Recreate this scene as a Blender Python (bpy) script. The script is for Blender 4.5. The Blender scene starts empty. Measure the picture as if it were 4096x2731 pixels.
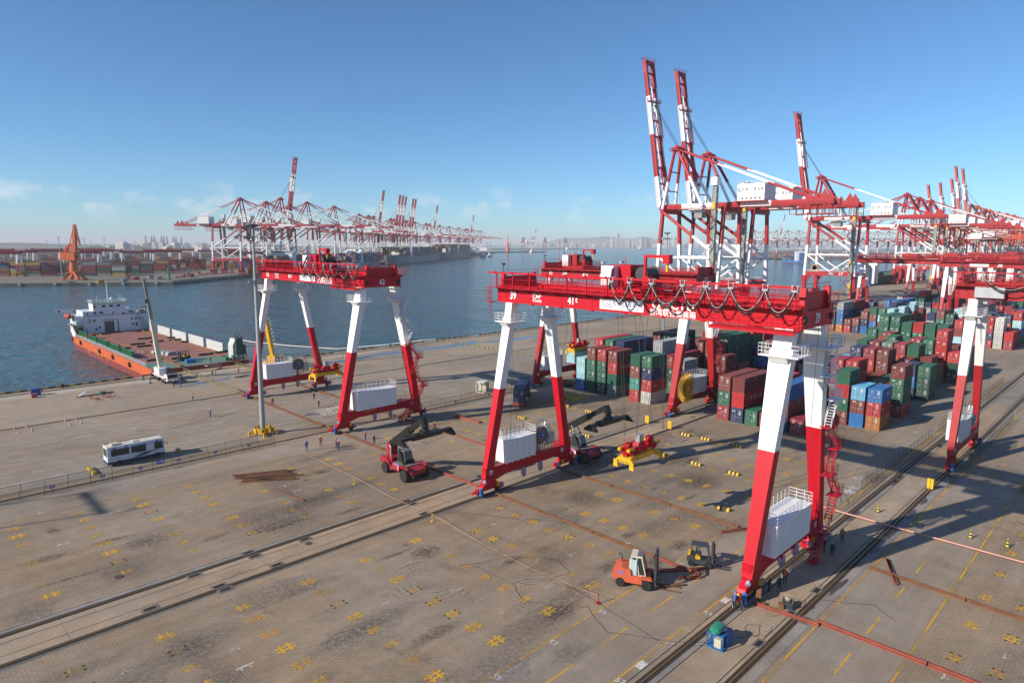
import bpy, math, random
from mathutils import Vector, Matrix
R = math.radians
random.seed(7)
SC = bpy.context.scene
COL = SC.collection

# ------------------------------------------------------------------ camera, sky, sun, exposure
cam = bpy.data.objects.new('camera', bpy.data.cameras.new('camera'))
COL.objects.link(cam)
cam.data.sensor_width = 36.0
cam.data.lens = 23.08
cam.data.clip_start = 0.5
cam.data.clip_end = 60000
ROT = ((0.709333, 0.099249, -0.697851), (-0.704847, 0.108378, -0.701031), (0.006055, 0.989143, 0.146832))
cam.matrix_world = Matrix.Translation((0, 0, 34)) @ Matrix(ROT).to_4x4()
SC.camera = cam

SUN_EL, SUN_AZ = 28.0, 162.0            # the sun stands over -x, a little towards +y
world = bpy.data.worlds.new('World'); SC.world = world; world.use_nodes = True
wn = world.node_tree; wn.nodes.clear()
sky = wn.nodes.new('ShaderNodeTexSky'); sky.sky_type = 'NISHITA'; sky.sun_disc = False
sky.sun_elevation = R(SUN_EL); sky.sun_rotation = R(90 - SUN_AZ)
sky.altitude = 0; sky.air_density = 0.8; sky.dust_density = 0.25; sky.ozone_density = 6.0
bg = wn.nodes.new('ShaderNodeBackground'); bg.inputs[1].default_value = 0.118
wo = wn.nodes.new('ShaderNodeOutputWorld')
# faint cumulus low over the sea: noise on the sky direction, only near the horizon
tc = wn.nodes.new('ShaderNodeTexCoord')
mp = wn.nodes.new('ShaderNodeMapping'); mp.inputs['Scale'].default_value = (1, 1, 1.7); mp.inputs['Location'].default_value = (14.8, 5.2, 8.4); mp.inputs['Rotation'].default_value = (0, 0, R(40))
nz = wn.nodes.new('ShaderNodeTexNoise'); nz.inputs['Scale'].default_value = 17.0; nz.inputs['Detail'].default_value = 6; nz.inputs['Roughness'].default_value = .58
cr = wn.nodes.new('ShaderNodeValToRGB'); cr.color_ramp.elements[0].position = .55; cr.color_ramp.elements[1].position = .75
sx = wn.nodes.new('ShaderNodeSeparateXYZ')
m1 = wn.nodes.new('ShaderNodeMapRange'); m1.inputs[1].default_value = .022; m1.inputs[2].default_value = .045
m2 = wn.nodes.new('ShaderNodeMapRange'); m2.inputs[1].default_value = .088; m2.inputs[2].default_value = .055
mm = wn.nodes.new('ShaderNodeMath'); mm.operation = 'MULTIPLY'
mm2 = wn.nodes.new('ShaderNodeMath'); mm2.operation = 'MULTIPLY'
mm3 = wn.nodes.new('ShaderNodeMath'); mm3.operation = 'MULTIPLY'; mm3.inputs[1].default_value = .5
mix = wn.nodes.new('ShaderNodeMix'); mix.data_type = 'RGBA'; mix.inputs[7].default_value = (7.2, 6.9, 6.9, 1)
L = wn.links.new
L(tc.outputs['Generated'], mp.inputs[0]); L(mp.outputs[0], nz.inputs[0]); L(nz.outputs[0], cr.inputs[0])
L(tc.outputs['Generated'], sx.inputs[0]); L(sx.outputs[2], m1.inputs[0]); L(sx.outputs[2], m2.inputs[0])
L(m1.outputs[0], mm.inputs[0]); L(m2.outputs[0], mm.inputs[1]); L(mm.outputs[0], mm2.inputs[0]); L(cr.outputs[0], mm2.inputs[1])
L(mm2.outputs[0], mm3.inputs[0]); L(mm3.outputs[0], mix.inputs[0]); tint = wn.nodes.new('ShaderNodeMix'); tint.data_type = 'RGBA'; tint.blend_type = 'MULTIPLY'; tint.inputs[0].default_value = 1.0; tint.inputs[7].default_value = (.81, .975, .985, 1)      # a clear, slightly cyan maritime sky
L(sky.outputs[0], tint.inputs[6]); L(tint.outputs[2], mix.inputs[6]); L(mix.outputs[2], bg.inputs[0]); L(bg.outputs[0], wo.inputs[0])

sun = bpy.data.objects.new('sun', bpy.data.lights.new('sun', 'SUN')); COL.objects.link(sun)
sun.data.energy = 4.9; sun.data.angle = R(.53); sun.data.color = (1.0, .90, .77)
sd = Vector((math.cos(R(SUN_EL)) * math.cos(R(SUN_AZ)), math.cos(R(SUN_EL)) * math.sin(R(SUN_AZ)), math.sin(R(SUN_EL))))
sun.rotation_euler = sd.to_track_quat('Z', 'Y').to_euler()

SC.view_settings.view_transform = 'Standard'; SC.view_settings.look = 'None'
SC.view_settings.exposure = 0.3; SC.view_settings.gamma = 1.0; SC.view_settings.use_curve_mapping = False
HAZE = 1.0e-4
SC.render.filter_size = 1.15
SC.cycles.use_denoising = True
SC.cycles.max_bounces = 6; SC.cycles.diffuse_bounces = 2; SC.cycles.glossy_bounces = 3; SC.cycles.transparent_max_bounces = 8
SC.cycles.transmission_bounces = 3; SC.cycles.volume_bounces = 0
SC.cycles.caustics_reflective = False; SC.cycles.caustics_refractive = False
SC.cycles.use_adaptive_sampling = True; SC.cycles.adaptive_threshold = .015

# ------------------------------------------------------------------ materials
MATS = {}
def _nt(name):
    m = bpy.data.materials.new(name); m.use_nodes = True
    nt = m.node_tree; b = nt.nodes['Principled BSDF']
    return m, nt, b
def mat(name, col=None, rough=.5, metal=0.0, var=.16, scale=.9, streak=0.0, bump=0.0, spec=.5, fine=0.0, tint=None):
    """painted / plain surface: colour mottled by noise in object space, optional vertical weather streaks"""
    if name in MATS: return MATS[name]
    m, nt, b = _nt(name); N = nt.nodes.new; Lk = nt.links.new
    tcd = N('ShaderNodeTexCoord')
    n = N('ShaderNodeTexNoise'); n.inputs['Scale'].default_value = scale; n.inputs['Detail'].default_value = 7; n.inputs['Roughness'].default_value = .65
    Lk(tcd.outputs['Object'], n.inputs[0])
    r = N('ShaderNodeMapRange'); r.inputs[1].default_value = .3; r.inputs[2].default_value = .7; r.inputs[3].default_value = 1 - var; r.inputs[4].default_value = 1 + var * .6
    Lk(n.outputs[0], r.inputs[0])
    fac = r.outputs[0]
    if streak:
        mpn = N('ShaderNodeMapping'); mpn.inputs['Scale'].default_value = (2.2, 2.2, .12); Lk(tcd.outputs['Object'], mpn.inputs[0])
        n2 = N('ShaderNodeTexNoise'); n2.inputs['Scale'].default_value = 2.0; n2.inputs['Detail'].default_value = 5; Lk(mpn.outputs[0], n2.inputs[0])
        r2 = N('ShaderNodeMapRange'); r2.inputs[1].default_value = .5; r2.inputs[2].default_value = .8; r2.inputs[3].default_value = 1; r2.inputs[4].default_value = 1 - streak; Lk(n2.outputs[0], r2.inputs[0])
        mu = N('ShaderNodeMath'); mu.operation = 'MULTIPLY'; Lk(fac, mu.inputs[0]); Lk(r2.outputs[0], mu.inputs[1]); fac = mu.outputs[0]
    sc = N('ShaderNodeVectorMath'); sc.operation = 'SCALE'; sc.inputs[0].default_value = col[:3] if col else (1, 1, 1)
    if col is None:
        oi = N('ShaderNodeObjectInfo'); Lk(oi.outputs['Color'], sc.inputs[0])
    Lk(fac, sc.inputs['Scale'])
    out = sc.outputs[0]
    if tint:                                   # rust or dirt blotches of another colour
        n3 = N('ShaderNodeTexNoise'); n3.inputs['Scale'].default_value = scale * 2.3; n3.inputs['Detail'].default_value = 9; n3.inputs['Roughness'].default_value = .7; Lk(tcd.outputs['Object'], n3.inputs[0])
        r3 = N('ShaderNodeMapRange'); r3.inputs[1].default_value = tint[3]; r3.inputs[2].default_value = tint[3] + .12; r3.inputs[4].default_value = tint[4]; Lk(n3.outputs[0], r3.inputs[0])
        mx = N('ShaderNodeMix'); mx.data_type = 'RGBA'; mx.inputs[7].default_value = (*tint[:3], 1); Lk(r3.outputs[0], mx.inputs[0]); Lk(out, mx.inputs[6]); out = mx.outputs[2]
    Lk(out, b.inputs['Base Color'])
    b.inputs['Roughness'].default_value = rough; b.inputs['Metallic'].default_value = metal; b.inputs['Specular IOR Level'].default_value = spec
    if bump:
        bn = N('ShaderNodeBump'); bn.inputs['Strength'].default_value = bump; bn.inputs['Distance'].default_value = .03
        n4 = N('ShaderNodeTexNoise'); n4.inputs['Scale'].default_value = scale * 6; n4.inputs['Detail'].default_value = 4; Lk(tcd.outputs['Object'], n4.inputs[0])
        Lk(n4.outputs[0], bn.inputs['Height']); Lk(bn.outputs[0], b.inputs['Normal'])
    MATS[name] = m
    return m

RED = lambda: mat('crane_red', (.50, .006, .018), .45, spec=.3, var=.10, scale=.35, streak=.12)
RED2 = lambda: mat('crane_red_old', (.38, .014, .020), .5, spec=.35, var=.16, scale=.3, streak=.25)
RED3 = lambda: mat('crane_maroon', (.32, .014, .028), .55, var=.15, scale=.15, streak=.2)
ORG = lambda: mat('crane_orange_red', (.50, .050, .018), .5, var=.15, scale=.15, streak=.2)
WHT = lambda: mat('crane_white', (.80, .80, .80), .42, var=.05, scale=.4, streak=.07)
WHT2 = lambda: mat('white_weathered', (.70, .70, .69), .5, var=.10, scale=.4, streak=.16)
GRT = lambda: mat('grating', (.18, .17, .16), .6, var=.2)
BLK = lambda: mat('black_rubber', (.018, .018, .019), .62, var=.3, scale=3)
DRK = lambda: mat('dark_steel', (.05, .05, .055), .5, var=.25)
STL = lambda: mat('galvanised_steel', (.42, .43, .44), .45, metal=.5, var=.15)
YEL = lambda: mat('machine_yellow', (.72, .40, .012), .42, var=.14, scale=1.2, streak=.15)
BLU = lambda: mat('motor_blue', (.03, .16, .50), .4, var=.15)
RUST = lambda: mat('rusty_steel', (.19, .085, .04), .8, var=.35, scale=.8, bump=.3)
RUSTR = lambda: mat('red_oxide_steel', (.30, .075, .045), .75, var=.3, scale=.7, tint=(.16, .08, .05, .55, .7))
GLS = lambda: mat('dark_glass', (.02, .028, .032), .08, var=.1, spec=.8)
ROPE = lambda: mat('wire_rope', (.07, .07, .07), .6, var=.2)

# ------------------------------------------------------------------ mesh builder
class MB:
    def __init__(s): s.v = []; s.f = []; s.m = []
    def add(s, vs, fs, m=0):
        k = len(s.v); s.v.extend([tuple(p) for p in vs]); s.f.extend([tuple(i + k for i in q) for q in fs]); s.m.extend([m] * len(fs)); return s
    def box(s, x0, x1, y0, y1, z0, z1, m=0):
        return s.add([(x0, y0, z0), (x1, y0, z0), (x1, y1, z0), (x0, y1, z0), (x0, y0, z1), (x1, y0, z1), (x1, y1, z1), (x0, y1, z1)],
                     [(3, 2, 1, 0), (4, 5, 6, 7), (0, 1, 5, 4), (1, 2, 6, 5), (2, 3, 7, 6), (3, 0, 4, 7)], m)
    def loft(s, rings, m=0, caps=True):
        n = len(rings[0]); vs = [p for r in rings for p in r]; fs = []
        for k in range(len(rings) - 1):
            for i in range(n):
                j = (i + 1) % n; fs.append((k * n + i, k * n + j, (k + 1) * n + j, (k + 1) * n + i))
        if caps: fs.append(tuple(range(n - 1, -1, -1))); fs.append(tuple((len(rings) - 1) * n + i for i in range(n)))
        return s.add(vs, fs, m)
    def _fr(s, a, b, up=(0, 0, 1)):
        a = Vector(a); b = Vector(b); d = (b - a).normalized(); u = Vector(up)
        if abs(d.dot(u)) > .98: u = Vector((1, 0, 0))
        x = d.cross(u).normalized(); y = x.cross(d).normalized(); return a, b, x, y
    def beam(s, a, b, w, h, m=0, w2=None, h2=None, up=(0, 0, 1)):
        a, b, x, y = s._fr(a, b, up); w2 = w if w2 is None else w2; h2 = h if h2 is None else h2
        r = lambda p, ww, hh: [p - x * ww / 2 - y * hh / 2, p + x * ww / 2 - y * hh / 2, p + x * ww / 2 + y * hh / 2, p - x * ww / 2 + y * hh / 2]
        return s.loft([r(a, w, h), r(b, w2, h2)], m)
    def tube(s, a, b, r, n=6, m=0, r2=None):
        a, b, x, y = s._fr(a, b); r2 = r if r2 is None else r2
        c = lambda p, q: [p + (x * math.cos(2 * math.pi * i / n) + y * math.sin(2 * math.pi * i / n)) * q for i in range(n)]
        return s.loft([c(a, r), c(b, r2)], m)
    def path(s, pts, r, n=5, m=0):
        P = [Vector(p) for p in pts]; rings = []
        for i, p in enumerate(P):
            d = (P[min(i + 1, len(P) - 1)] - P[max(i - 1, 0)]).normalized(); u = Vector((0, 0, 1))
            if abs(d.z) > .97: u = Vector((1, 0, 0))
            x = d.cross(u).normalized(); y = x.cross(d).normalized()
            rings.append([p + (x * math.cos(2 * math.pi * k / n) + y * math.sin(2 * math.pi * k / n)) * r for k in range(n)])
        return s.loft(rings, m)
    def lathe(s, c, ax, prof, n=20, m=0):
        """prof: (distance along ax, radius)"""
        c = Vector(c); d = Vector(ax).normalized(); _, _, x, y = s._fr(c, c + d); rings = []
        for t, q in prof: rings.append([c + d * t + (x * math.cos(2 * math.pi * i / n) + y * math.sin(2 * math.pi * i / n)) * max(q, 1e-4) for i in range(n)])
        return s.loft(rings, m)
    def prism(s, poly, ax, t0, t1, m=0):
        """poly in the two other axes (cyclic order), extruded along axis index ax"""
        def P(p, t):
            if ax == 0: return (t, p[0], p[1])
            if ax == 1: return (p[0], t, p[1])
            return (p[0], p[1], t)
        return s.loft([[P(p, t0) for p in poly], [P(p, t1) for p in poly]], m)
    def rail(s, pts, h=1.05, r=.028, step=1.6, mids=1, m=0, n=4, closed=False):
        P = [Vector(p) for p in pts]
        if closed: P.append(P[0])
        up = Vector((0, 0, h))
        for a, b in zip(P, P[1:]):
            for k in range(mids + 1): q = up * ((k + 1) / (mids + 1)); s.tube(a + q, b + q, r, n, m)
            c = max(1, round((b - a).length / step))
            for i in range(c + 1):
                p = a.lerp(b, i / c); s.tube(p, p + up, r, n, m)
        return s
    def mesh(s, name, mats, smooth=False):
        me = bpy.data.meshes.new(name); me.from_pydata(s.v, [], s.f)
        for x in (mats if isinstance(mats, (list, tuple)) else [mats]): me.materials.append(x)
        if any(s.m): me.polygons.foreach_set('material_index', s.m)
        if smooth:
            me.polygons.foreach_set('use_smooth', [True] * len(s.f)); me.set_sharp_from_angle(angle=R(38))
        me.update(); return me
    def obj(s, name, mats, parent=None, loc=None, rz=0, smooth=False):
        return mobj(name, s.mesh(name, mats, smooth), parent, loc, rz)
def mobj(name, me, parent=None, loc=None, rz=0):
    o = bpy.data.objects.new(name, me); COL.objects.link(o)
    if parent: o.parent = parent
    if loc: o.location = loc
    if rz: o.rotation_euler = (0, 0, rz)
    return o
def tag(o, label, cat, group=None, kind=None):
    if label: o['label'] = label
    if cat: o['category'] = cat
    if group: o['group'] = group
    if kind: o['kind'] = kind
    return o
def thing(name, label, cat, loc=(0, 0, 0), rz=0, group=None):
    o = bpy.data.objects.new(name, None); COL.objects.link(o); o.location = loc; o.rotation_euler = (0, 0, rz); o.empty_display_size = .5
    return tag(o, label, cat, group)
def itertools_pairs(p): return list(zip(p, p[1:] + p[:1]))
def structure(name, mb, mats, **k):
    o = mb.obj(name, mats, **k); o['kind'] = 'structure'; return o
def dup(root, loc=None, rz=None, label=None, group=None, color=None):
    kids = {}
    for c in ALLKIDS(root): kids.setdefault(c.parent, []).append(c)
    def cp(o, par):
        n = o.copy(); COL.objects.link(n); n.parent = par
        if color is not None: n.color = color
        for c in kids.get(o, []): cp(c, n)
        return n
    r = cp(root, None)
    if loc is not None: r.location = loc
    if rz is not None: r.rotation_euler = (0, 0, rz)
    if label: r['label'] = label
    if group: r['group'] = group
    return r
def ALLKIDS(o): return list(o.children_recursive)
TMP = bpy.data.scenes.new('bake'); TMPL = TMP.view_layers[0]
def baked(o):
    """evaluate one object on its own in a side scene, return the plain mesh"""
    TMP.collection.objects.link(o); TMPL.update(); me = bpy.data.meshes.new_from_object(o.evaluated_get(TMPL.depsgraph)); bpy.data.objects.remove(o); return me
_TX = {}
def text_mesh(s, h, material, bold=.012):
    k = (s, h, material.name, bold)
    if k in _TX: return _TX[k]
    c = bpy.data.curves.new('lettering', 'FONT'); c.body = s; c.size = h * 1.38; c.align_x = 'CENTER'; c.align_y = 'CENTER'; c.extrude = .004; c.offset = bold * h; c.resolution_u = 2
    o = bpy.data.objects.new('tmp', c); me = baked(o); bpy.data.curves.remove(c)
    me.materials.clear(); me.materials.append(material); _TX[k] = me
    return me
FACE = {'-x': Matrix(((0, 0, -1), (-1, 0, 0), (0, 1, 0))), '-y': Matrix(((1, 0, 0), (0, 0, -1), (0, 1, 0))), '+z': Matrix.Identity(3),
        '+y': Matrix(((-1, 0, 0), (0, 0, 1), (0, 1, 0))), '+x': Matrix(((0, 0, 1), (1, 0, 0), (0, 1, 0)))}
def text(s, h, pos, facing, parent, material, name='lettering', sx=1.0, rz=0, bold=.012):
    o = mobj(name, text_mesh(s, h, material, bold), parent)
    m = Matrix(FACE[facing]).to_4x4()
    if rz: m = m @ Matrix.Rotation(rz, 4, 'Z')
    o.matrix_local = Matrix.Translation(pos) @ m @ Matrix.Diagonal((sx, 1, 1, 1))
    return o
ORD = ['first', 'second', 'third', 'fourth', 'fifth', 'sixth', 'seventh', 'eighth', 'ninth', 'tenth', 'eleventh', 'twelfth', 'thirteenth', 'fourteenth', 'fifteenth', 'sixteenth', 'seventeenth', 'eighteenth', 'nineteenth', 'twentieth', 'twenty-first', 'twenty-second', 'twenty-third', 'twenty-fourth', 'twenty-fifth', 'twenty-sixth', 'twenty-seventh', 'twenty-eighth', 'twenty-ninth', 'thirtieth']

# ------------------------------------------------------------------ ground materials (world-space procedural)
def ground_mat(name, base, brick=None, stains=.5, crack=0.0, rough=.85, big=.05, patch=None):
    if name in MATS: return MATS[name]
    m, nt, b = _nt(name); N = nt.nodes.new; Lk = nt.links.new
    g = N('ShaderNodeNewGeometry'); P = g.outputs['Position']
    def noise(sc, det=6, ro=.6, vec=P, lo=.35, hi=.65, a=0., c=1.):
        n = N('ShaderNodeTexNoise'); n.inputs['Scale'].default_value = sc; n.inputs['Detail'].default_value = det; n.inputs['Roughness'].default_value = ro; Lk(vec, n.inputs[0])
        r = N('ShaderNodeMapRange'); r.inputs[1].default_value = lo; r.inputs[2].default_value = hi; r.inputs[3].default_value = a; r.inputs[4].default_value = c; Lk(n.outputs[0], r.inputs[0]); return r.outputs[0]
    def mul(a, c):
        q = N('ShaderNodeMath'); q.operation = 'MULTIPLY'
        for i, x in enumerate((a, c)):
            if isinstance(x, (int, float)): q.inputs[i].default_value = x
            else: Lk(x, q.inputs[i])
        return q.outputs[0]
    f = mul(noise(big, 5, .55, a=.86, c=1.12), noise(.45, 8, .7, a=.86, c=1.10))
    # streaks along the traffic direction
    mp = N('ShaderNodeMapping'); mp.inputs['Scale'].default_value = (.035, .55, 1); Lk(P, mp.inputs[0])
    f = mul(f, noise(1.0, 6, .6, mp.outputs[0], a=.90, c=1.07))
    # oil stains and tyre dirt: dark blotches
    f = mul(f, noise(.11, 9, .72, lo=.585, hi=.74, a=1.0, c=1 - stains))
    f = mul(f, noise(1.3, 7, .7, lo=.62, hi=.80, a=1.0, c=1 - stains * .8))
    f = mul(f, noise(7.0, 4, .6, lo=.3, hi=.7, a=.82, c=1.14)); f = mul(f, noise(2.2, 8, .75, lo=.56, hi=.70, a=1.0, c=1 - stains * .45)); f = mul(f, noise(.028, 6, .6, lo=.4, hi=.62, a=1.04, c=.86))
    hue = noise(.07, 4, .6)
    mx = N('ShaderNodeMix'); mx.data_type = 'RGBA'; mx.inputs[6].default_value = (*base, 1); mx.inputs[7].default_value = (base[0] * 1.04, base[1] * .93, base[2] * .80, 1); Lk(hue, mx.inputs[0])
    if brick:
        bt = N('ShaderNodeTexBrick'); bt.inputs['Color1'].default_value = (1, 1, 1, 1); bt.inputs['Color2'].default_value = (.86, .85, .85, 1); bt.inputs['Mortar'].default_value = (.42, .40, .38, 1)
        bt.inputs['Scale'].default_value = 1.0; bt.inputs['Brick Width'].default_value = brick; bt.inputs['Row Height'].default_value = brick * .5; bt.inputs['Mortar Size'].default_value = .022
        mp2 = N('ShaderNodeMapping'); mp2.inputs['Rotation'].default_value = (0, 0, R(45)); Lk(P, mp2.inputs[0]); Lk(mp2.outputs[0], bt.inputs[0])
        mb = N('ShaderNodeMix'); mb.data_type = 'RGBA'; mb.blend_type = 'MULTIPLY'; mb.inputs[0].default_value = .7; Lk(mx.outputs[2], mb.inputs[6]); Lk(bt.outputs[0], mb.inputs[7]); src = mb.outputs[2]
    else: src = mx.outputs[2]
    sc = N('ShaderNodeVectorMath'); sc.operation = 'SCALE'; Lk(src, sc.inputs[0]); Lk(f, sc.inputs['Scale']); Lk(sc.outputs[0], b.inputs['Base Color'])
    b.inputs['Roughness'].default_value = rough; b.inputs['Specular IOR Level'].default_value = .3
    bn = N('ShaderNodeBump'); bn.inputs['Strength'].default_value = .35; bn.inputs['Distance'].default_value = .02
    nn = N('ShaderNodeTexNoise'); nn.inputs['Scale'].default_value = 3.0; nn.inputs['Detail'].default_value = 8; Lk(P, nn.inputs[0]); Lk(nn.outputs[0], bn.inputs['Height']); Lk(bn.outputs[0], b.inputs['Normal'])
    MATS[name] = m; return m
PAVE = ground_mat('block_paving', (.345, .282, .213), brick=.42, stains=.62)
ROAD = ground_mat('concrete_road', (.308, .266, .219), stains=.38, big=.03)
APRON = ground_mat('quay_concrete', (.345, .291, .23), stains=.40, big=.035)
SLAB = ground_mat('rail_slab_concrete', (.365, .293, .218), stains=.36, big=.09)
SLABG = ground_mat('grey_kerb_concrete', (.27, .26, .245), stains=.3, big=.2)
FARLAND = ground_mat('far_ground', (.20, .185, .165), stains=.3, big=.004)
def paint_mat(name, col, wear=.5):
    if name in MATS: return MATS[name]
    m, nt, b = _nt(name); N = nt.nodes.new; Lk = nt.links.new
    g = N('ShaderNodeNewGeometry'); n = N('ShaderNodeTexNoise'); n.inputs['Scale'].default_value = 3.1; n.inputs['Detail'].default_value = 8; n.inputs['Roughness'].default_value = .72; Lk(g.outputs['Position'], n.inputs[0])
    n2 = N('ShaderNodeTexNoise'); n2.inputs['Scale'].default_value = .23; n2.inputs['Detail'].default_value = 3; Lk(g.outputs['Position'], n2.inputs[0])
    ad = N('ShaderNodeMath'); ad.operation = 'ADD'; Lk(n.outputs[0], ad.inputs[0]); Lk(n2.outputs[0], ad.inputs[1])
    r = N('ShaderNodeMapRange'); r.inputs[1].default_value = .78 + wear * .22; r.inputs[2].default_value = 1.02 + wear * .22; r.inputs[3].default_value = 1; r.inputs[4].default_value = 0; Lk(ad.outputs[0], r.inputs[0])
    tr = N('ShaderNodeBsdfTransparent'); ms = N('ShaderNodeMixShader'); Lk(r.outputs[0], ms.inputs[0]); Lk(tr.outputs[0], ms.inputs[1]); Lk(b.outputs[0], ms.inputs[2])
    Lk(ms.outputs[0], nt.nodes['Material Output'].inputs[0])
    b.inputs['Base Color'].default_value = (*col, 1); b.inputs['Roughness'].default_value = .8
    MATS[name] = m; return m
PY = paint_mat('yellow_road_paint', (.60, .34, .035), .75)
PW = paint_mat('white_road_paint', (.66, .65, .62), .5)
PO = paint_mat('orange_road_paint', (.50, .23, .09), .05)
PYF = paint_mat('faded_yellow_paint', (.54, .32, .06), .4)
TYRE = paint_mat('tyre_rubber_marks', (.16, .14, .12), -.35)
def soft_mat(name, col, top=.75, edge=1.0):
    m, nt, b = _nt(name); N = nt.nodes.new; Lk = nt.links.new
    t = N('ShaderNodeTexCoord'); mp = N('ShaderNodeMapping'); mp.inputs['Location'].default_value = (-1, -1, 0); mp.inputs['Scale'].default_value = (2, 2, 0); Lk(t.outputs['Generated'], mp.inputs[0])
    ln = N('ShaderNodeVectorMath'); ln.operation = 'LENGTH'; Lk(mp.outputs[0], ln.inputs[0])
    r = N('ShaderNodeMapRange'); r.inputs[1].default_value = edge; r.inputs[2].default_value = .15; r.inputs[3].default_value = 0; r.inputs[4].default_value = 1; Lk(ln.outputs['Value'], r.inputs[0])
    g = N('ShaderNodeNewGeometry'); n = N('ShaderNodeTexNoise'); n.inputs['Scale'].default_value = 2.4; n.inputs['Detail'].default_value = 9; n.inputs['Roughness'].default_value = .78; Lk(g.outputs['Position'], n.inputs[0])
    r2 = N('ShaderNodeMapRange'); r2.inputs[1].default_value = .40; r2.inputs[2].default_value = .62; Lk(n.outputs[0], r2.inputs[0])
    a = N('ShaderNodeMath'); a.operation = 'MULTIPLY'; Lk(r.outputs[0], a.inputs[0]); Lk(r2.outputs[0], a.inputs[1]); c = N('ShaderNodeMath'); c.operation = 'MULTIPLY'; c.inputs[1].default_value = top; Lk(a.outputs[0], c.inputs[0])
    tr = N('ShaderNodeBsdfTransparent'); ms = N('ShaderNodeMixShader'); Lk(c.outputs[0], ms.inputs[0]); Lk(tr.outputs[0], ms.inputs[1]); Lk(b.outputs[0], ms.inputs[2]); Lk(ms.outputs[0], nt.nodes['Material Output'].inputs[0])
    b.inputs['Base Color'].default_value = (*col, 1); b.inputs['Roughness'].default_value = .75; MATS[name] = m; return m
DAMP = soft_mat('oily_patch', (.06, .05, .04), .72)
SCUFF = soft_mat('grey_scuff', (.16, .15, .145), .55)

# ------------------------------------------------------------------ water
m, nt, b = _nt('harbour_water'); N = nt.nodes.new; Lk = nt.links.new
b.inputs['Base Color'].default_value = (.020, .075, .105, 1); b.inputs['Roughness'].default_value = .12; b.inputs['IOR'].default_value = 1.33; b.inputs['Specular IOR Level'].default_value = .38
g = N('ShaderNodeNewGeometry')
def wv(sc, rot, st, det, dist, prev):
    mpw = N('ShaderNodeMapping'); mpw.inputs['Rotation'].default_value = (0, 0, R(rot)); mpw.inputs['Scale'].default_value = (1, .42, 1); Lk(g.outputs['Position'], mpw.inputs[0])
    n = N('ShaderNodeTexNoise'); n.inputs['Scale'].default_value = sc; n.inputs['Detail'].default_value = det; n.inputs['Roughness'].default_value = .6; Lk(mpw.outputs[0], n.inputs[0])
    bu = N('ShaderNodeBump'); bu.inputs['Strength'].default_value = st; bu.inputs['Distance'].default_value = dist; Lk(n.outputs[0], bu.inputs['Height'])
    if prev: Lk(prev, bu.inputs['Normal'])
    return bu.outputs[0]
nn = wv(.03, 25, .7, 3, 7.0, None); nn = wv(.16, -25, 1.0, 5, 2.2, nn); nn = wv(.7, 15, .9, 4, .45, nn)
Lk(nn, b.inputs['Normal'])
nv = N('ShaderNodeTexNoise'); nv.inputs['Scale'].default_value = .006; nv.inputs['Detail'].default_value = 5; Lk(g.outputs['Position'], nv.inputs[0])
mx = N('ShaderNodeMix'); mx.data_type = 'RGBA'; mx.inputs[6].default_value = (.026, .078, .096, 1); mx.inputs[7].default_value = (.038, .096, .110, 1); Lk(nv.outputs[0], mx.inputs[0]); Lk(mx.outputs[2], b.inputs['Base Color'])
WATER = m
SEA_Z = -3.6
structure('water', MB().add([(-25000, -6000, SEA_Z), (25000, -6000, SEA_Z), (25000, 25000, SEA_Z), (-25000, 25000, SEA_Z)], [(0, 1, 2, 3)]), WATER)

# ------------------------------------------------------------------ near land
QV = 182.7
structure('yard_ground', MB().box(-260, 1500, -700, QV, -9, 0), PAVE)
structure('quay_apron', MB().box(-260, 1500, 145.6, QV - .05, .0, .004), APRON)
structure('road', MB().box(-260, 1500, 109.0, 145.5, .0, .005), ROAD)
structure('truck_lane', MB().box(-260, 1500, 97.6, 106.6, .0, .004), ROAD)
structure('truck_lane', MB().box(-260, 1500, 28.2, 34.6, .0, .004), ROAD)
structure('truck_lane', MB().box(-260, 1500, 12.5, 19.2, .0, .004), ROAD)
structure('cross_road', MB().box(212, 262, -200, 106, .0, .0085), ROAD)

def slab_strip(v0, v1, cuts, u0, u1, step, rails, name):
    base = structure(name, MB().box(u0 - 240, u1 + 1300, v0, v1, 0, .006), SLABG)
    rnd = random.Random(name)
    lanes = list(zip(cuts, cuts[1:]))
    meshes = []
    for a, c in lanes:
        meshes.append(MB().box(0, step - .05, a + .03, c - .03, .006, .022).mesh('concrete_slab', SLAB if c - a > .9 else SLABG))
    k = int((u1 - u0) / step)
    for i in range(k):
        for me in meshes:
            mobj('concrete_slab', me, base, (u0 + i * step, 0, 0))
    return base
LS = slab_strip(62.7, 69.6, [62.7, 63.0, 65.0, 67.2, 68.9, 69.6], -8, 118, 9.0, None, 'rail_strip_sea_side')
RS = slab_strip(19.9, 27.0, [19.9, 20.75, 21.9, 25.2, 25.7, 26.95], 30, 174, 8.0, None, 'rail_strip_land_side')
for par, vs in ((LS, (67.2, 65.0, 62.85, 69.5)), (RS, (21.9, 25.2, 26.9))):
    for v in vs: MB().box(-250, 260, v - .045, v + .045, .016, .0235).obj('joint_groove', mat('joint_black', (.02, .018, .016), .9), par)
GROOVE = mat('rail_groove', (.035, .028, .022), .9, var=.3, scale=.4)
RAILTOP = mat('worn_rail', (.36, .22, .085), .42, metal=.55, var=.35, scale=.25)
def crane_rail(v, u0, u1, label, par_name='crane_rail'):
    t = thing(par_name, label, 'rail', ((u0 + u1) / 2, v, 0))
    h = (u1 - u0) / 2
    MB().box(-h, h, -.36, .36, .018, .027).obj('rail_trench', GROOVE, t)
    MB().box(-h, h, -.075, .075, .027, .06).box(-h, h, -.04, .04, .06, .085).obj('rail_head', RAILTOP, t)
crane_rail(63.4, -250, 1490, 'worn crane rail beneath the sea-side wheels of gantry 39')
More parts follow.
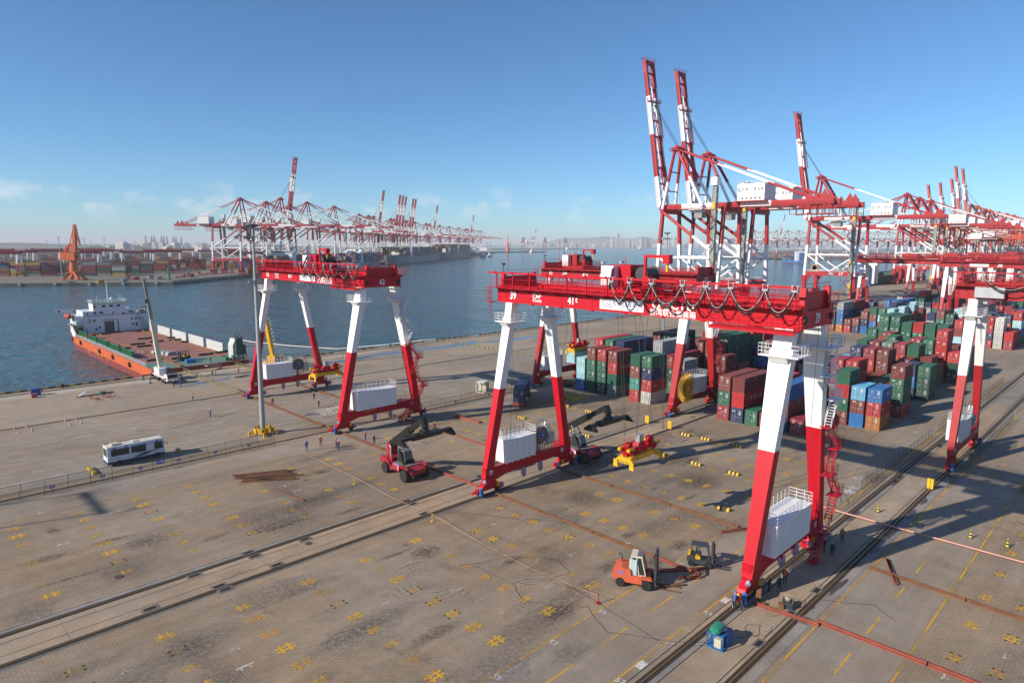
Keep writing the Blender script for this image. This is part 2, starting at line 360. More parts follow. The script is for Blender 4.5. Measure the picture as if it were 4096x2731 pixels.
crane_rail(68.5, -250, 1490, 'worn crane rail running beside the one under gantry 39, sea side')
crane_rail(26.1, -250, 1490, 'worn crane rail under the land-side wheels of gantry 39')
crane_rail(21.2, -250, 1490, 'worn crane rail nearest the right edge, beside puddle-stained slab')
crane_rail(105.9, -250, 1490, 'crane rail between the two roadside fences')
crane_rail(147.0, -250, 1490, 'quay crane rail along the middle of the apron')
crane_rail(179.3, -250, 1490, 'quay crane rail close to the striped quay edge')
for i, (u, v) in enumerate([(21.6, 67.9), (16.4, 64.3), (27.7, 69.1), (27.9, 67.8), (22.6, 64.0), (22.8, 62.9), (28.7, 64.2), (33.8, 67.8), (64.8, 21.8), (58.7, 21.9), (58.6, 20.5), (52.1, 21.9), (49.0, 69.0), (49.0, 67.6), (48.2, 64.1)]):
    par = LS if v > 50 else RS
    MB().box(u - .75, u + .75, v - .42, v + .42, .022, .05).obj('pit_frame', mat('pit_frame_steel', (.16, .14, .12), .7), par)
    MB().box(u - .5, u + .5, v - .22, v + .22, .05, .056).obj('pit_opening', mat('pit_dark', (.01, .01, .01), .9), par)
for (u, v) in [(16, 73), (115.8, 64.9), (71.5, 24.4), (33.6, 66.5)]:
    MB().lathe((u, v, .02), (0, 0, 1), [(0, .42), (.03, .42), (.035, .3)], 18).obj('manhole_cover', mat('cast_iron_cover', (.09, .05, .045), .7), LS if v > 50 else RS)

# ------------------------------------------------------------------ painted markings (flat sheets 4 mm above what they lie on)
YG = bpy.data.objects['yard_ground']
def line(v, u0, u1, w=.15, m=PY, z=.013, name='lane_line'): return MB().add([(u0, v - w / 2, z), (u1, v - w / 2, z), (u1, v + w / 2, z), (u0, v + w / 2, z)], [(0, 1, 2, 3)]).obj(name, m, YG)
for v in (34.8, 27.7, 19.45, 12.3): line(v, -100, 210, .16)
for v in (97.4, 107.2): line(v, -100, 210, .15, PYF)
line(112.5, -100, 300, .17, PW); line(120.8, -100, 300, .16, PYF); line(128.5, -100, 300, .14, PYF); line(140.4, -100, 300, .16, PY); line(149.5, -100, 300, .12, PYF); line(154.6, -100, 300, .12, PYF); line(160, -100, 300, .12, PYF)
line(61.7, -100, 118, .1, PO); line(70.3, -100, 118, .1, PO)
dm = MB().add([(0, -.08, .013), (3.8, -.08, .013), (3.8, .08, .013), (0, .08, .013)], [(0, 1, 2, 3)])
dy = dm.mesh('lane_dash', PY); dw = dm.mesh('lane_dash', PW)
for i in range(-2, 22):
    mobj('lane_dash', dy, YG, (49.8 + (i - 4) * 7.55, 31.25, 0)); mobj('lane_dash', dy, YG, (52.6 + (i - 4) * 7.8, 15.85, 0)); mobj('lane_dash', dy, YG, (18 + i * 7.8, 101.6, 0))
    for v, o in ((116.6, 22.0), (124.95, 20.0), (132.5, 24.0)): mobj('lane_dash', dw, YG, (o + (i - 4) * 6.2, v, 0))
    mobj('lane_dash', dw, YG, (20 + (i - 3) * 4.7, 128.7, .002))
# zebra crossing by the second gantry
for i in range(9): MB().box(63.5 + i * .95, 63.9 + i * .95, 116.6, 121.6, .009, .0135).obj('zebra_bar', PW, YG)
# container slot marks: yellow crosses (two broken bars each way), white L marks between
def cross_mesh(mt, s, name):
    q = MB(); w = .11 * s; a = .62 * s; gz = .016
    for dx in (-1, 1):
        q.add([(dx * .34 * s - w, -a, gz), (dx * .34 * s + w, -a, gz), (dx * .34 * s + w, a, gz), (dx * .34 * s - w, a, gz)], [(0, 1, 2, 3)])
    for dy_ in (-1, 1):
        q.add([(-a - .18 * s, dy_ * .22 * s - w, gz + .001), (a + .18 * s, dy_ * .22 * s - w, gz + .001), (a + .18 * s, dy_ * .22 * s + w, gz + .001), (-a - .18 * s, dy_ * .22 * s + w, gz + .001)], [(0, 1, 2, 3)])
    return q.mesh(name, mt)
cy = cross_mesh(PY, 1.0, 'slot_marking'); co = cross_mesh(PYF, .9, 'slot_marking')
q = MB()
for (x0, x1, y0, y1) in ((-.7, .7, -.1, .08), (-.42, -.28, -.5, .0), (.28, .42, -.5, .0)): q.add([(x0, y0, .016), (x1, y0, .016), (x1, y1, .016), (x0, y1, .016)], [(0, 1, 2, 3)])
cw = q.mesh('slot_marking', paint_mat('worn_white_paint', (.60, .58, .55), .1))
rnd = random.Random(3)
pit = MB()
for dx in (-1, 1):
    for dy_ in (-1, 1): pit.lathe((dx * .62, dy_ * .30, .0195), (0, 0, 1), [(0, .13), (.004, .11)], 8)
pitm = pit.mesh('lock_hole', mat('oil_black', (.03, .025, .02), .8))
nm = 0
for i in range(-5, 14):
    for j in range(8):
        u, v = 29.4 + 6.72 * i, 38.05 + 2.935 * j
        if -12 < u < 104:
            mobj('slot_marking', cy if rnd.random() < .75 else co, YG, (u, v, rnd.random() * .002)).scale = (rnd.uniform(.85, 1.1),) * 3
            if rnd.random() < .22: mobj('lock_hole', pitm, YG, (u + rnd.uniform(-.1, .1), v, 0))
            if u < 62 and rnd.random() < .55: mobj('slot_marking', cw, YG, (u + 3.36 + rnd.uniform(-.3, .3), v, .003), rnd.choice([0, math.pi]))
    for j in range(8):
        u, v = 16.9 + 6.68 * (i + 1), 73.7 + 2.985 * j
        if -15 < u < 104:
            mobj('slot_marking', cy if rnd.random() < .6 else co, YG, (u, v, rnd.random() * .002)).scale = (rnd.uniform(.8, 1.05),) * 3
            if rnd.random() < .12: mobj('lock_hole', pitm, YG, (u, v, 0))
            if u < 50 and rnd.random() < .4: mobj('slot_marking', cw, YG, (u + 3.4, v, .003), rnd.choice([0, math.pi]))
    for j in range(7):
        u, v = 62 + 6.72 * (i - 2), 9.6 - 2.93 * j
        if 40 < u < 130:
            mobj('slot_marking', cy, YG, (u, v, 0))
            if rnd.random() < .5: mobj('lock_hole', pitm, YG, (u, v, 0))
            if rnd.random() < .6: mobj('slot_marking', cw, YG, (u + 3.4, v, .003))
for s, u, v in (('55', 46.5, 27.3), ('57', 39.5, 27.35), ('53', 53.2, 27.3), ('59', 32.9, 34.5), ('52', 39.5, 34.4), ('54', 46.4, 34.4), ('51', 59.9, 27.35), ('63', 13.5, 97.9), ('61', 26.5, 97.9), ('50', 60.0, 34.4), ('48', 66.7, 34.4)):
    o = text(s, .62, (u, v, .018), '+z', YG, PW, 'painted_number', rz=R(-90) if v < 60 else R(-90))
for u, v in ((42.4, 27.35), (50, 27.3), (56.6, 27.3), (36, 27.4)):
    MB().box(u - .55, u + .55, v - .33, v + .3, .012, .0165).obj('white_patch', PW, YG)
for k, s in enumerate('禁止行驶'): text(s, 1.15, (95.5 + k * 2.2, 28.9 + .25 * k, .018), '+z', YG, PW, 'painted_character', rz=R(-45))
# tyre sweeps, oil patches
def arc(cx, cy_, r, a0, a1, w, mt=TYRE, z=.017, name='tyre_mark'):
    n = 22; vs = []; fs = []
    for i in range(n + 1):
        a = R(a0 + (a1 - a0) * i / n)
        vs += [(cx + (r - w / 2) * math.cos(a), cy_ + (r - w / 2) * math.sin(a), z), (cx + (r + w / 2) * math.cos(a), cy_ + (r + w / 2) * math.sin(a), z)]
        if i: k = 2 * i; fs.append((k - 2, k - 1, k + 1, k))
    return MB().add(vs, fs).obj(name, mt, YG)
for i in range(9): arc(88.5, 37.2, 3.2 + i * .85, -125 - i * 2, -12, .32)
for i in range(8): arc(104, 6.2, 4 + i * .9, 60, 172, .34)
for i in range(6): arc(37.5, 95, 3 + i * 1.1, 170, 350, .28)
for i in range(5): arc(44, 40.5, 1.4 + i * .5, 20, 300, .2)
for i in range(5): arc(38.5, 50, 1.6 + i * .7, 60, 320, .22)
for i in range(6): arc(76, 100, 8 + i * .9, 200, 300, .3)
for i in range(3): arc(-20, 33.2 - i * 1.7, 400, -14, 14, .3)
def blot(u, v, ru, rv, mt=DAMP, z=.0175, name='oil_patch', seed=0, n=26, par=None):
    rr = random.Random(seed); ph = [rr.uniform(0, 6.28) for _ in range(4)]; vs = [(u, v, z)]
    for i in range(n):
        a = 2 * math.pi * i / n; k = 1 + .22 * math.sin(2 * a + ph[0]) + .16 * math.sin(3 * a + ph[1]) + .12 * math.sin(5 * a + ph[2]) + .08 * math.sin(9 * a + ph[3])
        vs.append((u + ru * k * math.cos(a), v + rv * k * math.sin(a), z))
    return MB().add(vs, [(0, 1 + i, 1 + (i + 1) % n) for i in range(n)]).obj(name, mt, par or YG)
for k, (u, v, a, c) in enumerate([(42, 55.5, 2.4, 1.6), (40, 77.5, 4.2, 3.4), (67, 53.5, 3.2, 3.4), (33, 42.5, 2.6, 1.2), (104, 28, 3.4, 2.6), (21.5, 30.2, 3, .5), (84, 46, 5, 3), (93, 92, 4, 3), (90, 53, 5, 2), (61.5, 24, .8, .6), (63, 23.2, .5, .4)]): blot(u, v, a, c, seed=k)
for k in range(46): blot(rnd.uniform(10, 110), rnd.uniform(36, 98), rnd.uniform(.6, 3.6), rnd.uniform(.3, 1.4), seed=50 + k)
for k in range(60): blot(rnd.uniform(0, 110), rnd.uniform(30, 102), rnd.uniform(2, 7), rnd.uniform(1, 3.5), SCUFF, .0172, 'scuffed_paving', 500 + k)
# damp runs along the land-side rails
for k in range(30): blot(62 + k * 2.6 + rnd.uniform(-1, 1), rnd.choice([26.1, 21.2, 25.6, 20.6]), rnd.uniform(.8, 2.6), rnd.uniform(.25, .6), mat('damp_concrete', (.085, .07, .055), .5, var=.3), .0265, 'damp_stain', 90 + k, par=RS)
# puddle on the apron: a still, thin sheet of water
m, nt, b = _nt('puddle_water'); b.inputs['Base Color'].default_value = (.12, .105, .09, 1); b.inputs['Roughness'].default_value = .1; b.inputs['Specular IOR Level'].default_value = .35
PUD = m
for k, (u, v, a, c) in enumerate([(77, 166.5, 14, 1.3), (96, 168.5, 10, 1.5), (112, 170, 12, 1.9), (138, 169, 14, 3.0), (166, 166, 12, 2.6), (128, 174, 6, 1.0), (60, 165, 8, 1.0), (62, 119.0, 1.6, .9)]): blot(u, v, a, c, PUD, .0085, 'puddle', 200 + k)
LIGHTC = ground_mat('pale_new_concrete', (.43, .39, .33), stains=.25)
MB().box(-100, 120, 174.6, 178.4, .004, .0075).obj('pale_strip', LIGHTC, bpy.data.objects['quay_apron'])
KN = -1
# quay edge: capping, black and yellow kerb timbers, bollards, fenders
for s0, s1 in ((-60, 47.5), (80, 104), (108, 120), (126, 139), (146, 160), (166, 180), (186, 240), (250, 330), (340, 420)):
    t = thing('quay_kerb', f'black and yellow striped kerb along the quay edge, {"left of the deck ship" if s1 < 60 else ORD[KN] + " run right of the ship"}', 'kerb', (s0, QV - .35, 0))
    KN += 1; n = int((s1 - s0) / 1.35)
    ky = mat('kerb_yellow', (.50, .32, .03), .7, var=.3); kb = mat('kerb_black', (.03, .03, .03), .7, var=.3)
    my = MB().prism([(-.22, 0), (.22, 0), (.16, .34), (-.16, .34)], 0, 0, 1.33).mesh('kerb_block', ky)
    mk = my.copy(); mk.materials[0] = kb
    for i in range(n): mobj('kerb_block', my if i % 2 else mk, t, (i * 1.35, 0, 0))
bol = MB().lathe((0, 0, 0), (0, 0, 1), [(0, .42), (.12, .42), (.14, .26), (.55, .24), (.62, .42), (.78, .40), (.84, .22)], 14)
bolm = bol.mesh('bollard', mat('bollard_iron', (.03, .03, .028), .55, var=.3), True)
for i, (u, d) in enumerate([(31.6, 'beside blue locker'), (51, 'near the deck ship corner'), (123.6, 'third from the left'), (143.2, 'beside the long puddle'), (163.7, 'right of the puddle'), (182.6, 'seen between the legs of gantry 39'), (205, 'far past gantry 37'), (-5, 'off the left edge'), (74, 'under the gangway')]):
    tag(mobj('bollard', bolm, None, (u, 181.5, .004)), f'black iron mooring bollard on the quay edge, {d}', 'bollard', 'mooring bollards on the quay')

# ------------------------------------------------------------------ far shores
a39 = R(39); D1 = Vector((math.cos(a39), math.sin(a39))); N1 = Vector((-math.sin(a39), math.cos(a39))); LC = Vector((197.5, 624.0)); D2 = Vector((-.863, .505))
def lq(s, w=0.0): p = LC + D1 * s + N1 * w; return p.x, p.y
pts = [lq(0), lq(2450), lq(2450, 330), lq(5200, 1500), (-3000, 15500), (-14000, 12000), (-9000, 5200), tuple(LC + D2 * 900)]
structure('far_terminal_ground', MB().loft([[(x, y, -9) for x, y in pts], [(x, y, 0) for x, y in pts]]), FARLAND)
cap = mat('far_quay_concrete', (.40, .35, .27), .8, var=.2, scale=.05, streak=.2)
wl = mat('far_quay_wall', (.10, .10, .09), .8, var=.3, scale=.08)
def wall_run(p, q, name):
    p = Vector(p); q = Vector(q); d = (q - p).normalized(); n = Vector((d.y, -d.x)) * .4
    if n.dot(Vector((1, -1))) < 0: n = -n
    o = MB().beam((p.x + n.x, p.y + n.y, -.5), (q.x + n.x, q.y + n.y, -.5), .8, 1.6).obj(name, cap); o['kind'] = 'structure'
    c = MB().beam((p.x + n.x * .6, p.y + n.y * .6, -2.6), (q.x + n.x * .6, q.y + n.y * .6, -2.6), .8, 2.6).obj('quay_face', wl, o)
    return o
wall_run(tuple(LC + D2 * 900), lq(0), 'far_quay_wall_jetty'); wall_run(lq(0), lq(2450), 'far_quay_wall_basin')
fm = MB().box(-1.1, 1.1, -.9, .9, -3.3, -.6).mesh('fender', mat('fender_grey', (.30, .33, .33), .6))
for i in range(11):
    p = LC + D2 * (14 + i * 26)
    tag(mobj('quay_fender', fm, None, (p.x + .5, p.y - .9, 0), math.atan2(D2.y, D2.x)), 'grey rubber fender block on the far jetty wall below the orange crane', 'fender', 'fenders on the far jetty wall')
# further terminals and the city shore
structure('far_right_terminal_ground', MB().prism([(1640, 905), (3200, 1750), (6500, 2600), (9000, 1500), (9000, -3000), (2080, -3000), (2080, 400)], 2, -9, 0), FARLAND)
structure('ore_wharf_ground', MB().prism([(2950, 3150), (3850, 3120), (3900, 3230), (2900, 3280)], 2, -9, 1.5), mat('ore_ground', (.16, .08, .07), .9))

# ------------------------------------------------------------------ rail-mounted gantry cranes
WTX = mat('white_lettering', (.85, .85, .85), .5, var=.03)
BTX = mat('black_lettering', (.02, .02, .02), .6, var=.05)
NAVT = mat('navy_lettering', (.03, .06, .20), .6, var=.05)
WRAP = None
def wrap_mat():
    global WRAP
    if WRAP: return WRAP
    m, nt, b = _nt('striped_tarpaulin'); N = nt.nodes.new; Lk = nt.links.new
    t = N('ShaderNodeTexCoord'); w = N('ShaderNodeTexWave'); w.inputs['Scale'].default_value = 2.6; w.inputs['Distortion'].default_value = 1.2; w.inputs['Detail'].default_value = 1; Lk(t.outputs['Object'], w.inputs[0])
    c = N('ShaderNodeValToRGB'); e = c.color_ramp.elements; e[0].position = 0; e[0].color = (.08, .10, .30, 1); e[1].position = .34; e[1].color = (.62, .62, .64, 1)
    e2 = e.new(.7); e2.color = (.62, .62, .64, 1); e3 = e.new(.8); e3.color = (.45, .12, .12, 1); c.color_ramp.interpolation = 'CONSTANT'
    Lk(w.outputs[0], c.inputs[0]); Lk(c.outputs[0], b.inputs['Base Color']); b.inputs['Roughness'].default_value = .5; WRAP = m; return m
def sag(a, b, drop, n=8):
    a = Vector(a); b = Vector(b); return [a.lerp(b, i / n) - Vector((0, 0, drop * 4 * (i / n) * (1 - i / n))) for i in range(n + 1)]
def corr_box(mb, x0, x1, y0, y1, z0, z1, pitch=.28, d=.04, m=0):
    """box whose long (y) faces are corrugated"""
    mb.box(x0, x1, y0 + d, y1 - d, z0, z1, m); n = int((x1 - x0) / pitch)
    for i in range(n):
        a = x0 + (i + .2) * (x1 - x0) / n; b = a + .6 * (x1 - x0) / n
        mb.box(a, b, y0, y0 + d + .005, z0 + .12, z1 - .12, m); mb.box(a, b, y1 - d - .005, y1, z0 + .12, z1 - .12, m)
    return mb
def bogie(root, x, y, sgn, bl=True, wraps=True, red=None):
    red = red or RED()
    """wheel truck under a leg foot, along x"""
    b = MB(); b.prism([(-1.9, .75), (1.9, .75), (1.5, 1.35), (.7, 2.0), (-.7, 2.0), (-1.5, 1.35)], 1, -.42, .42)
    b.box(-2.35, -1.55, -.36, .36, .45, 1.05); b.box(1.55, 2.35, -.36, .36, .45, 1.05); b.prism([(-.55, 1.9), (.55, 1.9), (.42, 2.6), (-.42, 2.6)], 1, -.5, .5)
    bo = b.obj('wheel_truck', red, root, (x, y, 0))
    for dx in (-1.55, 1.55):
        MB().lathe((dx, -.16, .36), (0, 1, 0), [(0, .40), (.05, .40), (.05, .34), (.27, .34), (.27, .40), (.32, .40)], 14).obj('wheel', DRK(), bo, smooth=True)
    if bl: MB().lathe((sgn * 2.05, -.62, .35), (0, 0, 1), [(0, .24), (.2, .26), (.25, .2), (.75, .2), (.8, .24), (1.0, .24), (1.06, .08)], 10).obj('drive_motor', BLU(), bo, smooth=True)
    MB().box(-sgn * 1.2 - .22, -sgn * 1.2 + .22, -.7, -.42, 1.0, 1.5).obj('junction_box', YEL(), bo)
    MB().tube((sgn * 2.35, 0, .8), (sgn * 2.95, 0, .8), .10, 8).lathe((sgn * 2.95, 0, .8), (sgn, 0, 0), [(0, .2), (.12, .2)], 10).obj('buffer', red, bo)
    if wraps:
        for (wx, wy, wz, s) in ((sgn * 1.2, -.5, 2.0, .3), (-sgn * 2.1, -.45, .9, .34)):
            rr = random.Random(int(x * 7 + wz * 13)); q = MB()
            q.lathe((wx, wy, wz - s * 1.1), (0, 0, 1), [(0, .08), (.15, s * .8), (s, s * rr.uniform(.8, 1.1)), (s * 1.8, s * .7), (s * 2.3, s * .35)], 9); q.obj('tarpaulin_wrap', wrap_mat(), bo, smooth=True)
    return bo
def stair(root, pts, w=.75, ax=0, m=None, name='stair_flight', step=.28):
    """a flight between two 3-D points along x: stringers, treads, rails"""
    a, b = map(Vector, pts); q = MB(); dy = Vector((0, w / 2, 0))
    for s in (-1, 1):
        q.beam(a + dy * s, b + dy * s, .05, .2); q.tube(a + dy * s + Vector((0, 0, 1)), b + dy * s + Vector((0, 0, 1)), .025, 4); q.tube(a + dy * s + Vector((0, 0, .5)), b + dy * s + Vector((0, 0, .5)), .02, 4)
        for t in (0, .5, 1): p = a.lerp(b, t) + dy * s; q.tube(p, p + Vector((0, 0, 1)), .025, 4)
    n = max(2, int(abs(b.z - a.z) / step))
    for i in range(1, n):
        p = a.lerp(b, i / n); q.box(p.x - .13, p.x + .13, p.y - w / 2, p.y + w / 2, p.z - .02, p.z + .02)
    return q.obj(name, m or RED(), root)
def leg(root, near, y, wys, red, wht, brk=14.5, name='leg'):
    """tapering box leg, red below, white above; near = -1/+1; wys = V widths at foot, break, top"""
    def c(z): return near * (8.2 - (z - 3.0) / (26.1 - 3.0) * 4.65)
    def ring(z, wx, wy): x = c(z); return [(x - wx / 2, y - wy / 2, z), (x + wx / 2, y - wy / 2, z), (x + wx / 2, y + wy / 2, z), (x - wx / 2, y + wy / 2, z)]
    q = MB(); q.loft([ring(2.4, 1.35, wys[0]), ring(brk, 1.18, wys[1])], 0); q.loft([ring(brk, 1.18, wys[1]), ring(24.2, 1.12, wys[2])], 1)
    q.loft([ring(24.2, 1.12, wys[2] * .82), ring(26.1, 1.35, wys[2] * .8)], 1)
    return q.obj(name, [red, wht], root)
def make_rmg(name, label, num, U, V0, red=None, full=True, trolley=19.0, group='rail-mounted gantry cranes', sea_house='ribbed', reel=('sea', None), stairs=True, wraps=True, ropes_to=None, festoon='-', sign=True, land_reel=False, so=0.0, fest=None, cab=False):
    red = red or RED(); wht = WHT() if red.name == 'crane_red' else WHT2()
    t = thing(name, label, 'gantry crane', (U, V0, 0), 0, group); Y1 = 37.3
    for s in (-1, 1):
        leg(t, s, -.2, (1.05, 1.65, 2.25), red, wht); leg(t, s, Y1 + .1, (.85, 1.15, 1.5), red, wht)
        for y, sg in ((0, s), (Y1, s)): bogie(t, s * 8.0, y, s, True, wraps, red)
    for y, w in ((-.1, 1.0), (Y1 + .05, .8)):
        q = MB(); q.prism([(-8.9, 2.3), (8.9, 2.3), (8.9, 3.7), (-8.9, 3.7)], 1, y - w / 2, y + w / 2); q.prism([(-7.2, 1.75), (-5.0, 2.3), (-8.9, 2.3), (-8.6, 1.75)], 1, y - w / 2 + .02, y + w / 2 - .02); q.prism([(7.2, 1.75), (8.6, 1.75), (8.9, 2.3), (5.0, 2.3)], 1, y - w / 2 + .02, y + w / 2 - .02)
        q.obj('sill_beam', red, t)
        for x in (-7.9, 6.9):
            MB().box(x - .28, x + .28, y - w / 2 - .01, y - w / 2, 2.75, 3.35).obj('warning_plate', WTX, t)
            MB().add([(x - .2, y - w / 2 - .014, 2.85), (x + .2, y - w / 2 - .014, 2.85), (x, y - w / 2 - .014, 3.25)], [(0, 1, 2)]).obj('warning_triangle', BTX, t)
    # girders
    for s in (-1, 1):
        x0, x1 = (s * 3.95, s * 2.75) if s > 0 else (-3.95, -2.75); x0, x1 = min(x0, x1), max(x0, x1)
        g = MB().box(x0, x1, -1.75, Y1 + 2.6, 26.1, 28.25).obj('girder', red, t)
        q = MB()
        for i in range(9): yy = -1.4 + i * 4.95; q.box(s * 3.95 - .03, s * 3.95 + .03, yy - .05, yy + .05, 26.08, 28.2); q.box(s * 3.95 - .2, s * 3.95 + .2, yy - .22, yy + .22, 25.98, 26.09)
        q.box(s * 4.0 - .05, s * 4.0 + .05, -1.75, Y1 + 2.6, 27.86, 27.98); q.box(s * 3.35 - .08, s * 3.35 + .08, -1.7, Y1 + 2.5, 28.25, 28.42); q.obj('girder_flange', red, g)
        # walkway outside the girder with rails and festoon posts
        q = MB().box(min(s * 3.97, s * 5.1), max(s * 3.97, s * 5.1), -1.8, Y1 + 2.9, 28.05, 28.12)
        for i in range(17): yy = -1.2 + i * 2.5; q.prism([(s * 3.97, 27.55), (s * 5.05, 27.98), (s * 5.05, 28.05), (s * 3.97, 28.05)], 1, yy - .04, yy + .04)
        q.obj('walkway', red, t)
        MB().rail([(s * 5.07, -1.8, 28.12), (s * 5.07, Y1 + 2.9, 28.12)], 1.1, .03, 1.25, 2).obj('handrail', red, t)
        MB().rail([(s * 3.05, -1.0, 28.25), (s * 3.05, Y1 + 1.8, 28.25)], 1.0, .025, 2.5, 1).obj('handrail', red, t)
        if s < 0 and festoon == '-':
            q = MB().beam((-5.35, -1.7, 30.15), (-5.35, Y1 + 3.0, 30.15), .16, .22)
            for i in range(14): yy = -1.5 + i * 3.1; q.beam((-5.2, yy, 28.05), (-5.2, yy, 30.05), .14, .14); q.beam((-5.2, yy, 30.1), (-5.55, yy, 30.3), .2, .16)
            q.obj('festoon_rail', red, t)
    for y in (-1.55, Y1 + 2.2):
        q = MB().box(-2.75, 2.75, y - .2, y + .75, 26.1, 27.8); q.obj('end_beam', red, t)
        q = MB().box(-2.75, 2.75, y + (.2 if y < 0 else -.1), y + (.3 if y < 0 else 0), 27.8, 29.6); q.prism([(-3.4, 28.25), (-2.6, 28.25), (-2.8, 30.0), (-3.2, 30.0)], 1, y - .1, y + .5); q.prism([(2.6, 28.25), (3.4, 28.25), (3.2, 30.0), (2.8, 30.0)], 1, y - .1, y + .5); q.obj('end_stop', red, t)
        MB().rail([(-3, y, 29.6), (3, y, 29.6)], .8, .025, 1.5, 1).obj('handrail', red, t)
    for x in (-3.4, 3.35): MB().lathe((x, -1.95, 26.95), (0, 1, 0), [(0, .34), (.22, .36), (.24, .3)], 14).obj('bumper_pad', BLK(), t)
    if not full: return t
    # leg-head platforms
    for s in (-1, 1):
        for y, w in ((-.2, 1.5), (Y1 + .1, 1.1)):
            x = s * (8.2 - (23.6 - 3.0) / 23.1 * 4.65); q = MB().box(x - 1.5, x + 1.5, y - w - .55, y + w + .3, 23.5, 23.62); q.rail([(x - 1.5, y - w - .55, 23.62), (x + 1.5, y - w - .55, 23.62), (x + 1.5, y + w + .3, 23.62), (x - 1.5, y + w + .3, 23.62)], 1.1, .028, .75, 2, closed=True)
            q.prism([(x - .9, 22.9), (x + .9, 22.9), (x + 1.4, 23.5), (x - 1.4, 23.5)], 1, y - w * .6, y + w * .6); q.obj('leg_platform', wht, t)
    # lower gallery on the land end of the near girder
    q = MB().box(-5.9, -3.97, -1.9, 6.8, 25.95, 26.03); q.rail([(-5.88, -1.9, 26.03), (-5.88, 6.8, 26.03)], 1.1, .03, 1.1, 2); q.rail([(-5.88, -1.9, 26.03), (-4.0, -1.9, 26.03)], 1.1, .03, 1.1, 2)
    q.beam((-5.85, -1.9, 25.85), (-5.85, 6.8, 25.85), .1, .25); q.tube((-5.85, 6.8, 26.05), (-5.1, 8.6, 28.1), .04, 5); q.obj('lower_gallery', red, t)
    # ladders at the sea end
    q = MB()
    for x in (-5.2, -4.7): q.tube((x, Y1 + 3.0, 23.6), (x, Y1 + 3.0, 28.2), .03, 4)
    for i in range(16): q.tube((-5.2, Y1 + 3.0, 23.7 + i * .28), (-4.7, Y1 + 3.0, 23.7 + i * .28), .02, 4)
    q.rail([(-5.4, Y1 + 2.6, 26.1), (-5.4, Y1 + 3.6, 26.1), (-4.2, Y1 + 3.6, 26.1)], 2.0, .025, .6, 3); q.box(-5.4, -4.1, Y1 + 2.55, Y1 + 3.6, 26.03, 26.1); q.obj('ladder', red, t)
    q = MB().tube((-3.3, Y1 + 2.2, 30), (-3.3, Y1 + 2.2, 31.1), .06, 6).box(-3.5, -3.1, Y1 + 2.0, Y1 + 2.3, 31.1, 31.4); q.obj('floodlight', DRK(), t)
    MB().tube((3.6, Y1 - 2, 28.3), (3.6, Y1 - 2, 34.6), .05, 5, r2=.02).obj('aerial', red, t)
    # electrical houses on the sills
    h = MB(); corr_box(h, -5.9, 2.7, -1.55, .95, 3.72, 7.0, .3)
    h.box(-6.0, 2.8, -1.62, 1.02, 6.92, 7.06); hb = h.obj('electrical_house', wht, t)
    MB().rail([(-5.9, -1.55, 7.06), (2.7, -1.55, 7.06), (2.7, .95, 7.06), (-5.9, .95, 7.06)], 1.1, .03, .95, 2, closed=True).obj('roof_rail', wht, hb)
    MB().box(-5.915, -5.9, -1.0, -.1, 3.9, 6.1).box(-5.93, -5.91, -.3, -.2, 4.9, 5.1).obj('door', WHT2(), hb)
    q = MB()
    for x in (-4.6, -1.6, 1.4): q.box(x - .12, x + .12, -1.75, -.5, 3.45, 3.72)
    q.obj('house_bracket', red, hb)
    h = MB()
    sy0, sy1 = Y1 - .55, Y1 + 1.6
    h.box(-5.2, .75, sy0 + .06, sy1, 3.72, 6.9)
    for i in range(6): x = -5.15 + i * 1.16; h.box(x - .07, x + .07, sy0 - .03, sy0 + .08, 3.6, 6.9)
    for i in range(1, 4): h.box(-5.15, .7, sy0 + .01, sy0 + .07, 3.72 + i * .8 - .03, 3.72 + i * .8 + .03)
    h.box(-5.25, .8, sy0 - .05, sy1 + .05, 6.85, 6.98); hb = h.obj('transformer_house', wht, t)
    MB().rail([(-5.2, sy0, 6.98), (.75, sy0, 6.98), (.75, sy1, 6.98), (-5.2, sy1, 6.98)], 1.1, .03, .9, 2, closed=True).obj('roof_rail', wht, hb)
    MB().rail([(.85, sy0, 4.2), (.85, sy0 + .7, 4.2)], 3.6, .03, .7, 8).obj('cage_ladder', wht, hb)
    # cable reel
    def reel_part(cx, cy, cz, r, mt, n):
        q = MB()
        for k in range(40):
            a = 2 * math.pi * k / 40; a2 = 2 * math.pi * (k + 1) / 40
            for yy in (-.18, .18): q.tube((cx + r * math.cos(a), cy + yy, cz + r * math.sin(a)), (cx + r * math.cos(a2), cy + yy, cz + r * math.sin(a2)), .05, 4)
        rim = q.obj('cable_reel', mt, t)
        q = MB()
        for k in range(n):
            a = 2 * math.pi * k / n
            for yy in (-.18, .18): q.beam((cx + .35 * math.cos(a), cy + yy * 1.6, cz + .35 * math.sin(a)), (cx + r * math.cos(a), cy + yy, cz + r * math.sin(a)), .09, .05)
        q.obj('spokes', mt, rim)
        MB().lathe((cx, cy - .14, cz), (0, 1, 0), [(0, .3), (0, r * .62), (.28, r * .62), (.28, .3)], 28).obj('cable_winding', mat('reel_maroon', (.10, .02, .02), .7) if mt is not YEL() else mat('reel_cable', (.20, .12, .02), .7), rim)
        MB().lathe((cx, cy - .7, cz), (0, 1, 0), [(0, .12), (.1, .25), (.6, .25), (.7, .4)], 12).obj('reel_hub', BLU() if mt is not YEL() else YEL(), rim)
        MB().beam((cx, cy + .55, 3.6), (cx, cy + .55, cz), .5, .3).obj('reel_stand', red, rim)
    if land_reel: reel_part(-6.2, -2.0, 5.75, 2.95, YEL(), 44)
    else: reel_part(2.55, Y1 + .15, 6.15, 2.15, STL(), 26)
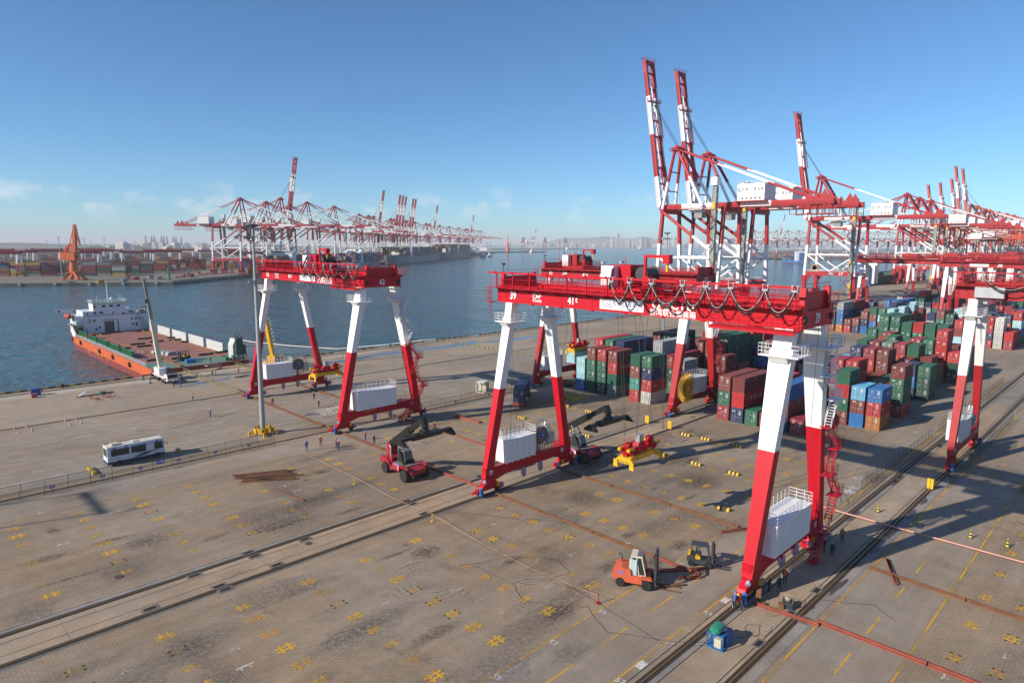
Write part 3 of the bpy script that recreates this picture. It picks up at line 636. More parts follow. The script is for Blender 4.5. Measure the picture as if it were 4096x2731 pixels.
    MB().rail([(3.4, Y1 - .5, 3.72), (8.0, Y1 - .5, 3.72)], 1.1, .03, 1.0, 1).obj('handrail', red, t); MB().rail([(3.0, -.6, 3.72), (8.0, -.6, 3.72)], 1.1, .03, 1.2, 1).obj('handrail', red, t)
    MB().box(3.6, 4.9, Y1 - .5, Y1 + .2, 4.6, 5.6).box(3.7, 4.8, Y1 - .6, Y1 - .1, 5.65, 6.4).obj('control_cabinet', mat('cabinet_grey', (.5, .48, .43), .5), t)
    for x in (-1.6, 1.9):
        for y in (-.45, Y1 - .45):
            if wraps: MB().lathe((x, y, .95), (0, 0, 1), [(0, .12), (.25, .3), (.7, .42), (1.3, .36), (1.5, .2)], 9).obj('tarpaulin_wrap', wrap_mat(), t, smooth=True)
    # zig-zag stairs on the outside of the far land leg
    if stairs:
        lx = lambda z: 8.2 - (z - 3.0) / 23.1 * 4.65
        lv = [.5, 3.7, 6.4, 9.3, 12.1, 14.9, 17.7, 20.6, 23.6]
        for i in range(len(lv) - 1):
            z0, z1 = lv[i], lv[i + 1]; mt = red if z1 < 15.5 else wht; yy = -1.75
            if i == 0: stair(t, ((3.2, yy - .1, .5), (6.4, yy - .1, 3.7)), .8, m=mt); continue
            a, c = (lx(z0) - .8, lx(z1) + 1.3) if i % 2 else (lx(z0) + 1.6, lx(z1) - .4)
            stair(t, ((a, yy, z0), (c, yy, z1)), .7, m=mt)
            px = c; q = MB().box(px - .9, px + .9, -2.35, -1.1, z1 - .09, z1); q.rail([(px - .9, -2.35, z1), (px + .9, -2.35, z1), (px + .9, -1.15, z1)], 1.1, .026, .6, 2); q.obj('stair_landing', mt, t)
        q = MB().box(2.6, 3.5, -2.4, -1.5, .35, .45); q.rail([(2.6, -2.4, .4), (3.5, -2.4, .4)], 1.4, .03, .45, 2); q.obj('stair_foot', red, t)
    # trolley
    ty = trolley
    q = MB().box(-3.6, 3.6, ty - 3.2, ty + 3.2, 28.7, 29.0)
    for x in (-3.35, 3.35):
        for y in (-2.8, 2.8): q.lathe((x - .1, ty + y, 28.62), (1, 0, 0), [(0, .3), (.2, .3)], 12)
    tr = q.obj('trolley_frame', red, t)
    MB().box(-2.2, 1.2, ty - .1, ty + 3.0, 29.5, 31.6).box(-2.2, 1.2, ty - .1, ty + 3.0, 29.0, 29.5).obj('machinery_house', red, tr)
    MB().box(-3.3, -2.25, ty + 1.6, ty + 3.4, 29.0, 31.5).obj('switch_cabinet', wht, tr)
    MB().lathe((-1.6, ty - 1.2, 30.6), (1, 0, 0), [(0, .85), (.12, .85), (.12, .65), (2.6, .65), (2.6, .85), (2.72, .85)], 20).obj('hoist_drum', DRK(), tr, smooth=True)
    q = MB().box(-2.8, -1.8, ty - 3.0, ty - 2.2, 29, 30.4).box(-1, .2, ty - 2.9, ty - 2.1, 29, 30.1).box(1.3, 2.7, ty - 1, ty + 1, 29, 30.3); q.obj('gearbox', red, tr)
    q = MB().beam((-2.6, ty - 2.4, 29), (-2.6, ty - 2.4, 32.8), .28, .28).beam((-2.6, ty - 2.3, 32.7), (-2.6, ty - 5.6, 32.7), .26, .34).box(-3.0, -2.2, ty - 5.7, ty - 4.9, 31.9, 32.9); q.obj('service_jib', red, tr)
    MB().box(-2.72, -2.48, ty - 5.4, ty - 5.2, 31.0, 31.9).obj('jib_hoist', YEL(), tr)
    MB().rail([(-3.6, ty - 3.2, 29), (3.6, ty - 3.2, 29), (3.6, ty + 3.2, 29), (-3.6, ty + 3.2, 29)], 1.1, .028, 1.0, 2, closed=True).obj('trolley_rail', red, tr)
    q = MB()
    for x in (-3.2, .5): q.box(x - .25, x + .25, ty + 3.0, ty + 3.3, 31.7, 32.0)
    q.obj('floodlight', STL(), tr)
    MB().tube((-1, ty + 1.5, 31.6), (-1, ty + 1.5, 32.6), .05, 5).obj('aerial', red, tr)
    # festoon cable loops
    if festoon == '-':
        ends = fest or [ty + .2, ty - 2.3, ty - 5.2, ty - 9.0, ty - 11.7, ty - 14.4, ty - 17.9, ty - 20.7]
        fm = BLK()
        for i in range(len(ends) - 1):
            a, b = ends[i], ends[i + 1]
            for k in range(4):
                pts = []
                for j in range(13):
                    u = j / 12; sgm = (abs(2 * u - 1)) ** 2.2; pts.append((-5.42 - .06 * k, a + (b - a) * (.5 + (u - .5) * (1 - .06 * k)), 29.75 - (2.55 - .08 * k) * (1 - sgm)))
                MB().path(pts, .036, 5).obj('festoon_cable', fm, t)
            MB().path([(-5.6, a + (b - a) * j / 10, 29.75 - 2.0 * (1 - (abs(j / 5 - 1)) ** 2.0)) for j in range(11)], .02, 4).obj('tow_rope', WTX, t)
        for y in ends:
            q = MB().box(-5.62, -5.1, y - .28, y + .28, 29.72, 29.9)
            for dy in (-.25, .25):
                for dx in (-.17, .17): q.lathe((-5.35 + dx - .04, y + dy, 30.27), (1, 0, 0), [(0, .09), (.08, .09)], 8)
                q.box(-5.5, -5.2, y + dy - .03, y + dy + .03, 29.85, 30.3)
            q.obj('festoon_carrier', STL(), t)
        MB().path([(-5.4, ty + .2, 29.8), (-5.2, ty + .6, 29.0), (-4.4, ty + 1.2, 29.2), (-3.6, ty + 1.5, 30.6), (-3.0, ty + 1.8, 31.4)], .16, 6).obj('festoon_cable', fm, t)
    # hoist ropes
    if ropes_to:
        (sy, sz) = ropes_to; q = MB()
        for x in (-2.6, 2.6):
            for y in (-1.1, 1.1):
                q.tube((x * .9, ty + y * 1.6, 28.7), (x * 1.15, sy + y * .75, sz), .028, 4); q.tube((x * .35, ty + y * 1.9, 28.7), (x * 1.1, sy + y * .7, sz), .026, 4)
        q.obj('hoist_rope', ROPE(), t)
    for x, y in ((-7.0, 37.0), (4.4, -1.0), (7.2, -1.4)):
        MB().path([(x * .55, y, 26.1), (x * .56, y + .05, 16), (x * .62, y - .1, 6), (x * .6, y, 2.2)], .022, 4).obj('hanging_cable', ROPE(), t)
    # lettering on the near face of the near girder, and on the land end beam
    xf = -3.975
    if num:
        text(num, 1.05, (xf - .02, 36.85, 27.05), '-x', t, WTX, 'number', .85, bold=.03)
        text('41', .95, (xf - .02, 26.6, 27.0), '-x', t, WTX, 'load_marking', .85, bold=.03); text('t', .75, (xf - .02, 25.75, 27.2), '-x', t, WTX, 'load_marking', .9, bold=.03)
        text('CMP', .52, (xf - .02, 32.4, 27.2), '-x', t, WTX, 'maker_mark', 1.0, bold=.01); text('青岛装备', .30, (xf - .02, 32.4, 26.62), '-x', t, WTX, 'maker_mark', 1.0, bold=.01)
        a = [(math.cos(R(60 + i * 12)), math.sin(R(60 + i * 12))) for i in range(22)]
        MB().path([(xf - .03, 32.85 - p[0] * .42, 27.25 + p[1] * .38) for p in a], .03, 4).obj('maker_mark', WTX, t)
        text(num, 1.0, (-.15, -1.79, 26.95), '-y', t, WTX, 'number', .85, bold=.03)
    if cab: MB().box(-5.0, -4.0, 33.5, 37.2, 26.4, 28.0).obj('grey_cabinet', STL(), t)
    if sign:
        s = MB().box(xf - .05, xf - .02, 15.9 + so, 22.1 + so, 26.4, 27.6).obj('port_sign', WTX, t)
        text('山东港口', .52, (xf - .06, 19.6 + so, 27.12), '-x', s, NAVT, 'sign_text'); text('青岛港', .52, (xf - .06, 17.1 + so, 27.12), '-x', s, NAVT, 'sign_text')
        text('SHANDONG PORT GROUP', .14, (xf - .06, 19.6 + so, 26.7), '-x', s, NAVT, 'sign_text'); text('Qingdao Port', .16, (xf - .06, 17.1 + so, 26.7), '-x', s, NAVT, 'sign_text')
        gold = mat('logo_gold', (.55, .33, .05), .5)
        MB().path([(xf - .06, 21.5 + so - .42 * math.cos(R(60 + i * 15)), 27.0 + .42 * math.sin(R(60 + i * 15))) for i in range(13)], .045, 4).obj('sign_emblem', gold, s)
        text('G', .5, (xf - .065, 21.4 + so, 26.95), '-x', s, NAVT, 'sign_emblem', bold=.0)
        text('QQCTU', .98, (xf - .02, 12.2 + so, 27.45), '-x', t, WTX, 'company_name', 1.08, bold=.035)
        for y in (13.75 + so, 12.95 + so): MB().prism([(y - .22, 27.02), (y + .2, 27.02), (y + .02, 27.2)], 0, xf - .035, xf - .022).obj('company_mark', YEL(), t)
        text('前湾联合集装箱', .60, (xf - .02, 12.2 + so, 26.52), '-x', t, WTX, 'company_name', 1.0, bold=.012)
        text('高压危险 请勿靠近', .22, (-2.5, -.62, 3.1), '-y', t, YEL(), 'warning_text')
    return t
def make_spreader(label, loc, group, length=12.2, rot=0):
    t = thing('spreader', label, 'spreader', loc, rot, group); Y = YEL(); RD = RED(); L = length / 2; hw = min(3.6, L - .1)
    q = MB()
    for y in (-.62, .62): q.box(-L + .3, L - .3, y - .2, y + .2, .25, .85)
    q.box(-min(1.7, L * .5), min(1.7, L * .5), -.9, .9, .35, .9); fr = q.obj('main_frame', Y, t)
    text('ZPMC', .42, (.3, -.83, .55), '-y', fr, BTX, 'maker_name', 1.2)
    text('ZPMC', .42, (-1.0, .83, .55), '+y', fr, BTX, 'maker_name', 1.2)
    m, nt, b = _nt('hazard_stripes'); N = nt.nodes.new; Lk = nt.links.new; tcx = N('ShaderNodeTexCoord'); w = N('ShaderNodeTexWave'); w.wave_profile = 'SAW'; w.inputs['Scale'].default_value = 1.6; w.bands_direction = 'DIAGONAL'
    c = N('ShaderNodeValToRGB'); c.color_ramp.interpolation = 'CONSTANT'; c.color_ramp.elements[0].color = (.72, .40, .012, 1); c.color_ramp.elements[1].position = .6; c.color_ramp.elements[1].color = (.03, .03, .03, 1); Lk(tcx.outputs['Object'], w.inputs[0]); Lk(w.outputs[0], c.inputs[0]); Lk(c.outputs[0], b.inputs['Base Color'])
    for s in (-1, 1):
        e = MB().prism([(-1.22, 0), (1.22, 0), (1.22, .32), (.8, .75), (-.8, .75), (-1.22, .32)], 0, min(s * L, s * (L - .45)), max(s * L, s * (L - .45))).obj('end_beam', Y, t)
        MB().prism([(-1.15, .05), (1.15, .05), (1.0, .32), (-1.0, .32)], 0, s * (L + .004) - .003, s * (L + .004) + .003).obj('hazard_panel', m, e)
        for y in (-1.15, 1.15): MB().prism([(-.35, -.55), (.3, -.55), (.25, .35), (-.25, .35)], 0, s * L - .06 + s * .1, s * L + .06 + s * .1).obj('corner_guide', Y, e).location = (0, y, 0)
    q = MB()
    for s in (-1, 1): q.box(s * (hw - .7) - .35, s * (hw - .7) + .35, -.9, .9, 1.1, 1.6); q.lathe((s * (hw - .7), -.25, 1.9), (0, 1, 0), [(0, .55), (.1, .55), (.1, .42), (.4, .42), (.4, .55), (.5, .55)], 16)
    q.box(-hw, hw, -.3, .3, .95, 1.3); q.prism([(-1.0, 1.3), (1.0, 1.3), (.6, 2.1), (-.6, 2.1)], 1, -.4, .4); q.obj('headblock', RD, t)
    for s in (-1, 1):
        for y in (-.65, .65): MB().box(s * (hw - .2) - .5, s * (hw - .2) + .5, y - .2, y + .2, 1.55, 1.85).obj('headblock_cap', Y, t)
    MB().rail([(-hw, -.95, 1.0), (hw, -.95, 1.0), (hw, .95, 1.0), (-hw, .95, 1.0)], 1.0, .03, .9, 1, closed=True).obj('guard_rail', RD, t)
    MB().box(-.4, .4, -.3, .3, 2.1, 3.0).obj('cable_basket', STL(), t)
    q = MB()
    for k in range(8): a = 2 * math.pi * k / 8; q.tube((-2.2 + .5 * math.cos(a), .5 * math.sin(a), 1.4), (-2.2 + .62 * math.cos(a), .62 * math.sin(a), 2.9), .025, 4)
    q.obj('cable_basket', RD, t)
    return t
G39 = make_rmg('gantry_crane', 'red and white gantry crane numbered 39 standing nearest, festoon cables along its girder', '39', 66.8, 26.1, trolley=19.2, ropes_to=(17.8, 11.2))
make_spreader('yellow and red container spreader hanging under crane 39 above the yard', (65.7, 43.9, 8.2), 'container spreaders', 6.06)
G62 = make_rmg('gantry_crane', 'red and white gantry crane numbered 62 parked across the road by the deck ship', '62', 68.0, 103.6, trolley=18.6, ropes_to=(17.3, 10.0))
make_spreader('yellow and red container spreader hanging under crane 62 before its seaward sill', (66.4, 120.7, 7.0), 'container spreaders', 6.06)
G37 = make_rmg('gantry_crane', 'older gantry crane 37 behind crane 39, with big yellow cable reel', '37', 121.8, 68.5, red=RED2(), trolley=30.5, ropes_to=(31.8, 11.4), wraps=False, festoon='none', stairs=True, land_reel=True)
make_spreader('spreader on crane 37 gripping a light blue container', (122.8, 100.4, 8.45), 'container spreaders', 6.06)
GR = make_rmg('gantry_crane', 'gantry crane cut off by the right edge, grey festoon and port sign on its girder', None, 125.2, -16.0, red=RED2(), trolley=8.0, wraps=False, stairs=True, so=8.0, fest=[36.5, 29.5, 22.5, 15.5, 8.2], cab=True)
# more gantries further back in the yard, same pattern, plain
def far_rmg(label, U, V0, num=None, reuse=None):
    if reuse: return dup(reuse, (U, V0, 0), None, label)
    t = make_rmg('gantry_crane', label, None, U, V0, red=RED2(), full=False, wraps=False)
    MB().box(-3.6, 3.6, 15, 21, 28.7, 30.6).obj('trolley', RED2(), t)
    if num:
        MB().box(-4.02, -3.98, 24, 30, 26.5, 27.6).obj('port_sign', WTX, t); text(num, 1.2, (-4.0, 20.5, 27.1), '-x', t, WTX, 'number', bold=.03); text('41t', 1.1, (-4.0, 10, 27.1), '-x', t, WTX, 'load_marking', bold=.03)
    return t
G38 = far_rmg('gantry crane numbered 38, its girder showing above the container rows at right', 308, 26.1, '38')
G31 = far_rmg('gantry crane numbered 31, further back and left of crane 38', 425, 68.5, '31')
FR = [far_rmg('plain gantry crane right behind crane 38 in the yard', 372, 26.1)]
for i, (u, v) in enumerate([(345, 68.5), (395, -16), (520, 26.1), (480, 68.5), (610, 68.5), (705, 26.1), (330, -16), (455, -16), (590, -16), (800, 68.5), (930, 26.1)]):
    FR.append(far_rmg(f'distant red gantry crane in the right-hand yard, {ORD[i]} nearest of those behind crane 38', u, v, reuse=FR[0]))

# ------------------------------------------------------------------ shipping containers
CP = mat('container_paint', None, .55, var=.18, scale=.8, streak=.22, tint=(.17, .10, .07, .60, .55))
CD = mat('container_door_paint', None, .55, var=.2, scale=1.1, streak=.25, tint=(.17, .10, .07, .60, .5))
CM = mat('container_marking', (.72, .72, .70), .6, var=.1)
CDK = mat('container_gasket', (.02, .02, .02), .8)
CCOL = {'c': ('crimson', (.27, .026, .040)), 'b': ('brown', (.185, .042, .034)), 'g': ('green', (.022, .115, .068)), 'd': ('dark green', (.014, .062, .042)), 'r': ('bright red', (.40, .024, .026)), 'n': ('navy', (.022, .036, .095)),
        'B': ('blue', (.025, .13, .36)), 's': ('sky blue', (.12, .38, .56)), 'l': ('pale blue', (.33, .56, .60)), 'o': ('orange', (.40, .15, .04)), 'G': ('grey-green', (.13, .18, .145)), 'w': ('off-white', (.50, .49, .46)), 'x': ('grey', (.28, .30, .31)), 't': ('teal', (.03, .22, .17)), 'y': ('yellow', (.55, .36, .05))}
def container_meshes(L, H, tagname):
    def side(q, y, s):
        n = int(L / .29); p = []
        for i in range(n):
            x = .12 + i * (L - .24) / n; w = (L - .24) / n
            p += [(x, y), (x + w * .36, y), (x + w * .5, y - s * .045), (x + w * .86, y - s * .045)]
        p.append((L - .12, y)); vs = []; fs = []
        for a, c in p: vs += [(a, c, .16), (a, c, H - .1)]
        for i in range(len(p) - 1): f = (2 * i, 2 * i + 2, 2 * i + 3, 2 * i + 1); fs.append(f if s < 0 else f[::-1])
        q.add(vs, fs)
    def endwall(q, x, s):
        n = 8; p = []
        for i in range(n):
            y = -1.1 + i * 2.2 / n; w = 2.2 / n; p += [(y, x), (y + w * .36, x), (y + w * .5, x - s * .05), (y + w * .86, x - s * .05)]
        p.append((1.1, x)); vs = []; fs = []
        for a, c in p: vs += [(c, a, .16), (c, a, H - .1)]
        for i in range(len(p) - 1): fs.append((2 * i, 2 * i + 2, 2 * i + 3, 2 * i + 1))
        q.add(vs, fs)
    out = {}
    for kind in ('door', 'wall'):
        q = MB(); side(q, -1.19, -1); side(q, 1.19, 1)
        for y in (-1.22, 1.22):
            a, c = (y, y + .12) if y < 0 else (y - .12, y); q.box(0, L, a, c, 0, .16); q.box(.0, L, a, c, H - .1, H - .004)
            for x in (0, L - .14): q.box(x, x + .14, a, c, .16, H - .1)
        for x in (0, L - .12): q.box(x, x + .12, -1.1, 1.1, 0, .16); q.box(x, x + .12, -1.1, 1.1, H - .12, H - .004)
        n = int(L / .55)
        for i in range(n): x = .12 + i * (L - .24) / n; q.box(x, x + (L - .24) / n * .62, -1.1, 1.1, H - .06, H - .018)
        q.box(.1, L - .1, -1.12, 1.12, H - .09, H - .045); q.box(.1, L - .1, -1.1, 1.1, .1, .15)
        endwall(q, L - .06, -1)
        if kind == 'wall': endwall(q, .06, 1)
        out[kind] = q.mesh('container_' + tagname, CP)
    q = MB().box(.035, .075, -.53, .53, .17, H - .13)
    for z in (.55, 1.0, 1.5, 2.0): q.box(.022, .036, -.5, .5, z - .11, z + .11)
    dr = q.mesh('door', CD)
    q = MB()
    for y in (-.27, .27):
        q.tube((.0, y, .2), (.0, y, H - .16), .022, 5)
        for z in (.35, 1.05, H - .35): q.box(-.02, .04, y - .07, y + .07, z - .03, z + .03)
        q.box(-.04, 0, y - .02, y + .3, 1.02, 1.07)
    rods = q.mesh('lock_bars', mat('lock_bar_steel', (.34, .34, .33), .5, metal=.4))
    return out, dr, rods
C20 = container_meshes(6.06, 2.59, 'twenty'); C40 = container_meshes(12.19, 2.9, 'forty')
MK = []
for sd in range(5):
    rr = random.Random(sd); q = MB(); H = 2.59
    for _ in range(9):
        y = rr.uniform(-.95, .85); z = rr.uniform(.5, 2.1); w = rr.uniform(.06, .2); h = rr.choice([.05, .06, .09]); q.add([(-.006, y + w, z), (-.006, y, z), (-.006, y, z + h), (-.006, y + w, z + h)], [(0, 1, 2, 3)])
    for k in range(4): z = 2.2 - k * .22; q.add([(-.006, -.4, z), (-.006, -.85 + .1 * (k % 2), z), (-.006, -.85 + .1 * (k % 2), z + .07), (-.006, -.4, z + .07)], [(0, 1, 2, 3)])
    if sd % 2: q.add([(-.006, .9, 2.12), (-.006, .4, 2.12), (-.006, .4, 2.27), (-.006, .9, 2.27)], [(0, 1, 2, 3)])
    MK.append(q.mesh('door_marking', CM))
q = MB()
for k in range(7): x = 4.4 + (k % 4) * .2; z = 2.15 - (k // 4) * .2; q.add([(x, -1.243, z), (x + .12, -1.243, z), (x + .12, -1.243, z + .1), (x, -1.243, z + .1)], [(0, 1, 2, 3)])
q.add([(.25, -1.243, 2.1), (.75, -1.243, 2.1), (.75, -1.243, 2.24), (.25, -1.243, 2.24)], [(0, 1, 2, 3)])
SIDEMK = q.mesh('side_marking', CM)
SITEMS = [0]
crnd = random.Random(11)
def container(col, loc, big, label, group, end=None, mark=True, detail=True, txt=None, sidetxt=None):
    mset, dr, rods = C40 if big else C20; H = 2.9 if big else 2.59
    end = end or ('wall' if crnd.random() < .28 else 'door')
    nm, c = CCOL[col]; k = crnd.uniform(.86, 1.16); c = (c[0] * k, c[1] * k * crnd.uniform(.95, 1.05), c[2] * k, 1)
    o = mobj('container', mset[end], None, loc); o.color = c; tag(o, label, 'container', group)
    if end == 'door':
        for y in (-.555, .555):
            d = mobj('door', dr, o, (0, y, 0)); d.color = c
            if detail: mobj('lock_bars', rods, d)
        if mark: mobj('door_marking', crnd.choice(MK), o)['kind'] = 'stuff'
    elif mark:
        MBm = MK[1] if crnd.random() < .5 else None
        if MBm and crnd.random() < .5: mobj('end_marking', MBm, o, (.01, 0, 0))['kind'] = 'stuff'
    if mark and detail and crnd.random() < .7: mobj('side_marking', SIDEMK, o, (0, 0, H - 2.59))['kind'] = 'stuff'
    if txt: text(txt, .30, (-.012, .55, H - .32), '-x', o, CM, 'company_text', bold=.02)
    if sidetxt: text(sidetxt[0], sidetxt[1], ((12.19 if big else 6.06) * sidetxt[2], -1.247, H * .55), '-y', o, CM, 'company_text', bold=.012)
    return o
RA = lambda r: 61.1 - 2.875 * r - 1.22
RB = lambda r: 97.2 - 3.03 * r - 1.22
UB = lambda b: 118.3 + 6.75 * b
TEXTS = {('A', 0, 0, 2): ('tex', None), ('A', 0, 1, 1): (None, ('中 海 海 运', .75, .42)), ('A', 0, 3, 0): ('tex', None), ('A', 0, 5, 0): ('CAI', None), ('A', 2, 7, 1): ('tex', None), ('A', 2, 8, 1): ('CAI', ('CAI', .4, .2)), ('A', 2, 8, 2): (None, ('SITC', .75, .62)),
         ('B', 0, 1, 3): ('tex', None), ('B', 0, 2, 3): ('CAI', None), ('B', 0, 3, 3): ('tex', None), ('B', 0, 3, 2): (None, ('中 海 海 运', .5, .55)), ('B', 0, 6, 1): ('CAI', ('CAI', .4, .2)), ('B', 0, 5, 2): ('tex', None)}
LAY = {'A': {0: {0: 'Cgb', 1: 'nrb', 2: 'g', 3: 'b', 4: 'nbB', 5: 'c'}, 2: {0: 'gb', 1: 'bg', 2: 'gbr', 3: 'rb', 4: 'dd', 6: 'bgrg', 7: 'Bbs', 8: 'orB'},
             4: {0: 'bgc', 1: 'gb', 2: 'gbgc', 3: 'ggn', 4: 'bbrc', 5: 'grrr', 6: 'gb', 7: 'cb', 8: 'rggb'}, 5: {0: 'bb', 1: 'gg', 2: 'bg', 3: 'bb', 4: 'gb', 6: 'bg', 7: 'db'}, 6: {2: 'bg', 3: 'gb', 4: 'bb', 5: 'gb', 6: 'gg'}, 7: {0: 'bb', 1: 'gb', 2: 'gbs', 3: 'bbbn', 4: 'rbrc', 5: 'gcbb', 6: 'bb', 7: 'nBn', 8: 'ddg'},
             8: {1: 'gb', 2: 'bg', 3: 'ggb', 4: 'bbg', 5: 'gb', 6: 'bgb'}, 9: {0: 'bb', 1: 'gg', 2: 'gbgg', 3: 'bbcb', 4: 'gbGG', 5: 'bbrc', 6: 'bggg', 7: 'gbb'}, 10: {0: 'gb', 2: 'bgg', 3: 'gb', 4: 'bgb', 5: 'ggb', 6: 'bg', 7: 'gb'}, 11: {0: 'bg', 1: 'bb', 2: 'ggb', 3: 'gbgg', 4: 'cbb', 5: 'bgbc', 6: 'gbgg', 7: 'rrrrr', 8: 'ddr'},
             12: {1: 'bgb', 2: 'ggbb', 3: 'bgg', 4: 'gbg', 5: 'bbg', 6: 'gbb'}, 13: {0: 'bgbg', 1: 'bgbgg', 2: 'gbggg', 3: 'bgGgg', 4: 'bgbgr', 5: 'gcggg', 6: 'gbggg', 7: 'bgb', 8: 'gbb'}},
       'B': {0: {0: 'Bll', 1: 'dggb', 2: 'dggr', 3: 'Ggrb', 5: 'rtbg', 6: 'wrng'}, 1: {0: 'bbgr', 1: 'gbdg', 2: 'bgnn'}, 2: {4: 'bgBx', 5: 'gdc', 6: 'gbx'}, 3: {3: 'bbb'}, 4: {1: 'bbbb', 2: 'bbbd', 3: 'gggr', 5: 'gbbb', 6: 'dddb', 7: 'bbb'},
             5: {0: 'ggb', 5: 'bggg', 6: 'gddg', 7: 'bb'}, 7: {0: 'bbg', 1: 'gbb', 2: 'gbgr', 3: 'bggc', 4: 'gbb', 5: 'gggb', 6: 'bgBgr', 7: 'nBb'}, 9: {1: 'bgb', 2: 'ggbb', 3: 'gbBx', 4: 'cbg', 5: 'bggr', 6: 'gbb', 7: 'bgb'}, 11: {0: 'gb', 1: 'bgg', 3: 'bgb', 4: 'ggr', 6: 'gbgg', 7: 'bb'}}}
FORTY = {('A', 0, r) for r in range(9)} | {('B', 1, r) for r in range(3)} | {('B', 2, 5), ('B', 2, 4), ('A', 13, 1), ('A', 13, 2), ('B', 5, 5), ('B', 5, 6), ('B', 4, 1), ('B', 4, 2)}
CCOL['C'] = CCOL['c']
HIDBOX = []; HID = set()      # boxes buried in the stacks, out of sight: kept as plain geometry in the mass below
for w_ in 'c-h j-l x-y 10-17 1d-1e 1h-1k 1p 1r-1z 21 23-27 29 2b 2d-2i 2k-2m 2o-2p 2s 2w-2x 34-3h 3j 3l-3p 3r-3t 3v-3x 3z-40 43-44 47-48 4a 4c-4o 4r-50 52-57 59-5a 5l-5q 5s-66 68-69 6d-6f 6i-6k 6n-6p 6s-6u 6x-70 72-73 7v-7x 7z-81 83-85 87-89 8e 8h-8m 8o-8q 8s-8u 8w 94 97-9c 9e 9i 9k-9l 9n-9o 9q-9s 9u-9w 9y-a5 ad-ai ak-am ao-as av-aw ay-bf bi-bj bm-bn bq-br bx-c0 c3-c4 cf-cn cp-cy d0-d4 db-dg di-dq ds-du dz-e4 e6-eb ed-ee eg-ei ek-em es-f1 f3-f4 f7-f9 fs fw g0-g2 g4-g7 gb-gc ge-gf gh-gp gr-gt gv-h1 h3-h5 h7-h8 ha-hc he-hg hi-hk hm hq-hs hu-i5 i7-i9'.split():
    a_, _, z_ = w_.partition('-'); HID.update(range(int(a_, 36), int(z_ or a_, 36) + 1))
def lay(block, u0, table, rowv, where, big_all=None):
    bays = sorted(table)
    for bi, b in enumerate(bays):
        for ri, r in enumerate(sorted(table[b])):
            big = (block, b, r) in FORTY if big_all is None else random.Random(b * 100 + r).random() < big_all; h = 2.9 if big else 2.59
            for k, c in enumerate(table[b][r]):
                SITEMS[0] += 1
                if SITEMS[0] - 1 in HID: HIDBOX.append((u0(b), u0(b) + (12.19 if big else 6.06), rowv(r) - 1.22, rowv(r) + 1.22, k * (h + .012) + .02, k * (h + .012) + h, 'bcgBxnroyw'.index({'d': 'g', 'C': 'c', 'G': 'g', 's': 'B', 'l': 'x', 't': 'g'}.get(c, c)))); continue
                tx = TEXTS.get((block, b, r, k), (None, None))
                lab = f'{CCOL[c][0]} container, {["bottom", "second", "third", "fourth", "fifth"][k]} tier, {ORD[ri]} stack from left, {"front" if bi == 0 else ORD[bi]} row, {where}'
                container(c, (u0(b) + (crnd.uniform(-.06, .06) if k else 0), rowv(r) + (crnd.uniform(-.04, .04) if k else 0), k * (h + .012) + .02), big, lab, f'containers in the {where}', txt=tx[0], sidetxt=tx[1], end='door' if tx[0] else None, detail=b < 12)
lay('A', UB, LAY['A'], RA, 'near right block'); lay('B', UB, LAY['B'], RB, 'block under crane 37')
# the pale blue box in the grip of crane 37
container('l', (119.85, 100.4, 5.83), False, 'pale blue container held by the spreader of crane 37 beside the front stacks', 'containers in the block under crane 37', end='wall')
# second blocks beyond the cross road
def rnd_block(seed, bays, rows, palette, lo, hi, special=None):
    rr = random.Random(seed); t = {}
    for b in bays:
        t[b] = {r: ''.join(rr.choice(palette) for _ in range(rr.randint(lo, hi))) for r in rows if rr.random() < .9}
    for (b, r), s in (special or {}).items(): t[b][r] = s
    return t
TA2 = rnd_block(5, range(0, 9, 2), range(0, 9), 'ggbbbrrcnBxl', 3, 4, {(0, 7): 'wwww', (0, 8): 'cr', (0, 6): 'rnrr', (0, 5): 'orrr'})
TB2 = rnd_block(6, range(0, 7, 2), range(0, 8), 'bbbgnnBBrl', 3, 4, {(0, 1): 'oBBx', (0, 0): 'bgb', (0, 2): 'rb', (0, 3): 'nb', (2, 3): 'bgb'})
lay('A2', lambda b: 270.2 + 6.75 * b, TA2, RA, 'block past the road', .3); lay('B2', lambda b: 277.6 + 6.75 * b, TB2, RB, 'seaward block past it', .3)
fz = [o for o in COL.objects if o.get('label', '').startswith('blue container') and 'second stack' in o['label'] and 'front row, seaward' in o['label']]
for o in fz: text('FESCO', .8, (3.1, -1.247, 1.35), '-y', o, CM, 'company_text', bold=.02)
fz = [o for o in COL.objects if o.get('label', '').startswith('grey container, fourth tier, second stack') and 'front row, seaward' in o['label']]
for o in fz: text('FESCO', .8, (3.1, -1.247, 1.35), '-y', o, CM, 'company_text', bold=.02)
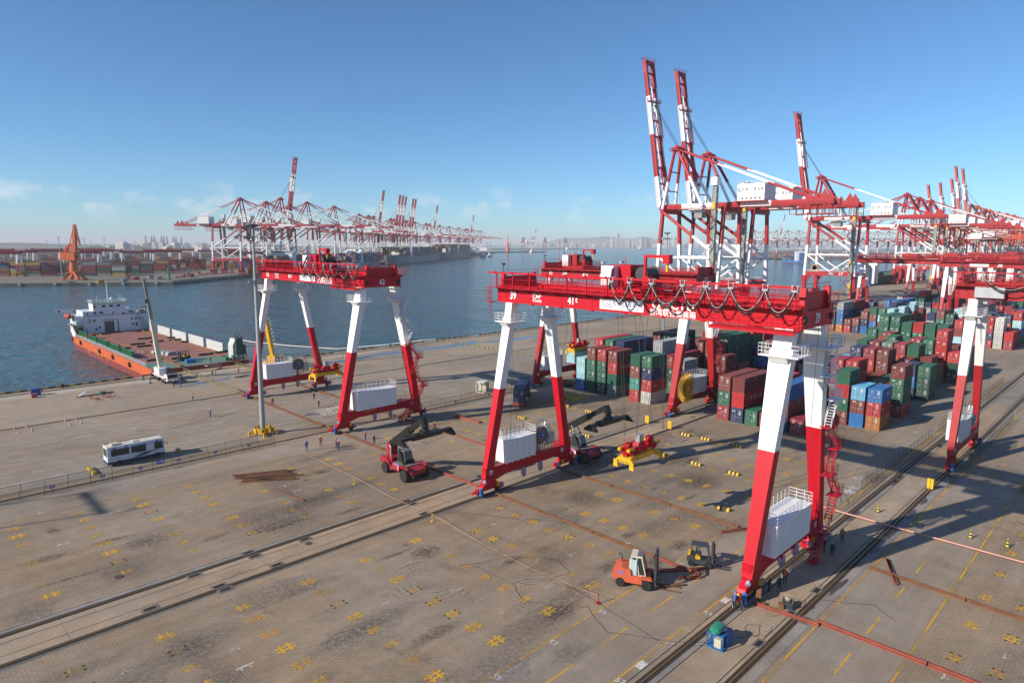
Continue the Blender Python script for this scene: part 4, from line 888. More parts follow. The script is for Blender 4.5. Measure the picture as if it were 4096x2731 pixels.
# everything deeper in the yard, beyond telling one box from the next
def mass(name, label, boxes, extra=None):
    cols = ['b', 'c', 'g', 'B', 'x', 'n', 'r', 'o', 'y', 'w']; ms = [mat('far_container_' + CCOL[c][0].replace(' ', '_'), CCOL[c][1], .65, var=.25, scale=.15, streak=.2) for c in cols]
    q = MB()
    for (x0, x1, y0, y1, z0, z1, m) in boxes: q.box(x0, x1, y0, y1, z0, z1, m)
    o = q.obj(name, ms); tag(o, label, 'containers', None, 'stuff'); return o
rr = random.Random(9); bx = []
for (V0, rows, pitch) in ((61.1, 9, 2.875), (97.2, 8, 3.03), (8, 9, 2.9)):
    u = 345 if V0 > 20 else 150
    while u < 1150:
        if not (u % 330 < 24):
            for r in range(rows):
                n = rr.choice([0, 2, 3, 3, 4, 4, 5])
                for k in range(n): v = V0 - r * pitch; bx.append((u, u + 12.19, v - 2.44, v, k * 2.62 + .02, k * 2.62 + 2.6, rr.choices(range(10), [5, 3, 5, 3, 2, 2, 3, 1, .3, .6])[0]))
        u += 12.9
mass('stacked_containers', 'mixed containers stacked deep in the right-hand yard behind crane 38', HIDBOX + [x for x in bx if not (x[2] < 20 and x[0] < 260)])

# ------------------------------------------------------------------ ship-to-shore quay cranes
def band_beam(name, par, a, b, w, h, cuts, mats, tube=False, r=.5):
    """beam a-b painted in bands; cuts are fractions, colours alternate"""
    a = Vector(a); b = Vector(b); q = MB()
    for i in range(len(cuts) - 1):
        p0, p1 = a.lerp(b, cuts[i]), a.lerp(b, cuts[i + 1])
        if tube: q.tube(p0, p1, r, 8, i % 2)
        else: q.beam(p0, p1, w, h, i % 2)
    return q.obj(name, mats, par)
def make_sts(label, loc, rz, red, wht, boom, num=None, group='quay cranes', fine=True):
    t = thing('quay_crane', label, 'quay crane', loc, rz, group); RW = [red, wht]; WR = [wht, red]
    for s in (-1, 1):
        for y in (0, 32):
            q = MB()
            q.loft([[(s * 10.5 + dx * 1.1, y + dy * .9, 4.2) for dx, dy in ((-1, -1), (1, -1), (1, 1), (-1, 1))], [(s * 10.5 + dx * 1.5, y + dy * 1.5, 14.2) for dx, dy in ((-1, -1), (1, -1), (1, 1), (-1, 1))]], 0)
            xa, xb, xc = s * 10.5, s * 9.0, s * 7.4
            q.beam((xa, y, 14.2), (xb, y, 34.5), 1.5, 1.9, 1, 1.4, 1.8); q.beam((xb, y, 34.5), (xc, y, 51.0), 1.4, 1.8, 0, 1.3, 1.6); q.obj('leg', RW, t)
            q = MB().box(s * 10.5 - 7, s * 10.5 + 7, y - .7, y + .7, 2.6, 4.3) if s > 0 else MB().box(s * 10.5 - 7, s * 10.5 + 7, y - .7, y + .7, 2.6, 4.3)
            for k in range(8): q.lathe((s * 10.5 - 6.2 + k * 1.75, y - .5, .45), (0, 1, 0), [(0, .42), (1.0, .42)], 8); 
            for k in range(4): q.prism([(s * 10.5 - 6.6 + k * 3.5, .6), (s * 10.5 - 4.0 + k * 3.5, .6), (s * 10.5 - 4.6 + k * 3.5, 2.6), (s * 10.5 - 6.0 + k * 3.5, 2.6)], 1, y - .55, y + .55)
            q.obj('wheel_truck', red, t)
        # portal beam with knees, braces in the side frame
        q = MB().box(s * 10.5 - .8, s * 10.5 + .8, -.6, 32.6, 14.2, 16.7); q.prism([(1.4, 14.2), (4.6, 14.2), (1.4, 9.5)], 0, s * 10.5 - .6, s * 10.5 + .6); q.prism([(30.6, 14.2), (30.6, 9.5), (27.4, 14.2)], 0, s * 10.5 - .6, s * 10.5 + .6); q.obj('portal_beam', red, t)
        MB().rail([(s * 10.5 - s * .8, 1.2, 16.7), (s * 10.5 - s * .8, 31, 16.7)], 1.1, .05, 3, 1).rail([(s * 10.5 + s * .8, 1.2, 16.7), (s * 10.5 + s * .8, 31, 16.7)], 1.1, .05, 3, 1).obj('portal_rail', wht, t)
        xm = s * 9.5; MB().tube((xm, 0, 28), (xm, 32, 28), .62, 8).obj('side_brace', wht, t)
        for y in (.6, 31.4): MB().tube((xm, y, 27.6), (s * 10.3, 16, 17.0), .48, 8).obj('side_brace', wht, t)
        band_beam('main_diagonal', t, (s * 7.6, 31.4, 49.4), (xm, .6, 28.6), 0, 0, [0, .55, 1], RW, True, .78)
    for y in (0, 32):
        MB().box(-8.4, 8.4, y - 1.0, y + 1.0, 49.0, 51.2).obj('cross_beam', red, t)
        MB().box(-9.8, 9.8, y - .5, y + .5, 14.6, 16.2).obj('sill_tie', red, t)
        if fine: MB().tube((-9.3, y, 28), (9.3, y, 28), .5, 8).obj('side_brace', wht, t)
    L = 82.0; cuts = [0, 12 / L, 28 / L, 42 / L, 56 / L, 1]
    for s in (-1, 1): band_beam('main_girder', t, (s * 3.4, 36, 52.2), (s * 3.4, -46, 52.2), 1.3, 2.5, cuts, RW)
    q = MB()
    for k in range(10): y = 34 - k * 8.6; q.box(-2.8, 2.8, y - .3, y + .3, 51.6, 52.8)
    q.obj('girder_tie', red, t)
    for s in (-1, 1):
        q = MB().box(min(s * 4.1, s * 5.2), max(s * 4.1, s * 5.2), -46, 36, 51.0, 51.12); q.rail([(s * 5.2, -46, 51.1), (s * 5.2, 36, 51.1)], 1.1, .05, 2.6, 1); q.obj('girder_walkway', red, t)
    # apex frame, stays
    for s in (-1, 1):
        band_beam('apex_leg', t, (s * 5.6, 33.5, 51), (s * 2.7, 29.5, 80), 0, 0, [0, .45, 1], WR, True, .75)
        band_beam('apex_leg', t, (s * 5.6, 12, 52), (s * 2.7, 28.5, 80), 0, 0, [0, .5, 1], WR, True, .75)
        band_beam('backstay', t, (s * 2.7, 28.5, 79.5), (s * 3.4, -36, 54), 0, 0, [0, .34, .72, 1], RW, True, .42)
    q = MB().box(-3.6, 3.6, 28, 31, 79.2, 80.6).box(-4.2, 4.2, 27.2, 31.8, 78.9, 79.05); q.rail([(-4.2, 27.2, 79.05), (4.2, 27.2, 79.05), (4.2, 31.8, 79.05), (-4.2, 31.8, 79.05)], 1.2, .05, 1.4, 1, closed=True)
    for x in (-1.8, 0, 1.8): q.lathe((x - .15, 29.5, 81), (1, 0, 0), [(0, .8), (.3, .8)], 12)
    q.obj('apex_head', red, t)
    for z in (60, 69): MB().tube((-4.6 + (z - 60) * .1, 32.2 - (z - 60) * .14, z), (4.6 - (z - 60) * .1, 32.2 - (z - 60) * .14, z), .3, 6).obj('apex_tie', red, t)
    # boom
    el = R({'up': 80.5, 'down': 0.0}[boom]); BL = 72.0; o = Vector((0, 36.5, 52.4)); d = Vector((0, math.cos(el), math.sin(el))); nrm = Vector((0, -math.sin(el), math.cos(el)))
    for s in (-1, 1):
        a = o + Vector((s * 3.2, 0, 0)); q = MB(); cu = [0, .21, .50, .76, 1]
        for i in range(4): q.beam(a + d * BL * cu[i], a + d * BL * cu[i + 1], 1.25, 2.3 if i < 3 else 2.0, 1 - i % 2, up=tuple(nrm))
        q.obj('boom_girder', RW, t)
    for k in range(9): p = o + d * (4 + k * 7.8); MB().beam(p - Vector((2.6, 0, 0)), p + Vector((2.6, 0, 0)), .5, .9).obj('boom_tie', red, t)
    if fine:
        q = MB()
        for k in range(8):
            p = o + d * (4 + k * 7.8); p2 = o + d * (11.8 + k * 7.8); sg = 1 if k % 2 else -1; q.tube(p + Vector((2.6 * sg, 0, 0)), p2 - Vector((2.6 * sg, 0, 0)), .13, 5)
        q.rail([tuple(o + d * 3 + Vector((-4.4, 0, 0)) - nrm * .6), tuple(o + d * 66 + Vector((-4.4, 0, 0)) - nrm * .6)], .9, .05, 3, 1)
        q.obj('boom_ladder', red, t)
    q = MB().box(-4.6, 4.6, -1.2, 1.2, -.2, .2); q.rail([(-4.6, -1.2, .2), (4.6, -1.2, .2), (4.6, 1.2, .2), (-4.6, 1.2, .2)], 1.2, .06, 1.5, 1, closed=True); h = q.obj('boom_platform', red, t); p = o + d * 52 + nrm * 1.0; h.location = p
    q = MB().box(-4.0, 4.0, -1.0, 1.0, -.6, .9); q.rail([(-4.4, -1.4, .9), (4.4, -1.4, .9), (4.4, 1.4, .9), (-4.4, 1.4, .9)], 1.2, .06, 1.5, 1, closed=True); h = q.obj('boom_tip', red, t); h.location = o + d * 71.5
    ap = Vector((0, 29.5, 80))
    for s in (-1, 1):
        if boom == 'down':
            for f_ in (.46, .86): band_beam('forestay', t, ap + Vector((s * 2.4, 0, 0)), o + d * BL * f_ + Vector((s * 3.0, 0, 1)), 0, 0, [0, .3, .75, 1], RW, True, .34)
        else:
            for f_ in (.45, .82):
                band_beam('forestay', t, o + d * BL * f_ + Vector((s * 2.2, 0, 0)) + nrm * 1.6, o + d * (BL * f_ - 25) + Vector((s * 2.2, 0, 0)) + nrm * 2.6, 0, 0, [0, .5, 1], WR, True, .3)
            q = MB().tube(ap + Vector((s * .8, 0, 1)), o + d * 50 + Vector((s * .8, 0, 0)) + nrm * 1.3, .07, 4).tube(ap + Vector((s * 1.3, 0, 1)), o + d * 50 + Vector((s * 1.3, 0, 0)) + nrm * 1.3, .07, 4); q.obj('boom_rope', ROPE(), t)
    # machinery house, tower, cab
    h = MB().box(-5.6, 5.6, -17.5, -5.0, 53.6, 61.0).obj('machinery_house', wht, t)
    MB().rail([(-5.6, -17.5, 61), (5.6, -17.5, 61), (5.6, -5, 61), (-5.6, -5, 61)], 1.2, .06, 2, 1, closed=True).obj('roof_rail', wht, h)
    q = MB()
    for k in range(5): q.lathe((-5.65, -15.5 + k * 2.0, 54.6), (1, 0, 0), [(0, .55), (.1, .55)], 10)
    q.obj('vent', GRT(), h)
    MB().box(-6.6, 6.6, -18.5, -4, 53.2, 53.6).obj('house_deck', red, h)
    if fine:
        text('山东港口  青岛港', 1.1, (-5.63, -11.2, 58.4), '-x', h, NAVT, 'house_sign', bold=.01)
        MB().path([(-5.66, -6.3 - .9 * math.cos(R(40 + i * 25)), 58.4 + .9 * math.sin(R(40 + i * 25))) for i in range(12)], .12, 4).obj('house_emblem', NAVT, h)
    q = MB()
    for x in (-13.2, -11.4):
        for y in (1.2, 3.0): q.beam((x, y, 3), (x, y, 60), .28, .28)
    for k in range(18):
        z = 4 + k * 3.2
        for (a, b) in (((-13.2, 1.2), (-11.4, 1.2)), ((-11.4, 1.2), (-11.4, 3.0)), ((-11.4, 3.0), (-13.2, 3.0)), ((-13.2, 3.0), (-13.2, 1.2))): q.tube((*a, z), (*b, z), .09, 4); q.tube((*a, z), (*b, z + 3.2), .07, 4)
    tw = q.obj('lift_tower', mat('lift_tower_grey', (.34, .34, .31), .6, var=.2), t)
    MB().box(-13.0, -11.6, 1.4, 2.8, 3.2, 60.5).obj('lift_shaft', mat('lift_shaft_grey', (.30, .30, .27), .6), tw)
    MB().box(-14, -10.6, .6, 3.6, 60.5, 64.0).obj('lift_motor_room', wht, tw)
    for z in (6, 22, 50): MB().box(-13.7, -13.2, 1.3, 2.9, z, z + 3.2).obj('lift_gate', YEL(), tw)
    if fine:
        for k in range(9):
            z = 5 + k * 5; q = MB().beam((-14.8, 1 + 4 * (k % 2), z), (-14.8, 5 - 4 * (k % 2), z + 5), .8, .15).box(-15.3, -13.2, .2 + 4.2 * ((k + 1) % 2), 1.6 + 4.2 * ((k + 1) % 2), z + 4.9, z + 5.05)
            q.rail([(-15.25, 1 + 4 * (k % 2), z), (-15.25, 5 - 4 * (k % 2), z + 5)], 1.1, .04, 1.4, 1); q.obj('stair_flight', wht if 15 < z < 34 else red, t)
    q = MB().box(-2.2, 2.2, 14, 18, 46.8, 49.6); q.box(-3, 3, 12, 20, 49.6, 50.4); q.obj('operator_cab', mat('cab_grey', (.25, .26, .27), .4), t)
    q = MB()
    for s in (-1, 1):
        for k in range(7): y = -46 + k * 3; q.beam((s * 3.4, y, 50.9), (s * 3.4, y, 47.2), .25, .25)
        q.beam((s * 3.4, -46, 47.2), (s * 3.4, -28, 47.2), .3, .3); q.prism([(-44, 53.4), (-40, 53.4), (-42, 57.2)], 0, s * 3.4 - .3, s * 3.4 + .3); q.prism([(-38, 53.4), (-34.5, 53.4), (-36, 56.5)], 0, s * 3.4 - .3, s * 3.4 + .3)
    q.rail([(-3.4, -46, 47.3), (3.4, -46, 47.3)], 1.2, .05, 1.5, 1); q.obj('service_cage', red, t)
    if fine: 
        q = MB().lathe((-9.6, 26, 19.3), (1, 0, 0), [(0, 2.5), (.3, 2.5), (.3, 1.6), (0, 1.6)], 26); q.obj('cable_reel', mat('reel_brown', (.34, .22, .08), .6), t)
    if num:
        text(num, 1.9, (-11.33, 8.4, 15.5), '-x', t, WTX, 'number', bold=.02)
        s = MB().box(-11.36, -11.31, 12.2, 16.4, 14.75, 16.3).obj('notice_board', mat('notice_navy', (.03, .05, .12), .5), t)
        text('起重量 65t', .5, (-11.375, 14.3, 15.9), '-x', s, WTX, 'sign_text'); text('吊具下 65t', .5, (-11.375, 14.3, 15.2), '-x', s, WTX, 'sign_text')
    return t
S19 = make_sts('quay crane with raised boom, leftmost and tallest of the near pair', (289, 147.2, 0), 0, RED2(), WHT(), 'up', '19')
S18 = make_sts('quay crane with raised boom close behind the leftmost one', (318.5, 147.2, 0), 0, RED2(), WHT(), 'up', '18')
S17 = make_sts('quay crane numbered 17 with raised boom and open portal above the water', (471.5, 147.2, 0), 0, RED2(), WHT(), 'up', '17')
S16 = make_sts('quay crane numbered 16 with lowered boom beyond crane 17', (674, 147.2, 0), 0, RED2(), WHT2(), 'down', '16', fine=False)
for i, (u, sc) in enumerate([(712, .98), (752, .98)]): dup(S16, (u, 147.2, 0), None, f'quay crane with lowered boom, {ORD[i]} one past crane 16').scale = (sc,) * 3
OU = make_sts('orange-red quay crane with raised boom, nearest of the orange row at right', (784, 150, 0), 0, ORG(), WHT2(), 'up', None, fine=False); OU.scale = (.77,) * 3
for i, (u, sc) in enumerate([(840, .82), (904, .89), (952, 1.04), (988, 1.04)]):
    k = dup(OU, (u, 150, 0), None, f'orange-red quay crane with raised boom, {["second of the row", "third of the row", "tall one left of the last", "tallest at the far end"][i]} at right'); k.scale = (sc,) * 3
OD = make_sts('orange-red quay crane with lowered boom amid the row at right', (1018, 147.2, 0), 0, ORG(), WHT2(), 'down', None, fine=False)
for i, u in enumerate((1045, 1100, 1160, 1215)): dup(OD, (u, 147.2, 0), None, f'orange-red quay crane with lowered boom, {ORD[i + 1]} from the near end of the row at right')
# opposite terminal on the left: row of cranes along the basin quay
lz = R(-141)
def lpos(s): x, y = lq(s, 37); return (x, y, 0)
LD = make_sts('maroon and white quay crane at the near end of the opposite terminal, boom lowered', lpos(139), lz, RED3(), WHT2(), 'down', None, 'quay cranes of the opposite terminal', fine=False)
text('43 70t', 1.6, (9.6, 16, 15.4), '+x', LD, WTX, 'number', bold=.02)
LU = make_sts('tall raised-boom quay crane standing out of the opposite row, left part', lpos(230), lz, RED3(), WHT2(), 'up', None, 'quay cranes of the opposite terminal', fine=False); LU.scale = (1.08,) * 3
for i, s in enumerate((197, 258, 307, 404, 517, 566, 880, 986, 1130, 1252, 1390, 1512, 1650, 1800)):
    k = dup(LD, lpos(s), lz, f'maroon and white quay crane of the opposite terminal, boom lowered, {ORD[i + 1]} from the near end'); k.scale = ((1.08,) if s in (307, 404) else (1.0,)) * 3
for i, s in enumerate((595, 699, 720, 742, 798, 818, 1024, 1548)):
    dup(LU, lpos(s), lz, f'raised-boom quay crane of the opposite terminal, {ORD[i]} past the gap in the row').scale = (1.0,) * 3
# far right terminal across the water: a long row, small in the haze
ang = math.atan2(1500 - 980, 3200 - 2180)
for i in range(17):
    px = 2960 + i * 44; dd = 1880 + 16 * i; aa = R(45.13) - math.atan((px - 2048) / 2626); x = dd * math.cos(aa); y = dd * math.sin(aa)
    dup(LD if i % 6 != 2 else LU, (x, y, 0), R(-160), f'hazy white and red quay crane across the water at right, {ORD[i]} from the left end', 'quay cranes far across the water').scale = (.92,) * 3
# three ore unloaders on the distant wharf, one dock crane row
q = MB()
orm = mat('ore_crane_purple', (.22, .05, .07), .6)
for i, (x, y) in enumerate([(3270, 3180), (3480, 3170), (3690, 3160)]):
    t = thing('ore_unloader', f'dark red bulk unloader on the distant ore wharf, {["left", "middle", "right"][i]} of three', 'crane', (x, y, 1.5), R(-45), 'ore unloaders')
    for sx in (-1, 1):
        for sy in (-1, 1): MB().beam((sx * 12, sy * 12, 0), (sx * 9, sy * 10, 45), 4, 4).obj('leg', orm, t)
    MB().box(-14, 14, -16, 30, 45, 52).obj('boom_house', orm, t); MB().prism([(-16, 52), (10, 52), (2, 78), (-8, 78)], 0, -9, 9).obj('tower_head', orm, t); MB().box(-12, 12, -14, 14, 14, 20).obj('hopper', orm, t)

# ------------------------------------------------------------------ deck cargo ship moored stern-on to the quay
SW = mat('ship_white', (.74, .76, .78), .45, var=.08, scale=.5, streak=.15)
SO = mat('hull_orange', (.62, .12, .03), .5, var=.16, scale=.25, streak=.22, tint=(.30, .07, .04, .62, .6))
SB = mat('hull_boot_red', (.24, .045, .04), .6, var=.25, scale=.3, streak=.2)
SG = mat('deck_green', (.13, .22, .17), .7, var=.25, scale=.4)
SD = mat('deck_oxide', (.30, .125, .095), .75, var=.22, scale=.25, tint=(.20, .11, .09, .58, .6))
GRN = mat('bulwark_green', (.025, .20, .085), .5, var=.2, streak=.2)
GPL = mat('grey_plate', (.50, .52, .50), .55, var=.12, scale=.5, streak=.2, tint=(.30, .15, .08, .62, .6))
ship = thing('deck_cargo_ship', 'orange-hulled deck cargo ship with red-brown deck and white house, moored at the left', 'ship', (64.5, 184.2, 0))
def hull_ring(z, k, bowk):
    b = 12.6 * k; Lb = 112
    return [(-b, 0, z), (-b, 60, z), (-b, 86, z), (-b * .865, 98, z), (-b * .55, 107, z), (0, Lb + bowk, z), (b * .55, 107, z), (b * .865, 98, z), (b, 86, z), (b, 60, z), (b, 0, z)]
q = MB(); q.loft([hull_ring(-7, .92, -6), hull_ring(-1.55, .985, -1.5)], 1); q.loft([hull_ring(-1.55, .985, -1.5), hull_ring(1.0, 1.0, 0)], 0); q.obj('hull', [SO, SB], ship)
def fore(z): return [(-10.6, 101, z), (-9.6, 103, z), (-7, 108, z), (0, 113, z), (7, 108, z), (9.6, 103, z), (10.6, 101, z)]
q = MB(); q.loft([fore(1.0), [(x * 1.02, y + (.8 if y > 90 else 0), z) for x, y, z in fore(4.2)]]); q.obj('forecastle', SO, ship)
MB().prism([(x * .97, y) for x, y, z in fore(0)], 2, 4.2, 4.25).obj('forecastle_deck', SG, ship)
for s in (-1, 1):
    q = MB()
    for (x0, y0, x1, y1) in ((12.5, 84, 12.5, 88), (12.5, 88, 10.9, 98), (10.9, 98, 10.5, 101.2)): q.add([(s * x0, y0, 1.0), (s * x1, y1, 1.0), (s * x1, y1, 4.3), (s * x0, y0, 4.3 if y0 > 85 else 2.2), (s * (x0 - .3), y0, 1.0), (s * (x1 - .3), y1, 1.0), (s * (x1 - .3), y1, 4.3), (s * (x0 - .3), y0, 4.3 if y0 > 85 else 2.2)], [(0, 1, 2, 3), (7, 6, 5, 4), (3, 2, 6, 7), (0, 3, 7, 4), (1, 5, 6, 2)])
    q.obj('bow_bulwark', SW, ship)
MB().box(-12.3, 12.3, 0.3, 12, 1.0, 1.03).obj('ramp_deck', SG, ship)
MB().box(-12.3, 12.3, 12, 90, 1.0, 1.04).obj('cargo_deck', SD, ship)
MB().box(-12.6, 12.6, -.35, .3, .2, 1.02).obj('stern_sill', RUSTR(), ship)
for i, y in enumerate([22, 35, 48, 61, 74]):
    g = MB().box(-11.1, -10.9, y, y + 10.8, 1.04, 3.1)
    for k in range(9): g.box(-11.35, -11.1, y + .2 + k * 1.3, y + .42 + k * 1.3, 1.04, 3.1)
    for z in (1.3, 2.1, 2.95): g.box(-11.36, -11.1, y, y + 10.8, z, z + .15)
    g.obj('green_bulwark', GRN, ship)
MB().rail([(-12.4, 6, 1.02), (-12.4, 88, 1.02)], 1.1, .035, 1.8, 2).obj('ship_rail', SW, ship)
for i, (y, l) in enumerate([(16, 13), (31.5, 13), (47, 13.5), (63, 13), (78.5, 9)]):
    MB().box(11.6, 11.95, y, y + l, 1.04, 3.9).obj('white_bulwark', GPL, ship)
for (y, dz) in ((20, 0), (37, .1), (52, .3), (76, .1), (88, .2)):
    MB().lathe((-12.95, y, -.1), (1, 0, 0), [(0, .45), (0, .75), (.4, .75), (.4, .45)], 14).obj('tyre_fender', BLK(), ship)
yl = mat('hull_yellow_mark', (.62, .42, .04), .6)
for k, (y, h) in enumerate([(43, .9), (50, 1.2), (54, 1.3), (64, 1.2), (66, 1.2)]): MB().box(-12.62, -12.58, y, y + .25, -2.6, -2.6 + h).box(-12.62, -12.58, y, y + 1.4, -2.6 + h * .7, -2.45 + h * .7).obj('draught_mark', yl, ship)
text('新', 1.1, (-12.66, 80, -.4), '-x', ship, yl, 'ship_name'); text('运', 1.1, (-12.66, 77.5, -.4), '-x', ship, yl, 'ship_name')
# launch rails and beams on the deck
for x in (-5.3, 8.6):
    r = MB().box(x - .28, x + .28, .5, 88, 1.04, 1.42).box(x - .12, x + .12, .5, 88, 1.42, 1.52).obj('skid_rail', RUST(), ship)
for (x, y) in [(-9.8, 60), (-9.5, 50), (-8.2, 43), (-2.2, 50), (-2.0, 44), (3.2, 62), (4.0, 52), (10, 52), (10.4, 45), (10.6, 58), (6.3, 15), (11, 16), (-1.5, 13.5), (-7.5, 15), (0.4, 86), (-4, 84), (8.5, 84)]:
    MB().box(x - 2.1, x + 2.1, y - .3, y + .3, 1.04, 1.55).obj('dunnage_beam', mat('dunnage_dark', (.035, .028, .025), .8), ship)
# superstructure
h = MB().box(-8.6, 12.2, 90.4, 102, 1.04, 7.3).obj('deckhouse', SW, ship)
MB().box(-10.6, -8.6, 91, 100, 3.4, 7.4).obj('side_house', SW, ship)
MB().box(-8.4, 8.4, 90.6, 100, 7.3, 9.0).obj('upper_house', SW, ship)
b_ = MB().box(-5.0, 5.6, 90.8, 97, 9.0, 11.6).obj('bridge', SW, ship)
MB().box(-5.2, 5.8, 90.6, 97.2, 11.6, 11.75).obj('bridge_roof', SG, b_)
MB().rail([(-5.2, 90.6, 11.75), (5.8, 90.6, 11.75), (5.8, 97.2, 11.75), (-5.2, 97.2, 11.75)], 1.1, .04, 1.4, 2, closed=True).obj('roof_rail', SW, b_)
for x in (-1.6, .8, 3.2): MB().box(x - .55, x + .55, 90.74, 90.82, 10.2, 11.0).obj('bridge_window', GLS(), b_)
for x in (-4.6,): MB().box(x - .35, x + .35, 90.74, 90.82, 10.1, 11.0).obj('bridge_window', GLS(), b_)
MB().box(-1.9, 2.7, 90.3, 90.45, 1.04, 5.4).obj('garage_opening', mat('garage_dark', (.10, .11, .09), .7), h)
MB().box(1.2, 2.2, 90.1, 90.3, 1.2, 5.4).obj('garage_shutter', SW, h); MB().box(-1.9, 2.7, 90.2, 90.3, 5.0, 5.9).obj('garage_rail', GPL, h)
for (x, z) in ((-6.4, 4.6), (10.8, 4.0), (-7.6, 1.04)): MB().box(x - .4, x + .4, 90.33, 90.42, z, z + 1.9).obj('door', GPL, h)
for (x, z) in ((-6.9, 8.1), (-2.2, 8.1), (1.2, 8.1), (6.6, 8.1)): MB().box(x - .3, x + .3, 90.55, 90.62, z - .3, z + .3).obj('window', GLS(), h)
MB().rail([(-12.2, 89.2, 4.3), (-8.7, 89.2, 4.3)], 1.1, .05, 1, 2).box(-12.3, -8.7, 89.2, 98, 4.2, 4.3).obj('boat_deck', SG, ship)
MB().beam((9.4, 90.2, 7.3), (11.6, 88.4, 1.1), .8, .12).obj('ladder', GPL, ship)
MB().box(-8.65, 12.25, 90.32, 90.42, 7.2, 7.35).obj('red_band', RED2(), h)
for (x, z) in [(-4.6, 8.2), (-5, 5.6), (-2.8, 8.3), (4.6, 7.7), (7.4, 8.0), (-3.5, 3.0), (7.2, 5.4), (8.6, 5.4), (9.8, 5.4), (7.4, 3.4), (8.6, 3.8), (8.7, 3.0), (-4.6, 2.4)]:
    MB().lathe((x, 90.3, z), (0, 1, 0), [(0, .36), (.12, .42)], 10).obj('porthole_vent', DRK(), h)
MB().tube((.6, 94, 11.7), (.6, 94, 19.0), .22, 8, r2=.12).tube((-1.2, 94, 16), (2.4, 94, 16), .07, 5).obj('mast', SW, ship)
for A_ in ((-3.4, 92, 14.6, .05), (-4.6, 93, 15, .03), (5.0, 93, 14, .03)): MB().tube((A_[0], A_[1], 11.7), A_[:3], A_[3], 5).obj('aerial', SW, ship)
MB().lathe((1.6, 93, 11.75), (0, 0, 1), [(0, .2), (.9, .2), (.95, .5), (1.4, .6), (1.8, .2)], 10).obj('satellite_dome', SW, ship)
q = MB().tube((3.9, 92, 11.7), (3.9, 92, 14.4), .08, 6).box(3.3, 4.5, 91.8, 92.2, 14.3, 14.5); q.obj('radar', SW, ship)
MB().rail([(-8.4, 90.6, 9.0), (-5.2, 90.6, 9.0)], 1.1, .04, 1, 2).rail([(5.8, 90.6, 9.0), (8.4, 90.6, 9.0)], 1.1, .04, 1.2, 2).rail([(8.4, 90.6, 7.35), (12.2, 90.6, 7.35), (12.2, 100, 7.35)], 1.1, .04, 1.2, 2).rail([(-12.4, 90, 4.2), (-9.3, 90, 4.2)], 1.1, .04, 1, 2).obj('deck_rail', SW, ship)
for s, nm in ((-1, 0), (1, 0)):
    lb = mat('lifeboat_orange', (.40, .07, .025), .4, var=.2); y0 = 95
    t = MB(); rings = []
    for k in range(9):
        f_ = k / 8; w = 1.05 * math.sin(math.pi * min(max(f_, .06), .94)) ** .5; cx = s * 12.2
        rings.append([(cx + w * math.cos(a * math.pi / 5), y0 - 3.2 + 6.4 * f_, 7.4 + (1.05 if math.sin(a * math.pi / 5) > 0 else 1.2) * math.sin(a * math.pi / 5) * (w / 1.05) ** .4) for a in range(10)])
    t.loft(rings); t.obj('lifeboat', lb, ship, smooth=True)
    d = MB()
    for y in (y0 - 2, y0 + 2): d.path([(s * 10.2, y, 4.2), (s * 10.4, y, 7.6), (s * 10.9, y, 9.3), (s * 12.2, y, 9.5)], .2, 6)
    d.obj('davit', mat('davit_grey', (.30, .33, .32), .5), ship)
# bridge-wing flag boards
for x in (-13.0, 12.6):
    MB().box(x - 2.6, x + 2.6, 95.9, 96, 8.6, 9.6).obj('wing_board', SW, ship); MB().lathe((x - (1.5 if x < 0 else -1.5), 95.85, 9.1), (0, 1, 0), [(0, .42), (.04, .42)], 16).obj('red_disc', RED2(), ship)
# exhaust stacks near the stern, starboard
q = MB().prism([(9.6, 1.04), (12.2, 1.04), (12.2, 4.9), (11.2, 6.6), (10.4, 6.6), (9.6, 4.9)], 1, 3.2, 6.6); fh = q.obj('funnel_casing', GPL, ship)
MB().box(10.2, 12.2, 2.4, 3.2, 1.04, 6.9).box(12.2, 13.0, 2.2, 4.6, 1.04, 4.8).obj('engine_box', mat('engine_dark_green', (.04, .08, .07), .6), fh)
for k in range(3): MB().path([(10.5 + k * .9, 3.2 + k * .4, 5.6), (10.5 + k * .9, 3.2 + k * .4, 8.0 - k * .5), (11.0 + k * .9, 3.2 + k * .4, 8.5 - k * .5)], .22, 8).obj('exhaust_pipe', DRK(), fh)
MB().rail([(9.6, 1.2, 1.04), (12.3, 1.2, 1.04), (12.3, 12, 1.04)], 1.1, .04, 1.2, 2).obj('ship_rail', SW, ship)
MB().box(6.6, 7.6, 1.2, 2.8, 1.04, 2.0).lathe((8.8, 2, 1.7), (1, 0, 0), [(0, .7), (.1, .7), (.1, .5), (1.0, .5), (1.0, .7), (1.1, .7)], 14).obj('winch', GRN, ship)
MB().lathe((7.5, 5, 1.6), (0, 0, 1), [(0, .7), (.2, .7)], 12).obj('rope_coil', DRK(), ship)
tag(MB().box(-1.6, 1.0, -.6, .6, 0, 1.0).obj('blue_tank', mat('tank_blue', (.03, .20, .52), .5), None, (63.4, 189.2, 1.05)), 'blue open tank on the green ramp deck of the ship', 'tank')
tag(MB().box(-1.4, 1.4, -1.1, 1.1, 0, 1.6).box(-1.45, 1.45, -1.15, 1.15, 1.6, 1.7).obj('red_locker', RED2(), None, (54.6, 259, 1.05)), 'red steel locker at the forward end of the green bulwarks', 'locker')
pl = mat('grey_precast', (.30, .33, .34), .7, var=.15)
for k in range(4):
    tag(MB().prism([(-1.5, 0), (1.5, 0), (1.3, 1.0), (-1.1, 1.0)], 1, -.7, .7).obj('weight_block', pl, None, (61.2 + k * .7, 212 - k * 1.9, 1.05), R(20)), f'grey counterweight block on the ship deck, {ORD[k]} from the house end', 'block', 'blocks on the ship deck')
